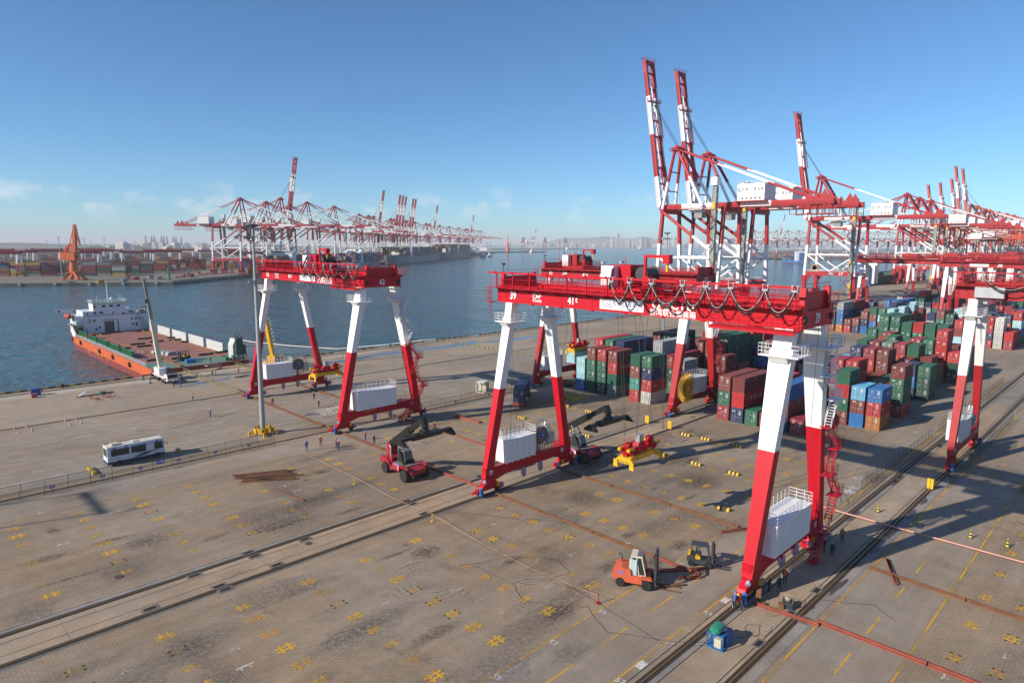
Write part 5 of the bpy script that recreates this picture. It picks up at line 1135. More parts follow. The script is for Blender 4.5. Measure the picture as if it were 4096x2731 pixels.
t = thing('frame_stand', 'grey slotted frame standing on the ship deck beside the blocks', 'frame', (56.8, 214, 1.05), R(15))
for k in range(4): MB().box(-2.5 + k * 1.3, -2.3 + k * 1.3, -.1, .1, 0, 1.5).box(-2.5 + k * 1.3, -1.4 + k * 1.3, -.1, .1, 1.3, 1.5).obj('frame_panel', GPL, t)
# gangway, mooring line, floating hose
t = thing('gangway', 'white aluminium gangway leaning from the ship deck to the quay', 'gangway', (66.0, 180.6, 0), R(25))
MB().beam((-2.6, 0, 1.35), (2.4, 0, .15), .9, .1).obj('walk', STL(), t)
for s in (-1, 1): MB().rail([(-2.6, s * .45, 1.4), (2.4, s * .45, .2)], .9, .03, .8, 1).obj('gangway_rail', SW, t)
tag(MB().path([(102, 260, SEA_Z + .25), (104, 244, SEA_Z + .25), (110, 226, SEA_Z + .25), (119, 208, SEA_Z + .2), (130, 194, -1.5), (139, 184, .3), (143, 181.6, .5)], .16, 6).obj('mooring_line', mat('white_rope', (.72, .70, .62), .7), None), 'long white mooring line floating from the quay out past the ship', 'rope')
for i, (a, b_, d) in enumerate([((51.0, 182, .6), (52.2, 186, 1.2), 'at the near corner'), ((52, 270, 4.4), (8, 215, -2.5), 'running out left from the forecastle')]):
    tag(MB().path(sag(a, b_, 1.2 if i else .3, 10), .05, 5).obj('mooring_rope', ROPE(), None), f'thin mooring rope of the deck ship {d}', 'rope')

# ------------------------------------------------------------------ vehicles
TYR = BLK
def wheel(par, x, y, r, w, rim=None, name='wheel', side=None):
    """wheel whose axle runs along y; y = centre"""
    t = MB().lathe((x, y - w / 2, r), (0, 1, 0), [(0, r * .58), (0, r * .94), (w * .12, r), (w * .88, r), (w, r * .94), (w, r * .58)], 22).obj(name, BLK(), par, smooth=True)
    MB().lathe((x, y - w / 2 + .02, r), (0, 1, 0), [(0, .05), (w * .16, r * .3), (w * .12, r * .58), (w * .8, r * .58), (w * .75, r * .3), (w * .96, .05)], 18).obj('rim', rim or mat('rim_white', (.55, .54, .50), .5), t, smooth=True)
    return t
def reach_stacker(label, loc, rz, num, elbow):
    t = thing('reach_stacker', label, 'reach stacker', loc, rz, 'reach stackers'); rd = mat('stacker_red', (.36, .02, .035), .42, var=.15, scale=1.0, streak=.15); bk = mat('boom_black', (.012, .014, .015), .38, var=.2, scale=.6)
    # local x forward
    q = MB().prism([(-3.6, 1.2), (-4.1, 1.5), (-4.1, 2.2), (-3.2, 2.6), (-1.6, 2.5), (-1.5, 1.9), (2.6, 1.8), (3.3, 1.6), (3.3, 1.0), (1.2, .85), (-2.2, .85)], 1, -1.3, 1.3); q.obj('chassis', rd, t)
    for s in (-1, 1):
        MB().prism([(-3.9, 1.5), (-2.3, 1.9), (-1.7, 1.5), (-1.7, 2.0), (-2.4, 2.5), (-3.6, 2.5), (-4.1, 2.1)], 1, min(s * 1.3, s * 1.75), max(s * 1.3, s * 1.75)).obj('rear_fender', rd, t)
        MB().box(1.3, 3.3, min(s * 1.3, s * 2.1), max(s * 1.3, s * 2.1), 1.95, 2.05).box(1.2, 1.35, min(s * 1.3, s * 2.1), max(s * 1.3, s * 2.1), 1.2, 2.05).obj('front_fender', rd, t)
        wheel(t, 2.3, s * 1.28, .86, .5); wheel(t, 2.3, s * 1.86, .86, .5); wheel(t, -3.0, s * 1.45, .8, .5)
        q = MB().tube((.9, s * .95, 1.9), (.35 - .8, s * .75, 4.1), .14, 8).tube((-.45, s * .75, 4.1), (-1.0, s * .6, 5.3), .09, 8, 1); q.obj('lift_cylinder', [bk, STL()], t)
    MB().box(-1.3, 1.9, -1.28, 1.28, 1.92, 1.96).obj('deck_plate', GRT(), t)
    c = MB().prism([(-.9, 2.0), (.75, 2.0), (.95, 2.6), (.55, 3.75), (-.9, 3.8)], 1, -.62, .62).obj('cab', GLS(), t)
    q = MB().box(-.98, .62, -.68, .68, 3.75, 3.87)
    for (a, b) in (((-.9, 2.0), (-.9, 3.8)), ((.75, 2.0), (.95, 2.6)), ((.95, 2.6), (.55, 3.8))):
        for y in (-.64, .64): q.beam((a[0], y, a[1]), (b[0], y, b[1]), .08, .08)
    q.obj('cab_frame', mat('cab_grey_paint', (.16, .17, .17), .5), c)
    MB().path([(-2.2, -1.0, 2.5), (-2.2, -1.0, 4.0), (-2.5, -1.0, 4.3)], .11, 8).obj('exhaust', STL(), t)
    a = Vector((-3.3, 0, 4.0)); e = Vector(elbow); mid = a.lerp(e, .62)
    MB().beam(a, mid, 1.0, 1.0, 0, .95, .95).obj('boom', bk, t); MB().beam(mid - (e - a) * .02, e, .74, .72).obj('boom_extension', bk, t)
    MB().box(-3.7, -2.8, -.7, .7, 2.5, 4.3).obj('boom_mount', rd, t)
    hd = e + Vector((.5, 0, -2.0)); q = MB().beam(e + Vector((-.2, 0, .2)), hd + Vector((0, 0, .9)), .7, .9).tube(e + Vector((-.3, -.35, -.5)), hd + Vector((-.1, -.35, .6)), .1, 6).tube(e + Vector((-.3, .35, -.5)), hd + Vector((-.1, .35, .6)), .1, 6); q.obj('boom_head', bk, t)
    MB().lathe(hd + Vector((0, 0, .25)), (0, 0, 1), [(0, .9), (.25, .9), (.3, .6), (.6, .55)], 18).obj('rotator', bk, t)
    q = MB().box(hd.x - .55, hd.x + .55, -2.6, 2.6, hd.z - .4, hd.z + .3).box(hd.x - .32, hd.x + .32, -4.3, 4.3, hd.z - .3, hd.z + .15); sp = q.obj('spreader_beam', bk, t)
    for s in (-1, 1): MB().prism([(hd.x - 1.2, hd.z - .75), (hd.x - 1.2, hd.z - .45), (hd.x - .35, hd.z + .2), (hd.x + .35, hd.z + .2), (hd.x + 1.2, hd.z - .45), (hd.x + 1.2, hd.z - .75)], 1, min(s * 4.15, s * 4.55), max(s * 4.15, s * 4.55)).obj('spreader_end', bk, sp)
    o = text(num, .55, (.2, -1.33, 1.35), '-y', t, WTX, 'number', bold=.02); text(num, .55, (-.6, 1.33, 1.35), '+y', t, WTX, 'number', bold=.02)
    MB().box(-1.2, .1, -1.325, -1.31, 1.62, 1.9).obj('side_decal', mat('decal_violet', (.25, .16, .45), .5), t)
    for s in (-1, 1): MB().box(2.9, 3.25, s * 1.7 - .15, s * 1.7 + .15, 2.05, 2.25).obj('headlamp', DRK(), t)
    MB().rail([(-3.6, 1.75, 2.5), (-2.0, 1.75, 2.5)], .9, .025, .8, 1).obj('guard_rail', DRK(), t)
    return t
reach_stacker('dark red reach stacker numbered 08 with black boom, parked left of crane 39', (54.9, 77.4, .0), R(-90), '08', (4.5, 0, 9.3))
reach_stacker('red reach stacker numbered 06 partly hidden behind the seaward leg of crane 39', (79.3, 64.4, .09), R(-90), '06', (5.3, 0, 9.3))

def forklift(label, loc, rz, s, body, accent, cabw, forks=1.6, group='forklift trucks', big=False):
    t = thing('forklift', label, 'forklift', loc, rz, group)
    if big:
        q = MB().prism([(-2.1, .75), (-2.3, 1.0), (-2.2, 1.75), (-1.4, 2.0), (-.5, 1.9), (-.4, 1.3), (1.4, 1.25), (1.5, .8), (1.1, .55), (-1.2, .55)], 1, -1.05, 1.05); q.obj('body', body, t)
        for sy in (-1, 1):
            wheel(t, 1.15, sy * .98, .55, .42, mat('rim_rust', (.28, .22, .18), .7)); wheel(t, -1.45, sy * .92, .48, .36, mat('rim_rust', (.28, .22, .18), .7)); MB().box(-.4, .7, min(sy * 1.05, sy * 1.2), max(sy * 1.05, sy * 1.2), .6, 1.15).obj('side_step', body, t)
            MB().prism([(.55, 1.15), (1.75, 1.1), (1.6, 1.3), (.6, 1.35)], 1, min(sy * .75, sy * 1.2), max(sy * .75, sy * 1.2)).obj('mudguard', body, t)
        c = MB().prism([(-.45, 1.3), (.85, 1.3), (1.0, 1.5), (.55, 3.15), (-.4, 3.2)], 1, -.72, .72).obj('cab_glass', GLS(), t)
        q = MB().box(-.5, .65, -.8, .8, 3.15, 3.3)
        for y in (-.76, .76):
            for (a, b) in (((-.45, 1.3), (-.4, 3.2)), ((.35, 1.3), (.1, 3.2)), ((1.0, 1.4), (.58, 3.2)), ((-.45, 1.32), (1.0, 1.32))): q.beam((a[0], y, a[1]), (b[0], y, b[1]), .1, .1)
        q.obj('cab', cabw, t)
        MB().box(-.45, .35, -.86, -.8, 1.35, 2.95).obj('open_door', mat('door_pale_blue', (.38, .50, .52), .4), t).rotation_euler = (0, 0, R(-14))
        q = MB()
        for k in range(6): q.box(.1 + k * .1, .14 + k * .1, -.7, .7, 3.32, 3.36)
        q.obj('roof_guard', STL(), t)
        MB().path([(-1.5, .4, 1.9), (-1.5, .4, 2.5), (-1.6, .4, 2.75), (-1.85, .4, 2.85)], .07, 8).obj('exhaust', DRK(), t)
        MB().box(-2.25, -2.2, -.9, .9, .95, 1.2).obj('bumper_stripe', WTX, t); MB().box(-1.7, -1.1, -1.065, -1.05, 1.35, 1.65).obj('side_decal', mat('decal_violet', (.25, .16, .45), .5), t)
        mx, mh = 1.95, 3.75
    else:
        q = MB().prism([(-1.15, .35), (-1.3, .6), (-1.25, 1.05), (-.6, 1.15), (-.5, .8), (.55, .7), (.85, .65), (.85, .3)], 1, -.55, .55); q.obj('body', body, t)
        MB().prism([(-.5, .8), (-.1, .8), (.0, .95), (-.12, 1.12), (-.5, 1.12)], 1, -.57, .57).obj('engine_cover', accent, t)
        MB().prism([(-1.28, .8), (-.95, .8), (-.95, 1.25), (-1.2, 1.2)], 1, -.5, .5).obj('counterweight', accent, t)
        for sy in (-1, 1): wheel(t, .72, sy * .52, .36, .26, DRK()); wheel(t, -.85, sy * .5, .31, .22, DRK())
        q = MB().box(-.95, .6, -.52, .52, 2.08, 2.16)
        for y in (-.5, .5): q.beam((-.95, y, 1.1), (-.85, y, 2.1), .09, .09); q.beam((.8, y, .7), (.55, y, 2.1), .09, .09); q.beam((-.3, y, 1.1), (-.25, y, 2.1), .06, .06)
        q.obj('overhead_guard', body, t)
        MB().box(-.45, 0, -.25, .25, 1.15, 1.3).box(-.5, -.4, -.25, .25, 1.2, 1.7).obj('seat', BLK(), t)
        mx, mh = 1.05, 2.3
    w = .75 if big else .42
    q = MB()
    for y in (-w, w): q.box(mx - .12, mx + .12, y - .1, y + .1, .25, mh); q.box(mx + .1, mx + .2, y * .7 - .06, y * .7 + .06, .3, mh - .1)
    for z in (.9, mh * .6, mh - .08): q.box(mx - .1, mx + .1, -w, w, z - .08, z + .08)
    q.tube((mx, 0, .4), (mx, 0, mh - .2), .07, 8); q.obj('mast', DRK(), t)
    MB().box(mx + .2, mx + .3, -w * 1.1, w * 1.1, .45, .6).box(mx + .2, mx + .3, -w * 1.1, w * 1.1, .95, 1.1).obj('carriage', DRK(), t)
    for y in (-w * .6, w * .6): MB().box(mx + .25, mx + .33, y - .08, y + .08, .12, 1.1).box(mx + .25, mx + forks, y - .09, y + .09, .06, .14).obj('fork', RUST() if big else DRK(), t)
    t.scale = (s,) * 3
    return t
OR_ = mat('forklift_orange', (.60, .12, .05), .5, var=.2, scale=1.2, streak=.2, tint=(.38, .16, .10, .6, .6)); CRM = mat('cab_cream', (.62, .58, .44), .5, var=.12)
forklift('large orange forklift with cream cab and open door, left of the nearest leg', (53.0, 35.2, .005), R(-63), 1.0, OR_, OR_, CRM, 2.4, big=True)
FB = mat('forklift_charcoal', (.05, .055, .06), .45, var=.15)
forklift('small black and yellow forklift with a driver beside the nearest leg', (61.3, 32.6, .005), R(-65), 1.12, FB, YEL(), FB)
forklift('black and yellow forklift parked on the deck of the ship', (62.9, 193.8, 1.05), R(200), 1.25, FB, YEL(), FB)
# steel bar lying across the forks
tag(MB().beam((0, 0, 0), (1.9, -1.3, 0), .35, .14).obj('steel_plate', RUST(), None, (54.2, 32.9, .22)), 'rusty steel plate resting on the forks of the orange forklift', 'plate')

# white and navy police bus
bus = thing('bus', 'white and navy bus with striped side, parked by the roadside fence', 'bus', (28.2, 112.3, .005), 0)
BW = mat('bus_white', (.62, .64, .68), .35, var=.05); BN = mat('bus_navy', (.02, .03, .09), .4)
body = MB().prism([(-1.2, .75), (1.2, .75), (1.24, 1.2), (1.22, 2.6), (1.12, 3.0), (-1.12, 3.0), (-1.22, 2.6), (-1.24, 1.2)], 0, -4.0, 4.0).obj('body', BW, bus)
MB().box(-4.02, 4.02, -1.21, 1.21, .38, .76).obj('skirt', BN, bus)
MB().box(-3.9, 3.9, -1.05, 1.05, 3.0, 3.06).obj('roof', mat('bus_roof', (.60, .55, .46), .6, var=.2, tint=(.30, .16, .08, .6, .6)), bus)
for (x0, x1) in ((-3.5, -1.0), (-.75, 1.35), (1.75, 2.4), (2.55, 3.75)):
    for s in (-1, 1): MB().box(x0, x1, s * 1.235 - .012, s * 1.235 + .012, 1.6, 2.66).obj('window', GLS(), bus)
MB().box(-4.015, -3.99, -1.0, 1.0, 1.55, 2.75).obj('rear_window', GLS(), bus); MB().box(3.99, 4.015, -1.05, 1.05, 1.5, 2.75).obj('windscreen', GLS(), bus)
MB().box(-.75, 1.4, -1.45, -1.24, 2.55, 2.7).obj('awning', mat('awning_blue', (.05, .07, .16), .6), bus)
MB().box(1.7, 2.45, -1.255, -1.243, .8, 2.65).obj('door', BW, bus)
MB().add([(-.6, -1.262, .82), (1.0, -1.262, .95), (3.9, -1.262, 1.75), (3.9, -1.262, 1.6), (1.2, -1.262, 1.35), (.2, -1.262, 1.1)], [(0, 1, 2, 3, 4, 5)]).obj('swoosh', BN, bus)
MB().box(-3.8, -2.2, -1.262, -1.245, 1.2, 1.28).obj('side_stripe', mat('stripe_blue', (.04, .08, .4), .4), bus)
text('中国公安', .26, (.7, -1.262, 1.5), '-y', bus, NAVT, 'side_lettering')
for x in (-2.4, 2.9):
    for s in (-1, 1): wheel(bus, x, s * 1.08, .46, .28)
MB().box(-3.2, -2.2, -.6, .5, 3.06, 3.35).obj('air_conditioner', mat('beige_unit', (.52, .48, .36), .6), bus); MB().box(-.3, .5, -.4, .3, 3.06, 3.25).obj('roof_hatch', BW, bus)
MB().rail([(-3.8, .95, 3.06), (3.7, .95, 3.06)], .14, .03, 1.5, 0).obj('roof_rack', DRK(), bus); MB().path([(3.9, -1.2, 2.3), (4.35, -1.5, 2.35), (4.4, -1.55, 2.0)], .05, 5).obj('mirror', DRK(), bus)
for x, c in ((-3.0, 'lamp_red'), (-1.4, 'stripe_blue'), (3.0, 'stripe_blue')): MB().box(x - .18, x + .18, -1.27, -1.2, 2.75, 2.95).obj('side_lamp', mat(c, (.3, .02, .02), .4), bus)

# container truck: blue box on a trailer, white tractor
tr = thing('container_truck', 'white tractor with a dark blue container on its trailer, behind crane 39 leg', 'truck', (95.6, 93.9, .005), R(38))
MB().box(0, 12.4, -.5, .5, .95, 1.25).box(0.0, .15, -1.2, 1.2, .5, 1.3).obj('trailer_frame', RUSTR(), tr)
for x in (1.6, 2.9, 4.2):
    for s in (-1, 1): wheel(tr, x, s * .95, .48, .5, DRK())
w = MB().prism([(11.6, .8), (14.3, .8), (14.35, 1.6), (14.2, 3.3), (12.5, 3.5), (12.3, 3.2), (12.2, 1.2), (11.6, 1.2)], 1, -1.22, 1.22).obj('tractor_cab', WHT2(), tr)
MB().box(14.28, 14.36, -1.05, 1.05, 1.95, 2.95).obj('windscreen', GLS(), w)
for s in (-1, 1): MB().box(13.0, 13.9, s * 1.22 - .01, s * 1.22 + .015, 1.95, 2.75).obj('side_window', GLS(), w); wheel(tr, 13.5, s * 1.0, .5, .35, STL()); wheel(tr, 10.2, s * .95, .5, .55, DRK())
container('n', Vector((95.6, 93.9, 1.3)), True, 'dark blue container riding on the truck trailer behind crane 39', 'containers on vehicles', end='door').rotation_euler = (0, 0, R(38))
t2 = thing('flat_trailer', 'empty flat trailer parked beside the pale blue stack', 'trailer', (119.5, 101.3, .005), R(-70))
MB().box(-1.2, 4.6, -1.2, 1.2, .95, 1.15).obj('bed', RUST(), t2)
for x in (-.4, .8):
    for s in (-1, 1): wheel(t2, x, s * .9, .48, .45, DRK())
# white truck crane on the quay
tc_ = thing('truck_crane', 'white truck crane with long telescopic boom raised over the deck ship', 'truck crane', (51.6, 173.0, .005), R(-90), 'mobile cranes')
W_ = WHT2(); CB = mat('crane_boom_cream', (.60, .56, .44), .5, var=.12, streak=.2)
MB().box(-5.5, 4.8, -1.3, 1.3, .95, 1.5).box(-5.5, 4.8, -1.32, 1.32, 1.12, 1.22, 1).obj('carrier', [W_, RED2()], tc_)
cb = MB().prism([(3.4, .8), (5.4, .8), (5.5, 1.5), (5.1, 2.5), (3.4, 2.5)], 1, -1.3, 1.3).obj('driver_cab', W_, tc_)
MB().prism([(5.06, 1.55), (5.5, 1.55), (5.14, 2.4), (4.9, 2.4)], 1, -1.15, 1.15).obj('windscreen', GLS(), cb).location.x = .03
MB().box(3.6, 4.9, -1.2, 1.2, 2.5, 2.56).obj('cab_roof', DRK(), cb)
for x in (-4.6, -3.3, -2.0, 1.6, 2.9):
    for s in (-1, 1): wheel(tc_, x, s * 1.05, .58, .5, STL())
for x in (-5.2, .4):
    for s in (-1, 1): MB().beam((x, s * 1.2, 1.1), (x, s * 3.6, 1.1), .35, .3).tube((x, s * 3.6, .1), (x, s * 3.6, 1.3), .12, 8).box(x - .35, x + .35, s * 3.6 - .35, s * 3.6 + .35, 0, .1).obj('outrigger', DRK(), tc_)
MB().box(-4.6, -.6, -1.2, 1.2, 1.6, 3.1).obj('upper_works', W_, tc_); MB().box(-1.5, .1, .4, 1.4, 1.7, 3.1).obj('crane_cab', GLS(), tc_)
b0 = Vector((-3.2, 0, 3.0)); bt = Vector((-2.5, -2.6, 25.2))
for k in range(4):
    p0 = b0.lerp(bt, (0, .3, .55, .78)[k]); p1 = b0.lerp(bt, (.3, .55, .78, 1)[k]); MB().beam(p0, p1, 1.0 - .16 * k, 1.05 - .16 * k).obj('boom_section', CB if k < 2 else mat('boom_worn', (.24, .22, .19), .6), tc_)
MB().tube(bt, bt + Vector((.5, 0, -5)), .03, 4).box(bt.x + .3, bt.x + .7, bt.y - .2, bt.y + .2, bt.z - 6.0, bt.z - 5).obj('hook_block', DRK(), tc_)
# yellow mobile crane behind crane 62
yc = thing('mobile_crane', 'yellow mobile crane with raised boom on the quay behind crane 62', 'mobile crane', (80.0, 172.0, .005), R(-60), 'mobile cranes')
MB().box(-4, 4.5, -1.3, 1.3, .8, 1.5).obj('carrier', YEL(), yc); MB().box(-2.4, 1.4, -1.3, 1.3, 1.5, 3.2).obj('upper_works', YEL(), yc); MB().box(.2, 1.8, -1.4, -.4, 1.6, 3.3).obj('crane_cab', GLS(), yc)
for x in (-3, -1.6, 2.2, 3.5):
    for s in (-1, 1): wheel(yc, x, s * 1.05, .55, .5, DRK())
b0 = Vector((-1.5, 0, 3.0)); bt = Vector((-3.6, -1.6, 21.5)); MB().beam(b0, b0.lerp(bt, .6), .95, 1.0, 0, .8, .85).obj('boom', YEL(), yc); MB().beam(b0.lerp(bt, .6), bt, .55, .55).obj('boom_extension', DRK(), yc)
q = MB()
for k in range(9): p = b0.lerp(bt, .1 + k * .055) + Vector((.9, 0, .2)); q.tube(p, p + Vector((-.25, 0, .9)), .05, 4); q.tube(p, p + Vector((.4, .3, .7)), .05, 4)
q.obj('stowed_jib', YEL(), yc); MB().tube(bt, bt + Vector((.2, 0, -8.5)), .03, 4).box(bt.x, bt.x + .4, bt.y - .2, bt.y + .2, bt.z - 9.3, bt.z - 8.5).obj('hook_block', DRK(), yc)

# ------------------------------------------------------------------ people (one continuous skinned body per pose, shared)
def body_mesh(pose, jacket, trousers, key):
    """stick skeleton -> skin modifier -> mesh; pose moves arms, legs and the torso"""
    lean = {'stand': 0, 'walk': .04, 'hold': .05, 'bend': .42, 'sit': .0}[pose]
    P = {}
    hz_ = .93
    P['pel'] = (0, 0, hz_); P['sp'] = (lean * .35, 0, 1.15); P['ch'] = (lean * .75, 0, 1.36 - lean * .12); P['nk'] = (lean * 1.0, 0, 1.50 - lean * .2); P['hd'] = (lean * 1.15 + .02, 0, 1.62 - lean * .25); P['tp'] = (lean * 1.2 + .02, 0, 1.72 - lean * .28)
    st = {'stand': .02, 'walk': .2, 'hold': .08, 'bend': .12, 'sit': .0}[pose]
    for s, n in ((1, 'l'), (-1, 'r')):
        f_ = st * s
        P['h' + n] = (0, .10 * s, .90); P['k' + n] = (f_ * .5 + .03, .12 * s, .50); P['a' + n] = (f_, .13 * s, .09); P['t' + n] = (f_ + .17, .14 * s, .05)
        P['s' + n] = (P['ch'][0], .19 * s, P['ch'][2] + .04)
        if pose in ('hold', 'bend'): P['e' + n] = (P['ch'][0] + .12, .25 * s, 1.14 - lean * .2); P['w' + n] = (P['ch'][0] + .34, .14 * s, 1.08 - lean * .5); P['f' + n] = (P['ch'][0] + .42, .12 * s, 1.06 - lean * .55)
        else: P['e' + n] = (P['ch'][0] - .03 - f_ * .3, .26 * s, 1.10); P['w' + n] = (P['ch'][0] + .05 - f_ * .6, .27 * s, .86); P['f' + n] = (P['ch'][0] + .07 - f_ * .6, .26 * s, .77)
    E_ = [('pel', 'sp'), ('sp', 'ch'), ('ch', 'nk'), ('nk', 'hd'), ('hd', 'tp')]
    for n in 'lr': E_ += [('pel', 'h' + n), ('h' + n, 'k' + n), ('k' + n, 'a' + n), ('a' + n, 't' + n), ('ch', 's' + n), ('s' + n, 'e' + n), ('e' + n, 'w' + n), ('w' + n, 'f' + n)]
    rad = {'pel': (.15, .12), 'sp': (.145, .105), 'ch': (.16, .12), 'nk': (.065, .065), 'hd': (.085, .10), 'tp': (.07, .08), 'h': (.10, .10), 'k': (.072, .072), 'a': (.05, .05), 't': (.045, .035), 's': (.075, .075), 'e': (.052, .052), 'w': (.04, .04), 'f': (.045, .025)}
    names = list(P); idx = {n: i for i, n in enumerate(names)}
    me = bpy.data.meshes.new('person_sk'); me.from_pydata([P[n] for n in names], [(idx[a], idx[b]) for a, b in E_], [])
    o = bpy.data.objects.new('person_sk', me); md = o.modifiers.new('s', 'SKIN'); md.use_smooth_shade = True
    for n in names:
        v = me.skin_vertices[0].data[idx[n]]; v.radius = rad.get(n) or rad[n[0]]; v.use_root = (n == 'pel')
    o.modifiers.new('u', 'SUBSURF').levels = 1
    ev = baked(o)
    ev.name = 'person'; ev.materials.clear()
    for m_ in (mat('skin', (.36, .19, .12), .6), mat('cloth_' + jacket[0], jacket[1], .85), mat('cloth_' + trousers[0], trousers[1], .85), mat('work_boots', (.03, .025, .02), .7)): ev.materials.append(m_)
    mi = []
    for p in ev.polygons:
        c = p.center; hand = min((c - Vector(P['f' + n])).length for n in 'lr') < .09
        mi.append(0 if hand or c.z > P['nk'][2] - .015 else 3 if c.z < .11 else 2 if c.z < .95 and not (abs(c.y) > .2 and c.z > .7) else 1)
    ev.polygons.foreach_set('material_index', mi); return ev
NAVY = ('navy', (.018, .022, .045)); BLUE = ('blue', (.04, .10, .26)); REDJ = ('red', (.34, .06, .05)); ORJ = ('orange', (.60, .17, .09)); GRNJ = ('lime', (.22, .50, .08)); DKJ = ('charcoal', (.03, .03, .035))
BODY = {}
HATM = MB().lathe((0, 0, 0), (0, 0, 1), [(0, .155), (.02, .15), (.03, .125), (.09, .118), (.13, .08), (.15, .02)], 14)
HATS = {}
def person(label, u, v, face, hat='yellow', pose='stand', jacket=NAVY, trousers=NAVY, vest=None, z=.006):
    k = (pose, jacket[0], trousers[0])
    if k not in BODY: BODY[k] = body_mesh(pose, jacket, trousers, k)
    o = mobj('person', BODY[k], None, (u, v, z), R(face)); tag(o, label, 'person', 'dock workers')
    hc = {'yellow': (.78, .50, .03), 'white': (.75, .75, .75), 'blue': (.06, .25, .62), 'red': (.55, .08, .05)}[hat]
    if hat not in HATS: HATS[hat] = HATM.mesh('hard_hat', mat('hat_' + hat, hc, .35), True)
    lean = .42 if pose == 'bend' else .04
    mobj('hard_hat', HATS[hat], o, (lean * 1.2 + .02, 0, 1.665 - lean * .28))
    q = MB()
    for yy in (-.145, .145): q.box(.02, .06, yy - .012, yy + .012, .15, .85)
    if vest: MB().loft([[(math.cos(a * math.pi / 6) * .135 + lean * (z_ - .95) * 1.6, math.sin(a * math.pi / 6) * .185, z_) for a in range(12)] for z_ in (.95, 1.15, 1.34, 1.44)], 0, False).obj('vest', mat('vest_' + vest, {'orange': (.72, .16, .06), 'lime': (.30, .62, .08)}[vest], .8), o, smooth=True)
    else: q.obj('reflective_stripe', WTX, o) if trousers is NAVY else None
    return o
person('worker in navy and yellow helmet standing right under the nearest leg, left of two', 61.1, 25.0, 100)
person('worker in navy and yellow helmet standing right under the nearest leg, beside the vest wearer', 61.8, 24.3, 60, pose='hold')
person('worker in orange vest and yellow helmet behind the nearest leg', 63.8, 24.6, 200, vest='orange', pose='hold')
person('worker in navy bending over the bogie of the nearest leg, yellow helmet', 56.2, 25.4, 150, pose='bend', z=.03)
person('worker in navy and blue helmet crouched left of the nearest bogie', 55.5, 25.9, 20, 'blue', 'bend', jacket=BLUE, trousers=NAVY, z=.03)
person('worker in navy by the stair foot of crane 39, left of the group', 75.3, 25.4, 180, pose='hold')
person('worker in navy and yellow helmet in the middle of the stair group', 73.9, 24.4, 120)
person('worker in navy and blue helmet in front of the stair group', 73.4, 23.4, 45, 'blue')
person('worker half hidden behind the stairs of crane 39', 76.0, 26.1, 180, 'blue', jacket=DKJ)
person('worker in orange jacket walking right of the stair group', 78.0, 23.9, 10, vest='orange', pose='walk')
person('worker in orange with a hose on the left apron', 49.0, 147.1, 200, 'red', 'hold', jacket=ORJ, trousers=DKJ)
person('worker in blue overalls on the road left of crane 62', 46.5, 130.4, 150, 'white', 'hold', jacket=BLUE, trousers=BLUE)
person('worker in red vest beside the seaward rail of crane 62', 59.5, 131.2, 90, 'yellow', jacket=REDJ, trousers=DKJ)
person('worker in red under the reel end of crane 62', 68.4, 130.1, 270, 'yellow', jacket=REDJ, trousers=DKJ)
person('worker in navy on the zebra crossing under crane 62', 65.7, 123.0, 180)
person('worker in blue overalls and blue helmet, leftmost of those below crane 62', 49.9, 98.1, 80, 'blue', jacket=BLUE, trousers=BLUE)
person('worker in red vest and yellow helmet below the landward leg of crane 62', 52.9, 98.9, 240, jacket=REDJ, trousers=DKJ)
person('worker in red with blue helmet, back one of a pair below crane 62', 54.2, 95.9, 200, 'blue', jacket=REDJ, trousers=DKJ)
person('worker in blue with white helmet, front one of a pair below crane 62', 53.8, 94.6, 120, 'white', jacket=BLUE, trousers=BLUE)
person('worker in red by the transfer rail, left of the reach stacker', 60.2, 96.6, 180, 'blue', jacket=REDJ, trousers=NAVY)
person('worker in dark clothes by the transfer rail, nearest the reach stacker', 59.8, 93.2, 100, 'blue', 'hold', jacket=DKJ)
person('worker in red beyond the reach stacker spreader', 72.3, 92.6, 250, jacket=REDJ, trousers=DKJ)
person('worker in red with white helmet on the ship ramp', 67.2, 186.0, 250, 'white', jacket=REDJ, trousers=DKJ, z=1.04)
person('worker in lime vest on the quay by the ramp', 62.1, 171.1, 90, 'blue', jacket=GRNJ, trousers=DKJ, vest='lime')
person('worker in blue beside the lime vest wearer on the quay', 62.9, 170.9, 170, 'red', jacket=BLUE, trousers=NAVY)
person('worker in orange on the quay by the second ship rail', 68.8, 171.2, 200, 'yellow', jacket=ORJ, trousers=DKJ)
person('man in dark clothes in front of the truck crane', 50.5, 164.0, 60, 'white', jacket=DKJ, trousers=DKJ)
person('man in blue in front of the truck crane', 51.9, 163.4, 120, 'red', jacket=BLUE, trousers=BLUE)
person('worker in orange and green helmet at the ship winch', 73.0, 188.6, 180, 'blue', 'bend', jacket=ORJ, trousers=DKJ, z=1.04)
person('driver in blue seated in the small black forklift', 61.15, 32.75, -65, 'white', jacket=BLUE, trousers=NAVY, z=.72).scale = (.8, .8, .8)

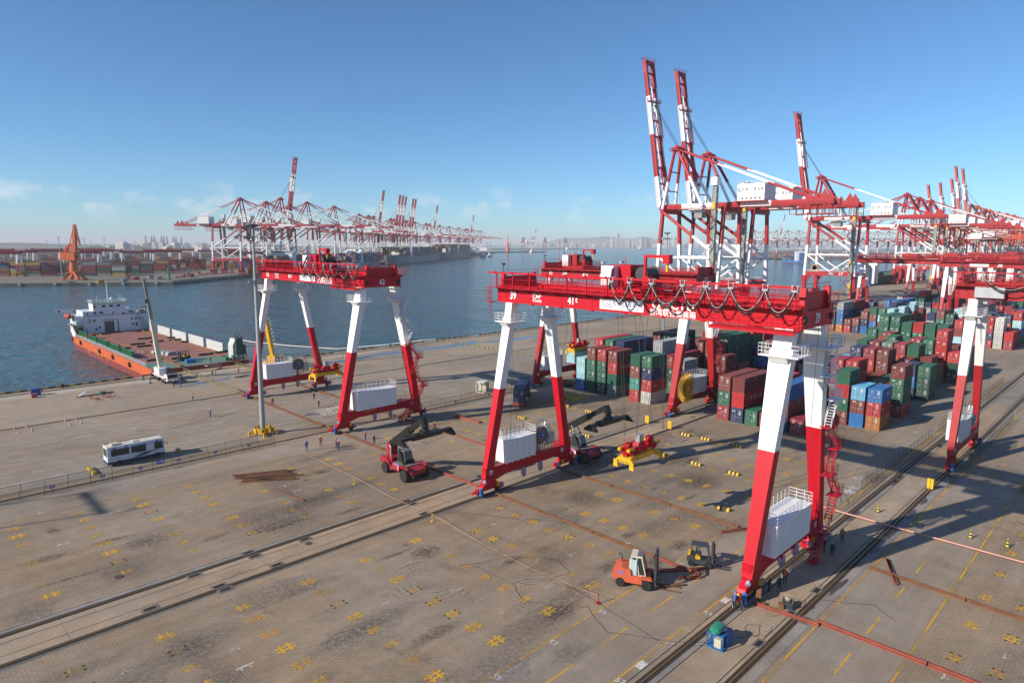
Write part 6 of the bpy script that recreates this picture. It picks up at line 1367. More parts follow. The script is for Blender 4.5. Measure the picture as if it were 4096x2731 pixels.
# ------------------------------------------------------------------ fences, masts, signs
FG = mat('fence_dark_green', (.045, .07, .055), .6, var=.2)
m, nt, b = _nt('wire_mesh'); N = nt.nodes.new; Lk = nt.links.new
tr_ = N('ShaderNodeBsdfTransparent'); ms = N('ShaderNodeMixShader'); ms.inputs[0].default_value = .16; Lk(tr_.outputs[0], ms.inputs[1]); Lk(b.outputs[0], ms.inputs[2]); Lk(ms.outputs[0], nt.nodes['Material Output'].inputs[0]); b.inputs['Base Color'].default_value = (.10, .13, .11, 1)
MESHM = m
def fence(label, u0, u1, v, step, h=1.15):
    t = thing('fence', label, 'fence', (u0, v, .006), 0, 'wire mesh fences'); n = int((u1 - u0) / step)
    pm = MB().tube((0, 0, 0), (0, 0, h + .05), .04, 5).mesh('post', FG); rm = MB().tube((0, 0, h), (step, 0, h), .028, 4).tube((0, 0, .1), (step, 0, .1), .028, 4).mesh('rail', FG); wm = MB().add([(.05, 0, .12), (step - .05, 0, .12), (step - .05, 0, h - .03), (.05, 0, h - .03)], [(0, 1, 2, 3)]).mesh('mesh_panel', MESHM)
    for i in range(n + 1):
        mobj('post', pm, t, (i * step, 0, 0))
        if i < n: mobj('rail', rm, t, (i * step, 0, 0)); mobj('mesh_panel', wm, t, (i * step, 0, 0))
    return t
fence('wire mesh fence nearer the yard, running along the road from the left edge', -20, 49, 104.75, 2.7); fence('wire mesh fence on the bus side of the crane rail at the left', -20, 48, 108.05, 2.75)
fence('wire mesh fence nearer the yard, right of crane 62', 79.3, 112, 104.75, 2.75); fence('wire mesh fence on the road side, right of crane 62', 80.5, 112, 108.1, 2.85)
fence('green mesh fence along the landward rail strip, left of the right-hand crane', 97.5, 136, 27.9, 2.2, 1.4); fence('green mesh fence at the right edge behind the right-hand crane', 107, 160, 19.6, 2.2, 1.4); fence('distant green mesh fence by the land-side lane', 140, 205, 27.9, 2.4, 1.4)
SGN = mat('sign_blue', (.03, .06, .36), .5)
for i, (u, v, s, w) in enumerate([(16.0, 104.7, '65', .55), (22.0, 104.7, '63', .55), (26.9, 104.7, '61', .55), (29.6, 104.68, 'G01堆区', 1.3), (32.2, 104.7, '60', .55), (37.7, 104.7, '59', .55), (43.1, 104.7, '57', .55), (87.4, 104.7, '41', .55), (97, 104.7, '39', .55)]):
    t = thing('block_sign', f'small blue number sign on the yard-side fence, {ORD[i]} from the left' if i != 3 else 'larger blue yard sign on the fence in front of the bus', 'sign', (u, v - .07, .006), 0, 'blue signs on the fence')
    MB().box(-w / 2, w / 2, -.015, .015, .75 if w < 1 else 1.0, 1.12 if w < 1 else 1.6).obj('sign_plate', SGN, t); text(s, .24 if w < 1 else .3, (0, -.025, .93 if w < 1 else 1.3), '-y', t, WTX, 'sign_text'); MB().tube((0, .02, 0), (0, .02, 1.0), .025, 5).obj('sign_post', FG, t)
def light_mast(label, loc, h=36.5, fine=True, group='floodlight masts'):
    t = thing('light_mast', label, 'light mast', loc, 0, group); g_ = mat('mast_grey', (.30, .33, .33), .55, var=.08)
    MB().tube((0, 0, 0), (0, 0, h), .48 if fine else .45, 10, r2=.2).obj('pole', g_, t, smooth=True)
    q = MB().lathe((0, 0, h - 1.6), (0, 0, 1), [(0, 1.6), (.12, 1.6)], 12)
    for k in range(8): a = 2 * math.pi * k / 8; q.beam((.2 * math.cos(a), .2 * math.sin(a), h - 1.5), (3.0 * math.cos(a), 3.0 * math.sin(a), h - 1.5), .12, .12)
    q.obj('lamp_ring', g_, t)
    MB().lathe((0, 0, h), (0, 0, 1), [(0, .3), (.3, 1.3), (.5, 1.3), (.6, .2)], 12).obj('mast_cap', DRK(), t)
    if fine:
        for k in range(8): a = 2 * math.pi * k / 8; MB().box(-.35, .35, -.3, .3, -.25, .2).obj('floodlight', DRK() if k % 2 else STL(), t, (3.0 * math.cos(a), 3.0 * math.sin(a), h - 1.7), a)
    return t
mst = light_mast('tall grey floodlight mast with a yellow guarded base beside the road', (48.9, 112.3, .006))
MB().lathe((0, 0, 0), (0, 0, 1), [(0, 1.0), (.35, 1.0), (.4, .8)], 14).obj('mast_plinth', mat('plinth_concrete', (.3, .29, .27), .8), mst)
for k in range(8):
    a = 2 * math.pi * k / 8; MB().box(-.35, .35, -.14, .14, 0, .95).box(-.5, .5, -.1, .1, .75, .95).obj('guard_bar', YEL(), mst, (1.35 * math.cos(a), 1.35 * math.sin(a), .35), a + R(90))
for a_ in (20, 100, 170, 250, 320): MB().tube((1.4 * math.cos(R(a_)), 1.4 * math.sin(R(a_)), .5), (2.4 * math.cos(R(a_)), 2.4 * math.sin(R(a_)), .5), .16, 7).tube((2.4 * math.cos(R(a_)), 2.4 * math.sin(R(a_)), 0), (2.4 * math.cos(R(a_)), 2.4 * math.sin(R(a_)), .85), .18, 7).obj('guard_post', YEL(), mst)
MB().rail([(-.5, -.3, 27.5), (.6, -.3, 27.5)], .8, .04, .4, 1).box(-1.2, 1.2, -.15, .15, 27.4, 27.5).lathe((-1.1, 0, 27.0), (0, 0, 1), [(0, .2), (.3, .25)], 8).obj('camera_bracket', STL(), mst)
light_mast('floodlight mast on the apron seen through the portal of crane 39', (218.3, 136.6, .006), 38); light_mast('floodlight mast standing in front of quay crane 17', (489, 150, .006), 40); light_mast('floodlight mast in the right-hand yard beyond crane 38', (560, 66, .006), 38, False)

# ------------------------------------------------------------------ transfer rails laid across the yard
def rail_run(label, pts, w=.42, h=.28, mt=None, holes=False, group='transfer rails laid across the yard'):
    t = thing('transfer_rail', label, 'rail', (*pts[0], .026), 0, group); o = Vector((*pts[0], 0))
    a = Vector((*pts[0], 0)) - o; b = Vector((*pts[1], 0)) - o; n = max(1, int((b - a).length / 7.5))
    for i in range(n):
        p, q_ = a.lerp(b, i / n), a.lerp(b, (i + .985) / n); q = MB().beam(p + Vector((0, 0, .05)), q_ + Vector((0, 0, .05)), w, .1).beam(p + Vector((0, 0, .16)), q_ + Vector((0, 0, .16)), w * .3, .14).beam(p + Vector((0, 0, h - .03)), q_ + Vector((0, 0, h - .03)), w * .55, .07)
        q.obj('rail_length', mt or RUST(), t)
        if holes:
            d = (q_ - p)
            for k in range(10): c = p + d * ((k + .5) / 10); MB().box(c.x - w * .62, c.x + w * .62, c.y - .14, c.y + .14, 0, .12).obj('cleat', RUST(), t)
    return t
OL = mat('olive_steel', (.20, .17, .085), .7, var=.3, scale=.6)
rail_run('olive steel transfer beam from the ship ramp to crane 62, left one', ((59.3, 184.0), (59.3, 148)), .7, .75, OL); rail_run('olive steel transfer beam from the ship ramp to crane 62, right one', ((73.1, 184.0), (73.1, 146)), .7, .75, OL)
rail_run('cleated rusty rail crossing the road under crane 62, left one', ((59.3, 148), (59.3, 106.4)), .6, .3, None, True); rail_run('cleated rusty rail crossing the road under crane 62, right one', ((73.1, 146), (73.1, 106.4)), .6, .3, None, True)
rail_run('rusty rail from crane 62 to the left reach stacker', ((59.3, 105.2), (59.3, 82)), .6, .3, None, True); rail_run('rusty rail running on from the left reach stacker to crane 39', ((59.3, 81.5), (59.3, 66)), .45, .26, RUSTR())
rail_run('cleated rail behind the left reach stacker spreader', ((73.1, 105.2), (73.1, 88.5)), .6, .3, None, True); rail_run('thin red rail behind crane 39 seaward legs', ((73.1, 88), (73.1, 70)), .4, .22, RUSTR())
rail_run('brown rail from crane 39 seaward leg to the orange forklift', ((59.2, 62.4), (59.2, 36.9)), .45, .26); rail_run('red-brown rail under the forklift running to the nearest leg', ((59.2, 36.5), (59.2, 31.5)), .45, .26, RUSTR())
rail_run('long brown rail across the yard under the hanging spreader', ((73.1, 62.4), (73.1, 34.0)), .45, .26)
rail_run('brown rail across the landward strip by the pit', ((57.9, 25.0), (58.6, 19.2)), .45, .26, RUSTR()); rail_run('red oxide rail running to the bottom right corner', ((59.1, 19.6), (59.3, 2)), .5, .28, RUSTR()); rail_run('brown rail at the right edge below the pipe', ((73.6, 19.6), (72.9, 2)), .45, .26)
ps = MB().path([(86.4, 30.5, .35), (86.4, 20, .3), (86.5, 8, .28), (86.6, -6, .28)], .09, 8).obj('pink_pipe', mat('pink_pipe', (.62, .28, .20), .5), None); tag(ps, 'long thin pink pipe lying across the rails at the right', 'pipe')
for i, (a, b, lab) in enumerate([((56.6, 34.9), (60.6, 31.8), 'lying on the lane right of the orange forklift'), ((70.1, 34.9), (73.3, 33.2), 'lying left of the nearest leg'), ((76.8, 18.8), (71.6, 16.6), 'leaning in a pair on the right lane'), ((56.9, 32.6), (58.6, 31.2), 'beside the forks of the small forklift'), ((81.5, 98.2), (81.9, 90.8), 'lying alone behind crane 39')]):
    t = thing('steel_bar', f'rusty steel channel bar {lab}', 'steel bar', (*a, .02), 0, 'loose steel bars'); d = Vector((b[0] - a[0], b[1] - a[1], 0))
    for k in (0, 1) if i != 4 else (0,): MB().beam((k * .2, k * .12, .12), d + Vector((k * .25, -k * .1, .12)), .26 if i != 4 else .6, .2 if i != 4 else .5).obj('channel', RUSTR(), t)
# pile of long bars on the left
rr = random.Random(4)
t = thing('steel_bar_pile', 'pile of long rusty steel bars lying in the left yard', 'steel pile', (40.2, 91.2, .02))
for k in range(13):
    a = Vector((rr.uniform(-4.4, -3.2), rr.uniform(.4, 4.4) - 1, .1 + .12 * (k // 5))); b = a + Vector((rr.uniform(5.8, 7.6), rr.uniform(-4.6, -3.4), rr.uniform(0, .1))); MB().beam(a, b, .17, .13).obj('bar', RUST(), t)
tag(MB().beam((0, 0, .06), (.9, -6.4, .06), .3, .12).obj('steel_bar', RUST(), None, (38.4, 84.8, .02)), 'single rusty bar lying right below the bar pile', 'steel bar')

# ------------------------------------------------------------------ cones, speed blocks, small gear
def cone_mesh(c1, c2, nm):
    q = MB().box(-.2, .2, -.2, .2, 0, .05, 1)
    pr = [(.05, .15), (.2, .12), (.35, .095), (.5, .07), (.65, .045), (.75, .03)]
    for k in range(5): q.lathe((0, 0, 0), (0, 0, 1), [pr[k], pr[k + 1]], 10, k % 2)
    return q.mesh(nm, [c1, c2])
CW = cone_mesh(mat('cone_red', (.50, .10, .06), .6), mat('cone_white', (.6, .6, .58), .6), 'traffic_cone'); CY = cone_mesh(mat('cone_lime', (.62, .58, .06), .6), mat('cone_black', (.03, .03, .03), .7), 'traffic_cone')
for i, (u, v) in enumerate([(17.7, 146.2), (17.7, 142.6), (19.5, 146.4), (19.7, 142.6), (25.5, 146.4), (25.5, 142.5), (27.3, 146.4), (27.3, 142.5)]):
    tag(mobj('traffic_cone', CW, None, (u, v, .006)), f'red and white cone by the left rail trench, {ORD[i // 2]} from left, {"seaward" if i % 2 == 0 else "landward"} side', 'cone', 'red cones at the rail trench')
for i, v in enumerate([176.6, 175.0, 172.9, 169.0, 166.8, 163.0, 161.1, 158.0, 156.2, 154.2, 143.4, 140.6, 137.7]):
    c = mobj('traffic_cone', CY, None, (144.3, v, .006)); c.scale = (1.6,) * 3; tag(c, f'yellow and black cone in the line across the apron, {ORD[i]} from the quay edge', 'cone', 'cones across the apron')
for i, (u, v, d) in enumerate([(90.7, 23.8, 'between the landward rails'), (90.3, 13.7, 'on the right-hand lane, left one'), (90.5, 10.2, 'on the right-hand lane, right one')]):
    c = mobj('traffic_cone', CY, None, (u, v, .03 if i == 0 else .006)); c.scale = (1.3,) * 3; tag(c, f'yellow and black striped cone standing alone {d}', 'cone')
q = MB()
ps_ = [(-.3, 0), (.3, 0), (.2, .42), (-.2, .42)]
for k in range(6): q.prism(ps_, 1, -.95 + k * .3167, -.95 + (k + 1) * .3167, k % 2)
BUMP = q.mesh('stop_block', [mat('block_yellow', (.66, .42, .02), .6, var=.2), mat('block_black', (.03, .03, .03), .7)])
SPOTS = [(103.3, 59.3), (103.5, 55.5), (103.7, 49.7), (90.3, 49.8), (90.4, 43.6), (104.0, 88.2), (90.2, 87.9), (103.8, 82.0), (104.0, 75.9), (103.7, 72.1), (89.9, 71.4), (90.3, 76.0), (90.3, 55.6), (76.9, 38.2)]
for i, (u, v) in enumerate(SPOTS):
    row = 'far row' if u > 100 else 'near row'
    tag(mobj('stop_block', BUMP, None, (u, v, .02), rnd.uniform(-.05, .05)), f'striped stop block, {"sea" if v > 66 else "land"} side of the double rails, {row}, {ORD[sorted([y for x, y in SPOTS if (x > 100) == (u > 100)], reverse=True).index(v)]} from the sea', 'stop block', 'striped stop blocks')
for i in range(18):
    tag(mobj('stop_block', BUMP, None, (108.6 + (i % 6) * .75 + .2 * (i // 6), 90.9 + (i // 6) * 1.15 + (.25 if i >= 12 else 0), .02), rnd.uniform(-.08, .08)), 'yellow and black striped block in the pile before the front container stacks', 'stop block', 'stored striped blocks')
for i, (u, v) in enumerate([(22.0, 112.0), (22.0, 110.0), (34.6, 111.9)]):
    tag(mobj('stop_block', BUMP, None, (u, v, .01)), f'striped block at the kerb line, {["left of the bus, outer", "left of the bus, inner", "right of the bus"][i]}', 'stop block', 'striped blocks by the bus')
for i, (u, v, h, d) in enumerate([(104.8, 63.4, 1.5, 'on the seaward crane rail, right one'), (105.0, 68.5, 1.5, 'on the second seaward crane rail'), (104.8, 21.2, 1.5, 'on the landward crane rail at right')]):
    t = thing('rail_stop', f'bright yellow rail stop plate standing {d}', 'rail stop', (u, v, .09), 0, 'yellow rail stops'); MB().box(-.12, .12, -.38, -.04, 0, h).box(-.12, .12, .04, .38, 0, h).obj('plate', mat('stop_yellow', (.80, .45, .01), .5), t); MB().box(-.5, .5, -.45, .45, -.06, .06).obj('clamp', DRK(), t)
# generator set with green bagged top
t = thing('generator', 'blue generator box with a green bagged top on the landward strip', 'generator', (49.7, 24.3, .024), R(4))
BG = mat('generator_blue', (.025, .13, .34), .45, var=.2, streak=.2)
MB().box(-.1, .9, -.75, .65, .12, 1.25).obj('cabinet', BG, t); MB().box(-1.1, .95, -.75, .75, 0, .12).obj('skid', BG, t)
q = MB()
for x in (-1.05, -.15):
    for y in (-.7, .7): q.box(x - .04, x + .04, y - .04, y + .04, .1, 1.3)
q.box(-1.08, -.1, -.74, .74, 1.26, 1.34); q.obj('rack', BG, t)
MB().box(-.95, -.3, -.5, .1, .12, .9).obj('battery_box', mat('beige_unit', (.52, .48, .36), .6), t)
MB().loft([[(-1.3 + 1.5 * f_, math.cos(a * math.pi / 4) * w * 1.1 + .05, 1.62 + math.sin(a * math.pi / 4) * w * .75) for a in range(8)] for f_, w in ((0, .22), (.15, .42), (.5, .48), (.85, .5), (1.0, .42))]).obj('green_bag', mat('green_tarp', (.02, .24, .14), .45, var=.25), t, smooth=False)
MB().box(.0, .55, -.4, .3, 1.252, 1.262).obj('notice', WTX, t); text('高压危险', .12, (.28, .0, 1.268), '+z', t, RED2(), 'notice_text', rz=R(-90))
t = thing('welding_set', 'dark welding machine with cables beside the nearest leg', 'welder', (59.7, 22.6, .024), R(20))
MB().box(-.5, .5, -.45, .45, 0, .65).obj('case', DRK(), t); MB().box(-.7, -.25, .3, .8, 0, .5).obj('toolbox', RUST(), t); MB().rail([(-.5, -.45, .65), (.5, -.45, .65), (.5, .45, .65)], .3, .025, .5, 0).obj('handle', STL(), t); MB().lathe((.1, 0, .65), (0, 0, 1), [(0, .25), (.2, .3), (.3, .15)], 9).obj('cable_coil', mat('old_rope', (.35, .32, .25), .8), t)
for i, (u, v, w, h, d) in enumerate([(58.8, 25.0, .45, 1.3, 'upright beside the nearest bogie'), (58.3, 24.3, .4, .25, 'small one on the ground by the nearest bogie'), (77.2, 26.6, .5, 1.0, 'at the stair foot of crane 39')]):
    tag(MB().box(-.22, .22, -w / 2, w / 2, 0, h).box(-.26, .26, -w / 2 - .04, w / 2 + .04, h * .4, h * .5).obj('timber_block', RUST(), None, (u, v, .03), .2), f'brown packing block {d}', 'block')
for i, pts in enumerate([[(42.6, 50.4), (45, 49.2), (48.3, 48.0), (51, 44), (50, 41.5), (47, 41.8), (47.5, 39), (52, 38.8)], [(52, 60.8), (54, 57.5), (55.8, 54), (57, 53.2), (58.9, 50), (59, 48.3), (61, 49.5), (60.2, 52)], [(43.5, 50), (44, 44), (42.5, 41), (44, 38), (46, 36), (44, 32), (48, 26), (49.3, 25)], [(57, 23), (60, 21.6), (63, 21), (66, 17), (64, 14)], [(51.3, 23.8), (53, 22.5), (55, 23), (54, 24), (52.5, 23.2), (53.5, 22), (56, 22.2)], [(33, 130), (38, 127), (42, 128), (46, 130)], [(47, 62), (47.6, 52), (47.8, 44), (47.4, 36), (46, 27.5), (49, 24.5)], [(70, 24), (72, 23.2), (73, 22.4), (72.4, 21.9), (71.5, 22.3), (73, 23)]]):
    P = []
    for a, c in zip(pts, pts[1:]):
        for k in range(4): f_ = k / 4; P.append((a[0] + (c[0] - a[0]) * f_ + .12 * math.sin(7 * f_ + a[0]), a[1] + (c[1] - a[1]) * f_ + .12 * math.sin(5 * f_ + a[1]), .05))
    tag(MB().path(P, .014, 4).obj('power_cable', BLK(), None), f'black cable snaking over the ground, {["left of the orange forklift", "by the brown rail below the spreader", "from the yard to the generator", "across the landward rails", "coiled beside the generator", "on the road left of crane 62", "straight one from the double rails to the generator", "coiled at the stair foot group"][i]}', 'cable', 'cables on the ground')
tag(MB().path([(48.3, 97, .5), (47.5, 79.3, 1.0), (47.7, 70, .5), (47.5, 61.5, .95), (47.7, 52, .06), (47.6, 44, .06), (47.3, 35.6, .8)], .018, 4).obj('marker_rope', mat('pink_rope', (.62, .28, .16), .6), None), 'orange marker rope strung across the yard on short stakes', 'rope')
for i, (u, v, d) in enumerate([(47.4, 79.3, 'left of the reach stacker'), (47.5, 61.5, 'by the double rails'), (47.3, 35.6, 'left of the orange forklift')]):
    tag(MB().tube((0, 0, 0), (0, 0, 1.0), .05, 6).box(-.2, .2, -.2, .2, 0, .06).obj('stake', YEL() if i < 2 else RED2(), None, (u, v, .02)), f'short coloured stake holding the marker rope {d}', 'stake')
# things by the left quay edge
t = thing('blue_locker', 'blue steel locker with a lifebuoy on the left quay edge', 'locker', (25.7, 176.4, .008)); MB().box(-.9, .9, -.5, .5, 0, 1.5).obj('case', mat('locker_blue', (.025, .09, .34), .5), t)
MB().lathe((1.15, 0, .9), (1, 0, 0), [(0, .3), (0, .5), (.12, .5), (.12, .3)], 14).obj('lifebuoy', RED2(), t)
tag(MB().box(-.5, .5, -.4, .4, 0, .85).box(-.52, .52, -.42, .42, .4, .46).obj('red_crate', mat('crate_red', (.40, .09, .07), .6), None, (25.0, 173.9, .008)), 'small faded red crate in front of the blue locker', 'crate')
t = thing('scaffold_pile', 'heap of red steel frames on the left apron', 'scrap pile', (35.6, 162.2, .008))
for k in range(34): a = Vector((rr.uniform(-2.2, 2.2), rr.uniform(-2.0, 2.0), rr.uniform(.05, .5))); MB().tube(a, a + Vector((rr.uniform(-1, 1), rr.uniform(-1, 1), rr.uniform(-.05, .5))), .05, 4).obj('tube', RED2(), t)
t = thing('net_pile', 'green netting heap with standing poles on the left apron', 'pile', (36.6, 167.6, .008)); MB().loft([[(math.cos(a * math.pi / 5) * r, math.sin(a * math.pi / 5) * r * .7, z_) for a in range(10)] for r, z_ in ((1.2, 0), (.9, .35), (.4, .6), (.1, .65))]).obj('net', mat('net_green', (.02, .14, .07), .8), t)
for x in (-.3, .5, 1.1): MB().tube((x, .3, 0), (x, .3, 1.7), .04, 5).obj('pole', STL(), t)
MB().beam((-5, -.3, .1), (2.2, .1, .15), .5, .18).obj('dark_beam', DRK(), t); MB().beam((-4.6, -.3, .2), (-2.9, 1.2, .8), .6, .1).obj('tilted_plate', GPL, t)
t = thing('cable_shelter', 'white framed box shelter beside the road fence', 'shelter', (100.5, 110.6, .006), R(20))
q = MB()
for (a, b) in itertools_pairs([(-1.2, -1.0), (1.2, -1.0), (1.2, 1.0), (-1.2, 1.0)]): q.beam((*a, 0), (*a, 2.4), .12, .12); q.beam((*a, 2.4), (*b, 2.4), .12, .12); q.beam((*a, .08), (*b, .08), .12, .12)
q.obj('frame', WHT2(), t); MB().box(-.1, 1.15, -.95, .95, .1, 2.3).obj('cabinet', mat('beige_unit', (.52, .48, .36), .6), t); MB().box(-1.2, 1.2, -1, 1, 2.4, 2.48).obj('roof', WHT2(), t)
t = thing('yard_notice', 'blue notice board on a yellow base behind crane 39', 'sign', (103.8, 94.3, .006)); MB().box(-.3, .3, -.8, .8, 0, .35).obj('base', YEL(), t); MB().box(-.05, .05, -.7, .7, .35, 1.1).obj('board', SGN, t); text('G01堆区', .3, (-.06, 0, .75), '-x', t, WTX, 'sign_text')
for i, (u, v) in enumerate([(214, 92), (216, 88)]): t = thing('yard_notice', f'small blue row sign on a stand beyond the green stacks, {["left", "right"][i]} one', 'sign', (u, v, .01)); MB().box(-.04, .04, -.9, .9, 1.6, 2.5).obj('board', SGN, t); MB().tube((0, 0, 0), (0, 0, 1.7), .05, 5).obj('post', STL(), t)
# lifting frame outside the picture at the left whose shadow falls into the yard
t = thing('floodlight_frame', 'twin-post floodlight frame just left of the view', 'light mast', (-45.3, 118.1, .006))
for y in (-4.5, 4.5): MB().tube((0, y, 0), (0, y, 36), .2, 8, r2=.14).obj('post', STL(), t)
MB().box(-.25, .25, -5.0, 5.0, 35.8, 36.2).obj('crossbar', STL(), t)
for k in range(3): MB().box(-.3, .1, -3 + k * 3 - .15, -3 + k * 3 + .15, 35.6, 36.3).obj('floodlight', DRK(), t)

# ------------------------------------------------------------------ opposite terminal on the left: stacks, gantries, masts, orange jib crane
rr = random.Random(21); bx = []
def add_stack(cx, cy, ang, n, col_w=None):
    pass
cols_w = [4, 3.2, 1.6, 1.2, 3.0, 2.0, 1.4, 1.0, 2.4, .9]
CA = math.cos(a39); SA = math.sin(a39)
q = MB(); cols = ['b', 'c', 'g', 'B', 'x', 'n', 'r', 'o', 'y', 'w']
def obox(q, s, w, ls, lw, z0, z1, m):
    c = [lq(s, w), lq(s + ls, w), lq(s + ls, w + lw), lq(s, w + lw)]; k = len(q.v)
    q.add([(x, y, z0) for x, y in c] + [(x, y, z1) for x, y in c], [(4, 5, 6, 7), (0, 1, 5, 4), (1, 2, 6, 5), (2, 3, 7, 6), (3, 0, 4, 7)], m)
N2 = Vector((.505, .863))
def jq(s, w): p = LC + D2 * s + N2 * w; return p.x, p.y
def off_basin(x, y): return (x - LC.x) * N1.x + (y - LC.y) * N1.y
def obox(q, s, w, ls, lw, z0, z1, m):
    c = [jq(s, w), jq(s, w + lw), jq(s + ls, w + lw), jq(s + ls, w)]
    q.add([(x, y, z0) for x, y in c] + [(x, y, z1) for x, y in c], [(4, 5, 6, 7), (0, 1, 5, 4), (1, 2, 6, 5), (2, 3, 7, 6), (3, 0, 4, 7)], m)
for blk in range(14):
    w0 = 104 + blk * 47
    for sec in range(-16, 9):
        for bay in range(6):
            s0 = 40 + sec * 88 + bay * 13.2; x, y = jq(s0, w0)
            if off_basin(x, y) < 88 or (blk > 5 and s0 < -900): continue
            for row in range(9 if blk < 4 else 4):
                n = rr.choice([3, 4, 4, 5, 5, 5]) if rr.random() < .95 else 0
                big = rr.choices(range(10), cols_w)[0]
                if blk >= 4:
                    if n: obox(q, s0, w0 + row * 8, 12.6, 7, 0, n * 2.7, big)
                    continue
                for k in range(n):
                    if k < n - 2 and row > 1: continue
                    obox(q, s0, w0 + row * 2.85, 12.19, 2.44, k * 2.62, k * 2.62 + 2.58, rr.choices(range(10), cols_w)[0] if rr.random() < .8 else big)
ms = [mat('hazy_container_' + CCOL[c][0].replace(' ', '_'), tuple(v * .7 + .01 for v in CCOL[c][1]), .65, var=.3, scale=.15, streak=.2) for c in cols]
tag(q.obj('stacked_containers_far', ms), 'mass of stacked containers filling the opposite terminal on the left', 'containers', None, 'stuff')
gz = R(59.7)
FG0 = make_rmg('gantry_crane', 'hazy gantry crane over the opposite stacks, nearest of them', None, *jq(-60, 140), red=RED3(), full=False, wraps=False, group='gantry cranes of the opposite terminal'); FG0.rotation_euler = (0, 0, gz); FG0.scale = (.9, .85, .82)
k = 0
for blk in range(8):
    for sec in range(7):
        s = 430 - sec * 130 - rr.uniform(0, 60) - blk * 30; w = 112 + blk * 47 - 8 + rr.uniform(-4, 4); x, y = jq(s, w)
        if off_basin(x, y) < 95: continue
        k += 1; dup(FG0, (x, y, 0), gz, f'hazy gantry crane over the opposite stacks, {ORD[sec]} from the left in the {ORD[blk]} line')
for i, (s, w) in enumerate([(-65, 130), (-30, 210), (40, 140), (80, 300), (110, 170), (-140, 240), (-190, 160), (-260, 330), (150, 380), (-330, 250), (230, 240), (-400, 420), (300, 330), (-90, 480), (30, 520), (420, 300), (190, 560)]):
    light_mast(f'hazy floodlight mast over the opposite terminal, {ORD[i]} of those left of the crane row', (*lq(s, w), 0), 37, False, 'masts of the opposite terminal')
ob = thing('portal_jib_crane', 'bright orange portal jib crane on the far jetty at left', 'jib crane', (136, 684, 0), R(-42))
OG = mat('jib_orange', (.62, .11, .012), .5, var=.15, scale=.2, streak=.2)
for sx in (-1, 1):
    for sy in (-1, 1):
        MB().beam((sx * 8.2, sy * 6.2, 1.6), (sx * 3.2, sy * 3.2, 8), 2.6, 2.2, 0, 3.2, 3.2).obj('portal_leg', OG, ob)
        q = MB().box(sx * 8.2 - 3.4, sx * 8.2 + 3.4, sy * 6.2 - .5, sy * 6.2 + .5, .9, 2.0)
        for k in range(4): q.lathe((sx * 8.2 - 2.4 + k * 1.6, sy * 6.2 - .4, .5), (0, 1, 0), [(0, .5), (.8, .5)], 10)
        q.obj('wheel_truck', OG, ob)
MB().box(-4, 4, -4, 4, 7, 10).obj('portal_deck', OG, ob); MB().lathe((0, 0, 10), (0, 0, 1), [(0, 4.2), (10, 3.6), (13, 4.6)], 16).obj('column', OG, ob)
MB().box(-11, 4.4, -4.6, 4.6, 22.5, 31.5).obj('machinery_house', OG, ob); MB().box(3.4, 5.4, -2, 1, 25, 28).obj('operator_cab', GLS(), ob)
MB().beam((1, 0, 30), (-1.5, 0, 42), 2.4, 2.0, 0, 1.2, 1.0).beam((-6, 0, 30), (-1.5, 0, 42), 1.2, 1.0).obj('tower_frame', OG, ob)
MB().beam((2.8, 0, 30), (4.8, 0, 62), 5.2, 4.0, 0, 2.4, 2.2).obj('jib', OG, ob); MB().beam((4.8, 0, 62), (9.0, 0, 39), 2.6, 2.4, 0, 1.5, 1.3).obj('fly_jib', OG, ob); MB().beam((-1.5, 0, 42), (4.2, 0, 61), .8, .7).obj('tie_bar', OG, ob); MB().beam((-1.5, 0, 41), (-8, 0, 33), 1.0, 1.0, 0, 3, 3).obj('counterweight', OG, ob)
ob.scale = (.78,) * 3
t = thing('harbour_beacon', 'green harbour light column on the far quay corner', 'beacon', (196, 628, 0)); gb = mat('beacon_green', (.02, .22, .10), .5)
MB().lathe((0, 0, 0), (0, 0, 1), [(0, 1.4), (.5, 1.4), (.6, 1.0), (9.5, .95), (9.6, 1.4), (10.2, 1.4), (10.3, .6), (11.5, .5)], 16).obj('column', gb, t); MB().rail([(math.cos(a * math.pi / 4) * 1.4, math.sin(a * math.pi / 4) * 1.4, 10.2) for a in range(8)], .9, .05, 1, 1, closed=True).obj('lantern_rail', gb, t)
for i, (s, w, c, l, nm) in enumerate([(-30, 26, 'x', 12, 'grey'), (4, 40, 'r', 6, 'red'), (12, 24, 'w', 12, 'white'), (30, 44, 'x', 9, 'silver'), (60, 22, 'b', 12, 'brown'), (-48, 34, 'y', 6, 'yellow')]):
    container(c, (*lq(s, w), .02), l > 9, f'lone {nm} container on the open apron of the far terminal', 'lone containers on the far apron', detail=False).rotation_euler = (0, 0, a39 + (0 if i % 2 else .3))
# parked yard tractors on the far apron
for i, (s, w) in enumerate([(48, 28), (75, 34), (96, 30), (118, 40), (20, 60)]):
    t = thing('yard_tractor', f'small red yard tractor with trailer parked on the far apron, {ORD[i]} from the corner', 'tractor', (*lq(s, w), 0), a39 + .4 * (i % 3), 'yard tractors on the far apron'); MB().box(0, 11, -1.2, 1.2, .9, 1.3).obj('trailer_bed', RUSTR(), t); MB().box(11, 13.4, -1.2, 1.2, .6, 3.0).obj('cab', RED3(), t)
    for x in (1.5, 3, 10, 12.5):
        for sy in (-1, 1): wheel(t, x, sy * 1, .5, .4, DRK())

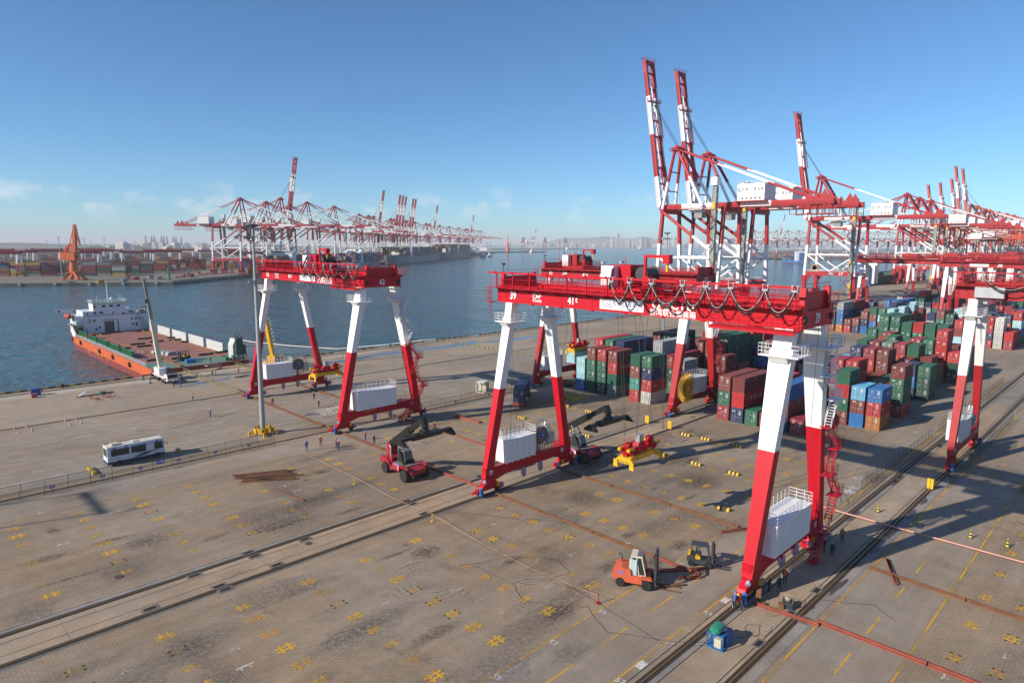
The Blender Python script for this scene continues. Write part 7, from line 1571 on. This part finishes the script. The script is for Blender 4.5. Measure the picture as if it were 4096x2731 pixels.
# ------------------------------------------------------------------ container ships along the opposite quay, and far vessels
def cargo_ship(label, s0, L, B, hullc, tiers, seed, house, pos=None, rz=None, group='container ships', stack=True, hh=9, wts=None):
    flip = L < 0; L = abs(L); house = abs(house)
    x, y = lq(s0, -B / 2 - 1.5) if pos is None else pos
    t = thing('container_ship', label, 'ship', (x, y, SEA_Z), (a39 + (math.pi if flip else 0)) if rz is None else rz, group); hm = mat('hull_' + hullc[0], hullc[1], .5, var=.12, scale=.05, streak=.15); bm = mat('boot_topping', (.22, .04, .04), .6)
    def ring(z, k, bw): b = B / 2 * k; return [(0, -b * .85, z), (L * .06, -b, z), (L * .8, -b, z), (L * .92, -b * .6, z), (L + bw, 0, z), (L * .92, b * .6, z), (L * .8, b, z), (L * .06, b, z), (0, b * .85, z)]
    q = MB(); q.loft([ring(-3, .9, -6), ring(1.4, .96, -3)], 1); q.loft([ring(1.4, .96, -3), ring(hh, 1, 3)], 0); q.obj('hull', [hm, bm], t)
    MB().loft([[(L * .86, -B * .42, hh), (L * .94, -B * .25, hh), (L + 2.5, 0, hh), (L * .94, B * .25, hh), (L * .86, B * .42, hh)], [(L * .86, -B * .43, hh + 3), (L * .94, -B * .26, hh + 3), (L + 4, 0, hh + 3), (L * .94, B * .26, hh + 3), (L * .86, B * .43, hh + 3)]]).obj('forecastle', hm, t)
    if stack:
        rs = random.Random(seed); q = MB(); x = L * .04
        while x < L * .84:
            if not (house - 9 < x < house + 12):
                nb = int(B / 2.6)
                for j in range(nb):
                    n = max(1, tiers - rs.choice([0, 0, 0, 1, 1, 2])); y0 = -nb * 1.3 + j * 2.6
                    for k in range(n):
                        if k < n - 2 and 1 < j < nb - 2: continue
                        q.box(x, x + 12.2, y0, y0 + 2.44, hh + 1 + k * 2.6, hh + 1 + k * 2.6 + 2.55, rs.choices(range(10), wts or cols_w if seed % 2 or wts else [1, 1, 1, 4, 2, 5, 2, 2, .2, 1])[0])
            x += 13.2
        o = q.obj('deck_cargo', ms, t); o['kind'] = 'stuff'
    MB().box(house, house + 11, -B * .46, B * .46, hh, hh + 16).obj('deckhouse', SW, t); MB().box(house + 2, house + 10, -B * .52, B * .52, hh + 16, hh + 19).obj('bridge', SW, t); MB().box(house + 10, house + 10.1, -B * .5, B * .5, hh + 17, hh + 18.4).obj('bridge_window', GLS(), t)
    MB().box(house - 8, house - 2, -4, 4, hh, hh + 17).obj('funnel', mat('funnel_blue', (.05, .12, .30), .5), t); MB().tube((house + 6, 0, hh + 19), (house + 6, 0, hh + 29), .5, 6).obj('mast', SW, t); MB().tube((L * .95, 0, hh + 3), (L * .95, 0, hh + 15), .4, 6).obj('foremast', YEL(), t)
    return t
cargo_ship('container ship behind crane 62 with dark red bow toward us, navy boxes on deck', 312, -185, 28, ('dark_red', (.20, .03, .05)), 5, 2, -120)
cargo_ship('container ship right of crane 62 with mixed blue boxes, second along the far quay', 380, 150, 30, ('steel_blue', (.16, .22, .27)), 5, 4, 30)
cargo_ship('grey-green hulled container ship bow-on, third along the far quay', 900, -330, 42, ('grey_green', (.18, .21, .21)), 6, 3, -230, hh=14)
cargo_ship('large container ship stacked high with orange boxes, fourth along the far quay', 1290, -340, 46, ('slate', (.13, .16, .18)), 8, 5, -180, hh=14)
cargo_ship('dark bulk carrier near the end of the far quay', 1600, -190, 32, ('black_hull', (.05, .055, .06)), 2, 7, -150, stack=False); cargo_ship('white-housed freighter at the end of the far quay', 1850, -160, 28, ('black_hull', (.05, .055, .06)), 1, 8, -120, stack=False)
cargo_ship('navy feeder ship with green containers moored beyond crane 17', 0, 140, 18, ('navy_hull', (.02, .035, .10)), 3, 9, 6, pos=(625, QV + 11), rz=0, hh=5, wts=[0, 0, 1, 0, 0, 0, 0, 0, 0, 0])
cs7 = cargo_ship('blue coaster across the water, middle of three by the far right terminal', 0, 120, 19, ('bright_blue', (.03, .22, .50)), 3, 12, 8, pos=(1420, 560), rz=R(40), hh=6); text('SITC', 5, (60, -9.8, 3.0), '-y', cs7, WTX, 'ship_name')
cargo_ship('small red coaster across the water near the far right terminal', 0, 80, 14, ('red_hull', (.32, .05, .06)), 2, 13, 6, pos=(1980, 960), rz=R(20), hh=5); cargo_ship('small blue coaster across the water left of the red one', 0, 80, 14, ('bright_blue', (.03, .22, .50)), 2, 14, 6, pos=(1960, 1060), rz=R(10), hh=5)
def boat(label, x, y, L, rz, hc):
    t = thing('small_boat', label, 'boat', (x, y, SEA_Z), rz, 'small boats'); q = MB(); q.loft([[(0, -L * .13, -.5), (L * .7, -L * .13, -.5), (L * .98, 0, -.5), (L * .7, L * .13, -.5), (0, L * .13, -.5)], [(0, -L * .15, L * .12), (L * .72, -L * .15, L * .12), (L * 1.05, 0, L * .16), (L * .72, L * .15, L * .12), (0, L * .15, L * .12)]]); q.obj('hull', mat('boat_' + hc[0], hc[1], .5), t)
    MB().box(L * .2, L * .55, -L * .1, L * .1, L * .12, L * .3).box(L * .3, L * .5, -L * .07, L * .07, L * .3, L * .4).obj('wheelhouse', SW, t); MB().tube((L * .35, 0, L * .4), (L * .35, 0, L * .62), .2, 5).obj('mast', SW, t)
for i, (x, y, L_, rz, c, d) in enumerate([(1240, 1370, 34, .4, 'grey', 'left'), (1300, 1400, 30, .9, 'black', 'middle'), (1330, 1440, 26, .2, 'white', 'right')]): boat(f'tug by the far quay end, {d} one of three', x, y, L_, rz, (c, {'grey': (.3, .3, .3), 'black': (.04, .04, .05), 'white': (.6, .6, .6)}[c]))
boat('small reddish boat alone out on the water below the city', 3900, 2650, 60, 1.0, ('rust', (.3, .12, .08))); boat('distant pale sailing craft near the ore wharf tip', 3300, 2820, 50, .4, ('cream', (.6, .58, .5))); boat('small white boat off the jetty head', 2100, 2000, 34, .3, ('white', (.6, .6, .6)))
t = thing('jetty_head_crane', 'orange dock crane on the jetty head in the middle distance', 'jib crane', (2080, 2120, 0)); MB().beam((0, 0, 0), (0, 0, 40), 14, 14, 0, 6, 6).obj('tower', OG, t); MB().beam((0, 0, 38), (10, 6, 80), 6, 6, 0, 2, 2).obj('jib', OG, t)
structure('jetty_head_ground', MB().prism([(1960, 2080), (2230, 2030), (2280, 2150), (1980, 2220)], 2, -9, .5), FARLAND)
dup(LU, (2190, 2100, 0), R(200), 'white and red quay crane alone on the jetty head in the middle distance').scale = (.8,) * 3

# ------------------------------------------------------------------ city skyline, villages, hills
rr = random.Random(31)
def at_px(px, dist):                       # a point on the ground seen in that direction from the camera
    a = R(45.13) - math.atan((px - 2048) / 2626 * 1.0); return dist * math.cos(a), dist * math.sin(a)
CT = [mat('city_tone_%d' % i, c, .7, var=.15, scale=.02) for i, c in enumerate([(.50, .50, .50), (.44, .42, .40), (.56, .52, .47), (.36, .38, .42), (.48, .46, .47)])]
def tower(px, d, h, w, lab, grp, mt=None):
    x, y = at_px(px, d); t = thing('tower_block', lab, 'building', (x, y, -3), R(45 + rr.uniform(-25, 25)), grp); mt = mt or rr.choice(CT)
    MB().box(-w / 2, w / 2, -w * .35, w * .35, 0, h).obj('walls', mt, t); MB().box(-w * .3, w * .3, -w * .22, w * .22, h, h + h * .05 + 2).obj('roof_plant', mt, t)
    if h > 50:
        q = MB()
        for k in range(6): z = h * (k + .6) / 6.4; q.box(-w / 2 - .3, w / 2 + .3, -w * .35 - .3, w * .35 + .3, z, z + h * .035)
        q.obj('floor_bands', mat('city_glass', (.18, .21, .25), .4), t)
for i in range(150):
    px = rr.uniform(2190, 3060) if rr.random() < .85 else rr.uniform(1880, 2190); d = rr.uniform(8300, 9400); h = rr.choice([25, 35, 45, 60, 70, 85]) * rr.uniform(.8, 1.15) * (1 if px > 2400 else .8)
    tower(px, d, h, rr.uniform(28, 60), 'pale high-rise block in the hazy city skyline across the bay', 'city towers')
for px, h, w in ((2440, 105, 60), (2455, 105, 55), (2464, 165, 50), (2478, 115, 55), (2485, 100, 60), (2505, 95, 80), (2520, 95, 60), (2540, 100, 50), (2558, 100, 90), (2575, 95, 60), (2660, 120, 70), (2700, 100, 60), (2940, 150, 60), (2955, 130, 60)): tower(px, 8300, h, w, 'tall tower among the highest group of the city skyline', 'tall city towers', CT[3] if px % 2 else CT[0])
x, y = at_px(2257, 8900); t = thing('tv_tower', 'slender television tower left of the city skyline', 'tower', (x, y, -3)); MB().lathe((0, 0, 0), (0, 0, 1), [(0, 14), (60, 7), (90, 6), (92, 14), (100, 14), (104, 4), (150, 1.5)], 10).obj('shaft', CT[3], t)
structure('city_shore', MB().prism([at_px(1850, 8150), at_px(2400, 8000), at_px(3100, 8000), at_px(3100, 12000), at_px(1850, 12000)], 2, -9, -1.5), mat('shore_green', (.14, .16, .12), .9))
for i in range(46):
    px = rr.uniform(420, 900); d = rr.uniform(2700, 5200); tower(px, d, rr.choice([14, 18, 22, 30]), rr.uniform(20, 46), 'low cream apartment block on the far left shore', 'blocks on the left shore', CT[2])
for i in range(9): x, y = at_px(600 + i * 17 + rr.uniform(-8, 8), 5600); t = thing('refinery_column', 'hazy refinery column on the left horizon', 'column', (x, y, 0), 0, 'refinery columns'); MB().lathe((0, 0, 0), (0, 0, 1), [(0, 9), (rr.uniform(40, 75), 7), (80, 3)], 8).obj('shell', CT[3], t)
for i, px in enumerate((515, 380, 380 + 175, 205, 700)): x, y = at_px(px, 4300); t = thing('pylon', f'thin lattice pylon on the left horizon, {ORD[i]} of the row', 'pylon', (x, y, 0), 0, 'pylons'); MB().beam((0, 0, 0), (0, 0, 62 if i == 0 else 42), 5, 5, 0, .8, .8).beam((-9, 0, 34), (9, 0, 34), 1.2, 1.2).obj('lattice', CT[3], t)
def ridge(name, px0, px1, d, hmax, seed, mt, depth=900, n=60):
    rs = random.Random(seed); ph = [rs.uniform(0, 6.28) for _ in range(6)]; vs = []; fs = []
    for j in range(5):
        for i in range(n + 1):
            f_ = i / n; px = px0 + (px1 - px0) * f_; h = hmax * (.25 + .30 * math.sin(2.3 * f_ * 3 + ph[0]) + .25 * math.sin(7 * f_ + ph[1]) + .12 * math.sin(17 * f_ + ph[2]) + .08 * math.sin(39 * f_ + ph[3]) + .3) * math.sin(math.pi * f_) ** .6
            x, y = at_px(px, d + depth * j / 4); vs.append((x, y, max(h, 2) * (0, .6, 1, .6, 0)[j] - 3 + rs.uniform(-.03, .03) * hmax))
    for j in range(4):
        for i in range(n): k = j * (n + 1) + i; fs.append((k, k + 1, k + n + 2, k + n + 1))
    o = MB().add(vs, fs).obj(name, mt, smooth=True); o['kind'] = 'structure'; return o
HG = mat('wooded_hill', (.055, .075, .04), .95, var=.35, scale=.02)
ridge('hills_left', -900, 1150, 5600, 40, 1, HG); ridge('hills_left_near', 250, 1000, 3300, 22, 2, HG, 500); ridge('hills_right', 3750, 4700, 2600, 110, 5, HG, 700); ridge('mountains_far', 2150, 3200, 13500, 330, 8, mat('far_mountain', (.10, .12, .10), .95), 2000)
for i in range(70):
    px = rr.uniform(300, 1000); x, y = at_px(px, rr.uniform(3000, 4600)); pass

# ------------------------------------------------------------------ haze over the harbour
hz = MB().box(-25500, 25500, -6500, 25500, SEA_Z - 1.2, 140).obj('haze', [])
hz['kind'] = 'stuff'; hz['label'] = 'thin pale sea haze softening the far shores'; hz['category'] = 'haze'
m = bpy.data.materials.new('sea_haze'); m.use_nodes = True; nt = m.node_tree; nt.nodes.clear()
pv = nt.nodes.new('ShaderNodeVolumePrincipled'); pv.inputs['Color'].default_value = (.96, .97, 1.0, 1); pv.inputs['Density'].default_value = HAZE; pv.inputs["Anisotropy"].default_value = 0.0
out = nt.nodes.new('ShaderNodeOutputMaterial'); nt.links.new(pv.outputs[0], out.inputs['Volume'])
hz.data.materials.append(m)
